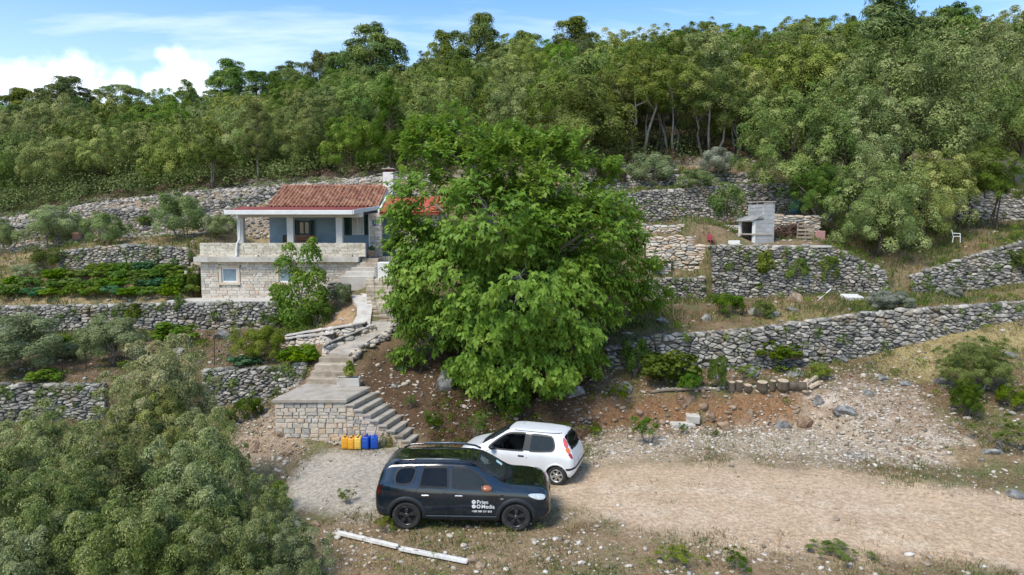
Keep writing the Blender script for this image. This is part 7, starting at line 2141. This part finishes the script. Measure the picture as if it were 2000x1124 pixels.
def canister(x, y, rz, mat, capm, label, w=.225, d=.30, h=.40):
    r_ = thing('canister', label, 'canister', (x, y, gz(x, y) + .03), rz, 'plastic canisters by the landing wall')
    bm = bmesh.new(); bmesh.ops.create_cube(bm, size=1.0)
    for v in bm.verts: v.co = Vector((v.co.x * w, v.co.y * d, (v.co.z + .5) * h))
    bmesh.ops.bevel(bm, geom=bm.edges[:], offset=.035, segments=3, profile=.5, affect='EDGES')
    me = bpy.data.meshes.new('body'); bm.to_mesh(me); bm.free(); me.polygons.foreach_set('use_smooth', [True] * len(me.polygons))
    put(me, 'body', M[mat], r_)
    m = MB(); m.box(-w * .36, w * .36, -d / 2 - .006, -d / 2 + .02, h * .14, h * .72, .012); m.build('front_panel', M[mat], r_)
    m = MB(); m.tube([(0, -.02, h - .012), (0, -.01, h + .05), (0, .08, h + .055), (0, .115, h - .012)], .019, 8); m.build('handle', M[mat], r_, smooth=True)
    m = MB(); m.lathe([(.034, h - .012), (.034, h + .028), (.028, h + .035), (.005, h + .035)], 14, M=Matrix.Translation((0, -.09, 0))); m.build('cap', M[capm], r_, smooth=True)
for (px, mt, cm, lab, rz) in ((673.5, 'jerry_orange', 'cap_dark', 'orange plastic canister at the left end of the row', .06), (687, 'jerry_orange', 'cap_dark', 'orange plastic canister beside the yellow one', -.03), (700.5, 'jerry_yellow', 'cap_dark', 'yellow plastic canister in the middle of the row', .04),
                              (715, 'jerry_blue', 'cap_red', 'blue plastic canister next to the yellow one', -.12), (731.5, 'jerry_blue', 'jerry_blue', 'blue plastic canister next to the glass demijohns', .1)):
    q = P(px, 875, 23.02); canister(q[0] + random.uniform(-.01, .01), 23.06 + random.uniform(-.06, .05), rz * 1.8, mt, cm, lab, .25 if mt == 'jerry_blue' else .218, h=random.uniform(.37, .42))
M['demi'] = glassmat('demijohn_glass', (.85, .90, .78), .05, .72)
M['demi_y'] = glassmat('demijohn_yellow', (.85, .84, .55), .08, .68)
for (px, mt, lab) in ((748, 'demi', 'pale green glass demijohn beside the blue canister'), (760, 'demi_y', 'yellowish glass demijohn nearest the lowest steps')):
    q = P(px, 872, 23.15); r_ = thing('demijohn', lab, 'demijohn', (q[0], 23.15, gz(q[0], 23.15) + .02), 0, 'glass demijohns')
    m = MB(); m.lathe([(.06, 0), (.115, .02), (.13, .1), (.13, .24), (.10, .32), (.04, .37), (.032, .43), (.036, .44)], 16); m.build('body', M[mt], r_, smooth=True)
    m = MB(); m.lathe([(.03, .435), (.034, .46), (.01, .465)], 10); m.build('stopper', M['cap_dark'], r_)

# ------------------------------------------------------------------ planks, logs, boards, poles, stakes
M['white_rail'] = surf('white_rail', [(.3, (.58, .57, .55)), (.7, (.82, .82, .80))], scale=5, rough=.5, bump=.1, use_rnd=0, patch=((.30, .27, .2), 3, .60, .72))
def rail(p0, p1, label, w=.115):
    a, b = hit(*p0), hit(*p1); d = b - a; L_ = d.length
    o = MB(); o.box(0, L_, -w / 2, w / 2, 0, .035, .006); o.box(0, L_, -w / 2, -w / 2 + .02, .0351, .07); o.box(0, L_, w / 2 - .02, w / 2, .0351, .07)
    r_ = o.build('white_rail', M['white_rail']); r_.location = a + Vector((0, 0, .05)); r_.rotation_euler = (0, -math.atan2(d.z, math.hypot(d.x, d.y)), math.atan2(d.y, d.x))
    tag(r_, label, 'rail', 'white metal rails on the ground')
rail((657, 1049), (776, 1077), 'white metal rail on the ground beside the foreground bushes')
rail((781, 1080), (913, 1107), 'white metal rail ending at the heap of pale stones, below the dark car')
LGp = 'row of short cut logs on the bank'
for (px, py, w, h, lay, lab) in ((1428, 766, 15, 17, 0, 'upright log at the left end of the row, brown bark'), (1443, 764, 14, 17, 0, 'upright log second from the left of the row, pale cut top'), (1460, 766, 17, 10, 0, 'low log stump third from the left of the row'),
                            (1488, 763, 22, 15, 0, 'wide upright log left of the narrow dark log'), (1508, 762, 13, 17, 0, 'narrow dark log in the middle of the row'), (1528, 762, 24, 16, 0, 'thick log with a split pale face right of the narrow dark log'), (1554, 764, 34, 15, 1, 'thick log lying on its side at the right end of the row')):
    b = hit(px, py); d = b.y; r_ = w / 1380 * d / 2; hh_ = h / 1380 * d
    t = thing('log', lab, 'log', b, random.uniform(-.2, .2), LGp)
    m = MB(); pr = [(r_ * .96, -.03), (r_ * 1.03, .03), (r_, hh_ * .5), (r_ * .97, hh_)]
    mm = Matrix.Rotation(R(8), 4, 'X') if not lay else Matrix.Translation((-hh_ * .9, 0, r_ * .45)) @ Matrix.Rotation(R(90), 4, 'Y') @ Matrix.Diagonal((.5, .5, 2.2, 1))
    m.lathe(pr, 12, M=mm); m.build('bark', M['bark'], t)
    m = MB(); m.lathe([(r_ * .9, hh_ * (1.002)), (r_ * .9, hh_ * 1.002 + .01)], 12, M=mm); m.build('cut_face', M['wood_cut'], t)
BG = 'pale sawn beams beside the logs'
for (p0, p1, lab, wd) in (((1515, 767), (1553, 766), 'pale beam lying in front of the thick logs', .13), ((1564, 762), (1578, 752), 'short pale beam, left of the three slanting ones', .14), ((1572, 764), (1594, 747), 'long pale beam, middle of the three slanting ones', .14), ((1580, 768), (1600, 757), 'pale beam lowest of the three slanting ones', .15)):
    a, b = hit(*p0), hit(*p1); a = a + Vector((0, 0, .14)); b = b + Vector((0, 0, .2)); d = b - a; L_ = min(1.1, d.length)
    o = MB().box(0, L_, -wd / 2, wd / 2, -.05, .05, .008).build('beam', M['wood_cut']); o.location = a; o.rotation_euler = (0, -math.atan2(d.z, math.hypot(d.x, d.y)), math.atan2(d.y, d.x)); tag(o, lab, 'beam', BG)
for (p0, p1, lab) in (((1271, 773), (1345, 768), 'grey driftwood pole on top of the red bank, lower one'), ((1300, 768), (1386, 767), 'grey driftwood pole on top of the red bank, upper one')):
    a, b = hit(*p0), hit(*p1); a.z += .08; b.z += .1
    o = MB().tube([a * 0, (b - a) * .4 + Vector((0, .03, .03)), b - a], [.05, .06, .045], 7).build('pole', M['wood_old']); o.location = a; tag(o, lab, 'pole', 'driftwood poles')
for (px, py, dm, rz, lab) in ((1332, 834, (.85, .35, .14), .12, 'long flat pale concrete lump at the foot of the red bank'), (1352, 830, (.5, .34, .30), -.1, 'blocky pale concrete lump leaning on the flat one')):
    o = slab_at(px, py, None, dm, 'concrete_lump', lab, 'concrete lump', 'concrete_pale', rz, (.12, .05), 'concrete lumps')
slab_at(1663, 586, None, (.85, .6, .2), 'white_slab', 'white stone slab lying in the grass above the boulder wall', 'slab', 'plaster_white', .1, (.18, .02))
slab_at(151, 470, None, (.45, .3, .5), 'pink_stone', 'pink stone block between the left two olive trees', 'stone block', 'pink_board', .3, (.4, .1))
a = hit(1597, 588); b = Vector(P(1623, 565, a.y + .7))
o = MB().tube([a * 0, b - a], .03, 6).build('metal_pole', M['white_metal']); o.location = a; tag(o, 'thin white pole leaning at the foot of the barbecue terrace wall', 'pole')
for (px, py, h, lab) in ((122, 726, 42, 'rusty stake left of the tall dark evergreen bush, longer one'), (168, 722, 40, 'rusty stake between the left stake and the evergreen bush'), (419, 716, 52, 'rusty stake above the wall that runs to the landing'), (300, 690, 36, 'rusty stake behind the top of the evergreen bush')):
    b = hit(px, py); o = MB().tube([(0, 0, -.15), (.02, 0, h / 1380 * b.y)], .018, 6).build('stake', M['rust']); o.location = b; tag(o, lab, 'stake', 'rusty stakes')

# ------------------------------------------------------------------ boulders and stones lying about
def boulder_mesh(rng, sub=3):
    bm = bmesh.new(); bmesh.ops.create_icosphere(bm, subdivisions=sub, radius=1.0)
    sd = rng.uniform(0, 50)
    pl_ = [(Vector((rng.uniform(-1, 1), rng.uniform(-1, 1), rng.uniform(-.6, 1))).normalized(), rng.uniform(.45, .80)) for _ in range(9)]
    for v in bm.verts:
        for n_, d_ in pl_:
            k = v.co.dot(n_)
            if k > d_: v.co -= n_ * (k - d_)
        n = fbm(np.array([v.co.x * 2 + sd]), np.array([v.co.y * 2 + v.co.z * 1.7 + sd]), 3)[0]
        n2_ = fbm(np.array([v.co.x * 6 + sd]), np.array([v.co.y * 6 + v.co.z * 5 + sd]), 3)[0]
        v.co *= .80 + .32 * n + .16 * n2_
    me = bpy.data.meshes.new('boulder'); bm.to_mesh(me); bm.free(); return me
BM_ = [boulder_mesh(random.Random(i), 3) for i in range(7)]
def boulder(px, py, w, h, label, mat='rock', grp=None):
    b = hit(px, py); k = b.y / 1380.0
    o = bpy.data.objects.new('boulder', BM_[random.randrange(7)]); COL.objects.link(o)
    if not o.data.materials: o.data.materials.append(M['rock'])
    o.material_slots[0].link = 'OBJECT'; o.material_slots[0].material = M[mat]
    o.location = b + Vector((0, w * k * .2, h * k * .10)); o.scale = (w * k * .56, w * k * .45, h * k * .62); o.rotation_euler = (0, 0, random.uniform(0, 6.28) if w < h * 1.6 else random.choice([0, 3.14]) + random.uniform(-.4, .4))
    tag(o, label, 'boulder', grp)
G1 = 'grey boulders about the slopes'
for q in ((1217, 764, 37, 27, 'rounded grey boulder on the red earth under the dense upright bush'), (1297, 634, 31, 19, 'pale boulder on the bare soil right of the walnut branches'), (1378, 630, 22, 21, 'grey boulder just above the middle of the boulder wall'), (1474, 618, 24, 21, 'grey boulder between the two green bushes on the terrace'),
          (1512, 620, 34, 16, 'wide low boulder on the terrace above the bramble'), (1552, 610, 28, 13, 'flat boulder above the right half of the boulder wall'), (1842, 752, 40, 23, 'big grey boulder at the left foot of the light green round bush'), (1730, 745, 28, 18, 'boulder on the grass edge above the scree'),
          (1772, 752, 29, 14, 'low jagged boulder right of the one above the scree'), (1700, 772, 24, 16, 'smooth grey boulder at the top of the scree'), (1985, 975, 37, 18, 'pale boulder at the right edge of the dirt yard'), (1975, 700, 28, 16, 'boulder at the right edge beside the light green round bush'), (1940, 890, 37, 18, 'dark boulder below the weeds in the right corner'),
          (436, 664, 38, 28, 'bluish boulder on the soil left of the feathery bush'), (352, 690, 32, 20, 'boulder beside the sprawling yellow-green vine'), (425, 642, 60, 22, 'long dark boulder at the foot of the house terrace wall'), (232, 526, 32, 22, 'left of two grey boulders among the vines'), (274, 534, 36, 20, 'right of two grey boulders among the vines'),
          (905, 740, 37, 34, 'dark rock face in the shade of the walnut, right of the landing'), (868, 762, 52, 46, 'large dark rock beside the slope right of the landing'), (960, 770, 52, 37, 'dark rock under the lowest walnut branches'), (1120, 775, 45, 33, 'rock at the left end of the red bank'),
          (580, 1032, 30, 18, 'pale grey stone by the small bright bush'), (1560, 735, 43, 21, 'long grey outcrop under the boulder wall above the logs'), (1470, 735, 49, 22, 'grey outcrop under the bramble'), (1640, 705, 55, 24, 'broad outcrop under the right half of the boulder wall'), (1400, 742, 24, 24, 'upright grey rock left of the logs'),
          (1530, 838, 37, 18, 'grey rock at the foot of the bank below the logs'), (1660, 812, 49, 18, 'grey bedrock showing through the scree'), (1600, 790, 24, 24, 'jointed rock at the right end of the red bank')):
    boulder(q[0], q[1], q[2], q[3], q[4], 'rock', G1)
G2 = 'orange and pale boulders'
for q in ((1552, 590, 36, 26, 'orange rock on the terrace left of the thin white pole'), (1388, 826, 26, 20, 'ochre rock in the red bank right of the pale concrete lumps'), (1340, 800, 40, 30, 'ochre rock set in the red bank above the concrete lumps'), (1418, 842, 34, 24, 'pale rock at the foot of the red bank'),
          (1460, 812, 30, 24, 'ochre rock in the middle of the red bank'), (1575, 835, 40, 26, 'pale rock at the foot of the bank'), (615, 1030, 26, 14, 'pale stone between the bushes and the white rail'), (815, 1084, 26, 14, 'pinkish stone beside the join of the white rails'), (922, 1100, 28, 18, 'pinkish stone at the end of the white rail'), (940, 1112, 22, 14, 'pale stone right of the pinkish one at the end of the rail'), (835, 1120, 24, 14, 'white stone on the bottom edge below the white rail'),
          (495, 880, 36, 24, 'pale rock in the rubble left of the landing'), (545, 855, 30, 20, 'pale rock at the left foot of the landing wall'), (560, 890, 26, 18, 'pale rock on the edge of the gravel pad')):
    boulder(q[0], q[1], q[2], q[3], q[4], 'rock_warm', G2)

rb = random.Random(12)
for i in range(26):                                  # a row of pale stones lines the edge of the bank
    px = 1287 + i * 9.2 + rb.uniform(-2, 2); b = hit(px, 773 - i * .35 + rb.uniform(-1.5, 1.5))
    V, Fc = pebble(rb, (rb.uniform(.07, .12), rb.uniform(.06, .09), rb.uniform(.05, .08)))
    o = put(mesh('edge_stone', V, Fc, rnd=rb.uniform(.5, 1)), 'edge_stone', M['rubble']); o.location = (b.x, b.y + .16, gz(b.x, b.y + .16) + .035); o.rotation_euler = (0, 0, rb.uniform(-.5, .5))
    tag(o, 'pale stone in the row lining the top edge of the red bank', 'stone', 'pale stones lining the bank')
# ------------------------------------------------------------------ loose stones, grass, litter
def scatter_xy(n, x0, x1, y0, y1, dens, seed):
    rng = np.random.default_rng(seed); X = np.empty(0); Y = np.empty(0); Z = np.empty(0); V = np.empty(0)
    while len(X) < n:
        x = rng.uniform(x0, x1, n); y = rng.uniform(y0, y1, n)
        k = np.abs(x) < y * .80 + 3
        x, y = x[k], y[k]
        z, v = gzv(x, y); px, py = proj(x, y, z)
        n1 = fbm(x * .8 + 40, y * .8 + 3, 3)
        k = rng.random(len(x)) < dens(x, y, z, v, px, py, n1)
        X = np.concatenate([X, x[k]]); Y = np.concatenate([Y, y[k]]); Z = np.concatenate([Z, z[k]]); V = np.concatenate([V, v[k]])
    return X[:n], Y[:n], Z[:n], rng
_bv, _bf = None, None
def stones_mesh(name, X, Y, Z, size, rng, mat, flat=.62, sink=.25, nosub=False):
    bm = bmesh.new(); bmesh.ops.create_icosphere(bm, subdivisions=1, radius=1.0)
    if nosub: bmesh.ops.dissolve_limit(bm, angle_limit=.01, verts=bm.verts, edges=bm.edges)
    bm.verts.index_update(); bv = np.array([v.co[:] for v in bm.verts]); bf = np.array([[v.index for v in f.verts] for f in bm.faces]); bm.free()
    n = len(X); nv = len(bv)
    k = 1 + rng.uniform(-.28, .28, (n, nv, 1))
    P_ = np.clip(bv[None] * k, -.8, .8)
    sc = np.stack([rng.uniform(.75, 1.35, n), rng.uniform(.6, 1.0, n), rng.uniform(.4, .85, n) * flat * 1.3], 1) * size[:, None]
    P_ = P_ * sc[:, None, :]
    a = rng.uniform(0, 6.28, n); ca, sa = np.cos(a)[:, None], np.sin(a)[:, None]
    x = P_[:, :, 0] * ca - P_[:, :, 1] * sa; y = P_[:, :, 0] * sa + P_[:, :, 1] * ca
    z = P_[:, :, 2] + rng.uniform(-.25, .25, (n, 1)) * x
    V = np.stack([x + X[:, None], y + Y[:, None], z + (Z + sc[:, 2] * (1 - sink) * .6)[:, None]], -1).reshape(-1, 3)
    Fc = (bf[None] + (np.arange(n) * nv)[:, None, None]).reshape(-1, 3)
    o = put(np_mesh(name, V, Fc, 3, {'rnd': np.repeat(rng.random(n), nv)}), name, mat); o['kind'] = 'stuff'
    return o
def zin(k, px, py, n1, soft=30, nz=50): return smooth(-(insdf(ZN[k], px, py) + (n1 - .5) * nz), -soft, soft)
def d_yard(x, y, z, v, px, py, n1):
    w = .10 + .55 * zin('pale', px, py, n1) + .45 * zin('scree', px, py, n1) + .35 * zin('rubl', px, py, n1) + .45 * zin('drive', px, py, n1) * smooth(n1, .45, .65) + .4 * zin('bank', px, py, n1)
    w = w * (1 - .92 * zin('road', px, py, n1)) * (1 - .9 * zin('pad', px, py, n1))
    return np.where((v > 2.3) & (v < 6), w, .03 * (v <= 6))
X, Y, Z, rng = scatter_xy(11500, -10, 20, 13.6, 28.5, d_yard, 1)
stones_mesh('gravel', X, Y, Z, rng.choice([.018, .028, .04, .06, .085], len(X), p=[.26, .30, .24, .13, .07]) * rng.uniform(.8, 1.25, len(X)), rng, M['rubble'])
def d_fine(x, y, z, v, px, py, n1):
    return np.where((v > 2.0) & (v < 5), .12 + .8 * zin('road', px, py, n1) * .35 + .6 * zin('pad', px, py, n1) * .35 + .8 * zin('pale', px, py, n1), 0)
X, Y, Z, rng = scatter_xy(15000, -8, 18, 13.6, 26, d_fine, 2)
stones_mesh('pebbles', X, Y, Z, rng.uniform(.007, .018, len(X)), rng, M['rubble'])
def d_terr(x, y, z, v, px, py, n1):
    return np.where((v > 6.02) & (v < 14), .10 + .25 * (n1 > .52) + .5 * zin('left', px, py, n1), 0) * (1 - ((x > -17) & (x < -3.6) & (y > 34.4) & (y < 45)))
X, Y, Z, rng = scatter_xy(4200, -30, 28, 25, 47, d_terr, 3)
stones_mesh('terrace_stones', X, Y, Z, rng.choice([.03, .05, .08, .13], len(X), p=[.4, .32, .2, .08]), rng, M['rubble_grey'])
def d_scree(x, y, z, v, px, py, n1):
    return np.where((v > 11.7) & (v < 14.02) & (x < -5), 0.45 + .55 * smooth(n1, .35, .55), 0) + np.where((v > 11.2) & (v < 14) & (x > 3), .35 * smooth(n1, .42, .6), 0)
X, Y, Z, rng = scatter_xy(17000, -36, 30, 41, 52, d_scree, 4)
stones_mesh('rubble_slope_stones', X, Y, Z, rng.choice([.05, .08, .13, .19], len(X), p=[.35, .37, .22, .06]), rng, M['rubble_grey'], flat=.75)
def d_slope(x, y, z, v, px, py, n1):
    return np.where((v > 4.0) & (v < 6.0), .15 + .5 * zin('brown', px, py, n1) + .4 * smooth(n1, .45, .6), 0)
X, Y, Z, rng = scatter_xy(1300, -10, 26, 21, 31, d_slope, 6)
stones_mesh('slope_rocks', X, Y, Z, rng.choice([.03, .055, .09, .15], len(X), p=[.45, .33, .17, .05]), rng, M['rubble_grey'], flat=.7, sink=.7)

def d_bank(x, y, z, v, px, py, n1): return np.where((v > 3.9) & (v < 5.3), zin('bank', px, py, n1) + .35 * zin('scree', px, py, n1), 0)
X, Y, Z, rng = scatter_xy(300, -2, 20, 22, 29, d_bank, 8)
stones_mesh('bank_rocks', X, Y, Z, rng.choice([.06, .10, .16, .22], len(X), p=[.5, .33, .13, .04]), rng, M['rock_warm'], flat=.8, sink=1.3)

def blades(name, n, x0, x1, y0, y1, dens, seed, h, mat, per=7, spread=.10, wid=.012, lean=.5):
    X, Y, Z, rng = scatter_xy(n, x0, x1, y0, y1, dens, seed)
    m = n * per
    bx = np.repeat(X, per) + rng.normal(size=m) * spread; by = np.repeat(Y, per) + rng.normal(size=m) * spread
    bz = gzv(bx, by)[0] - .01
    hh = np.repeat(rng.uniform(.55, 1.3, n), per) * rng.uniform(.6, 1.2, m) * h
    a = rng.uniform(0, 6.28, m); ln = rng.uniform(0, lean, m) * hh
    dx, dy = np.cos(a), np.sin(a); wx, wy = -dy * wid * .5, dx * wid * .5
    V = np.stack([np.stack([bx - wx, by - wy, bz], 1), np.stack([bx + wx, by + wy, bz], 1), np.stack([bx + wx * .7 + dx * ln * .4, by + wy * .7 + dy * ln * .4, bz + hh * .6], 1), np.stack([bx + dx * ln, by + dy * ln, bz + hh], 1)], 1).reshape(-1, 3)
    ct = np.repeat(rng.random(n), per)
    o = put(np_mesh(name, V, np.arange(4 * m).reshape(m, 4), 4, {'tint': np.repeat(np.clip(.15 + .45 * ct + .4 * rng.random(m), 0, 1), 4)}), name, mat); o['kind'] = 'stuff'
    return o
def clear(x, y, v):
    return ~((x > -17.2) & (x < -3.4) & (y > 33.6) & (y < 45.5)) & ~((x > -8.3) & (x < -2.9) & (y > 23) & (y < 34)) & ~((x > 9.6) & (x < 15.5) & (y > 34.4) & (y < 36.6)) & ~((x > -3.6) & (x < 2.4) & (y > 16.6) & (y < 18.6) & False)
def g_dry(x, y, z, v, px, py, n1):
    w = .25 + .6 * smooth(n1, .42, .6) + .9 * zin('straw', px, py, n1) + .6 * zin('straw2', px, py, n1)
    w = w * (1 - .97 * zin('road', px, py, n1, 20)) * (1 - .97 * zin('pad', px, py, n1, 12)) * (1 - .85 * zin('pale', px, py, n1)) * (1 - .6 * zin('bank', px, py, n1)) * (1 - .6 * zin('scree', px, py, n1))
    return np.where(clear(x, y, v) & (v < 13.9) & ~((v > 11.8) & (x < -5)), w, 0)
blades('dry_grass', 9000, -30, 28, 13.5, 31, g_dry, 11, .10, M['straw'], per=9, wid=.011, lean=1.2)
blades('dry_grass', 5000, -36, 32, 30, 49, g_dry, 12, .22, M['straw'], per=8, wid=.03, spread=.16, lean=.7)
def g_green(x, y, z, v, px, py, n1):
    n2 = fbm(x * .5 + 9, y * .5 + 2, 3)
    w = .06 + .9 * smooth(n2, .50, .62)
    w = w * (1 - .98 * zin('road', px, py, n1, 20)) * (1 - .98 * zin('pad', px, py, n1, 12)) * (1 - .92 * zin('pale', px, py, n1)) * (1 - .8 * zin('bank', px, py, n1)) * (1 - .8 * zin('scree', px, py, n1)) * (1 - .5 * zin('straw', px, py, n1))
    return np.where(clear(x, y, v) & (v < 13.9) & ~((v > 11.8) & (x < -5)), w, 0)
blades('green_grass', 6500, -30, 28, 13.5, 31, g_green, 13, .11, M['turf'], per=9, wid=.016, lean=.7)
blades('green_grass', 6500, -36, 32, 30, 49, g_green, 14, .24, M['turf'], per=8, wid=.034, spread=.18, lean=.6)
# dead leaves under the walnut and on the brown slope
def d_lit(x, y, z, v, px, py, n1): return np.where(clear(x, y, v), zin('brown', px, py, n1) * .9 + .12 * ((v > 4) & (v < 6.2)) + .1 * zin('left', px, py, n1), 0)
X, Y, Z, rng = scatter_xy(9000, -12, 16, 22.5, 35, d_lit, 15)
o = put(leaf_quads('leaf_litter', np.stack([X, Y, Z + rng.uniform(.0, .04, len(X))], 1), np.stack([rng.normal(size=len(X)) * .4, rng.normal(size=len(X)) * .4, np.ones(len(X))], 1), rng.uniform(.05, .11, len(X)), rng.uniform(.03, .06, len(X)), rng.random(len(X)), rng), 'leaf_litter', M['litter']); o['kind'] = 'stuff'

# stones that edge the garden path on the side of the slope
rng = np.random.default_rng(51)
t = rng.random(110) * (len(pc_) - 1); i0 = np.minimum(t.astype(int), len(pc_) - 2); f = (t - i0)[:, None]
pp = np.array(pc_); c0 = pp[i0] * (1 - f) + pp[i0 + 1] * f
X = c0[:, 0] + .58 + rng.uniform(-.06, .22, 110); Y = c0[:, 1] - .25 + rng.uniform(-.2, .2, 110); Z = gzv(X, Y)[0] + rng.uniform(0, .12, 110)
stones_mesh('path_edge_stones', X, Y, Z, rng.choice([.07, .11, .16], 110), rng, M['rubble_grey'], flat=.8)
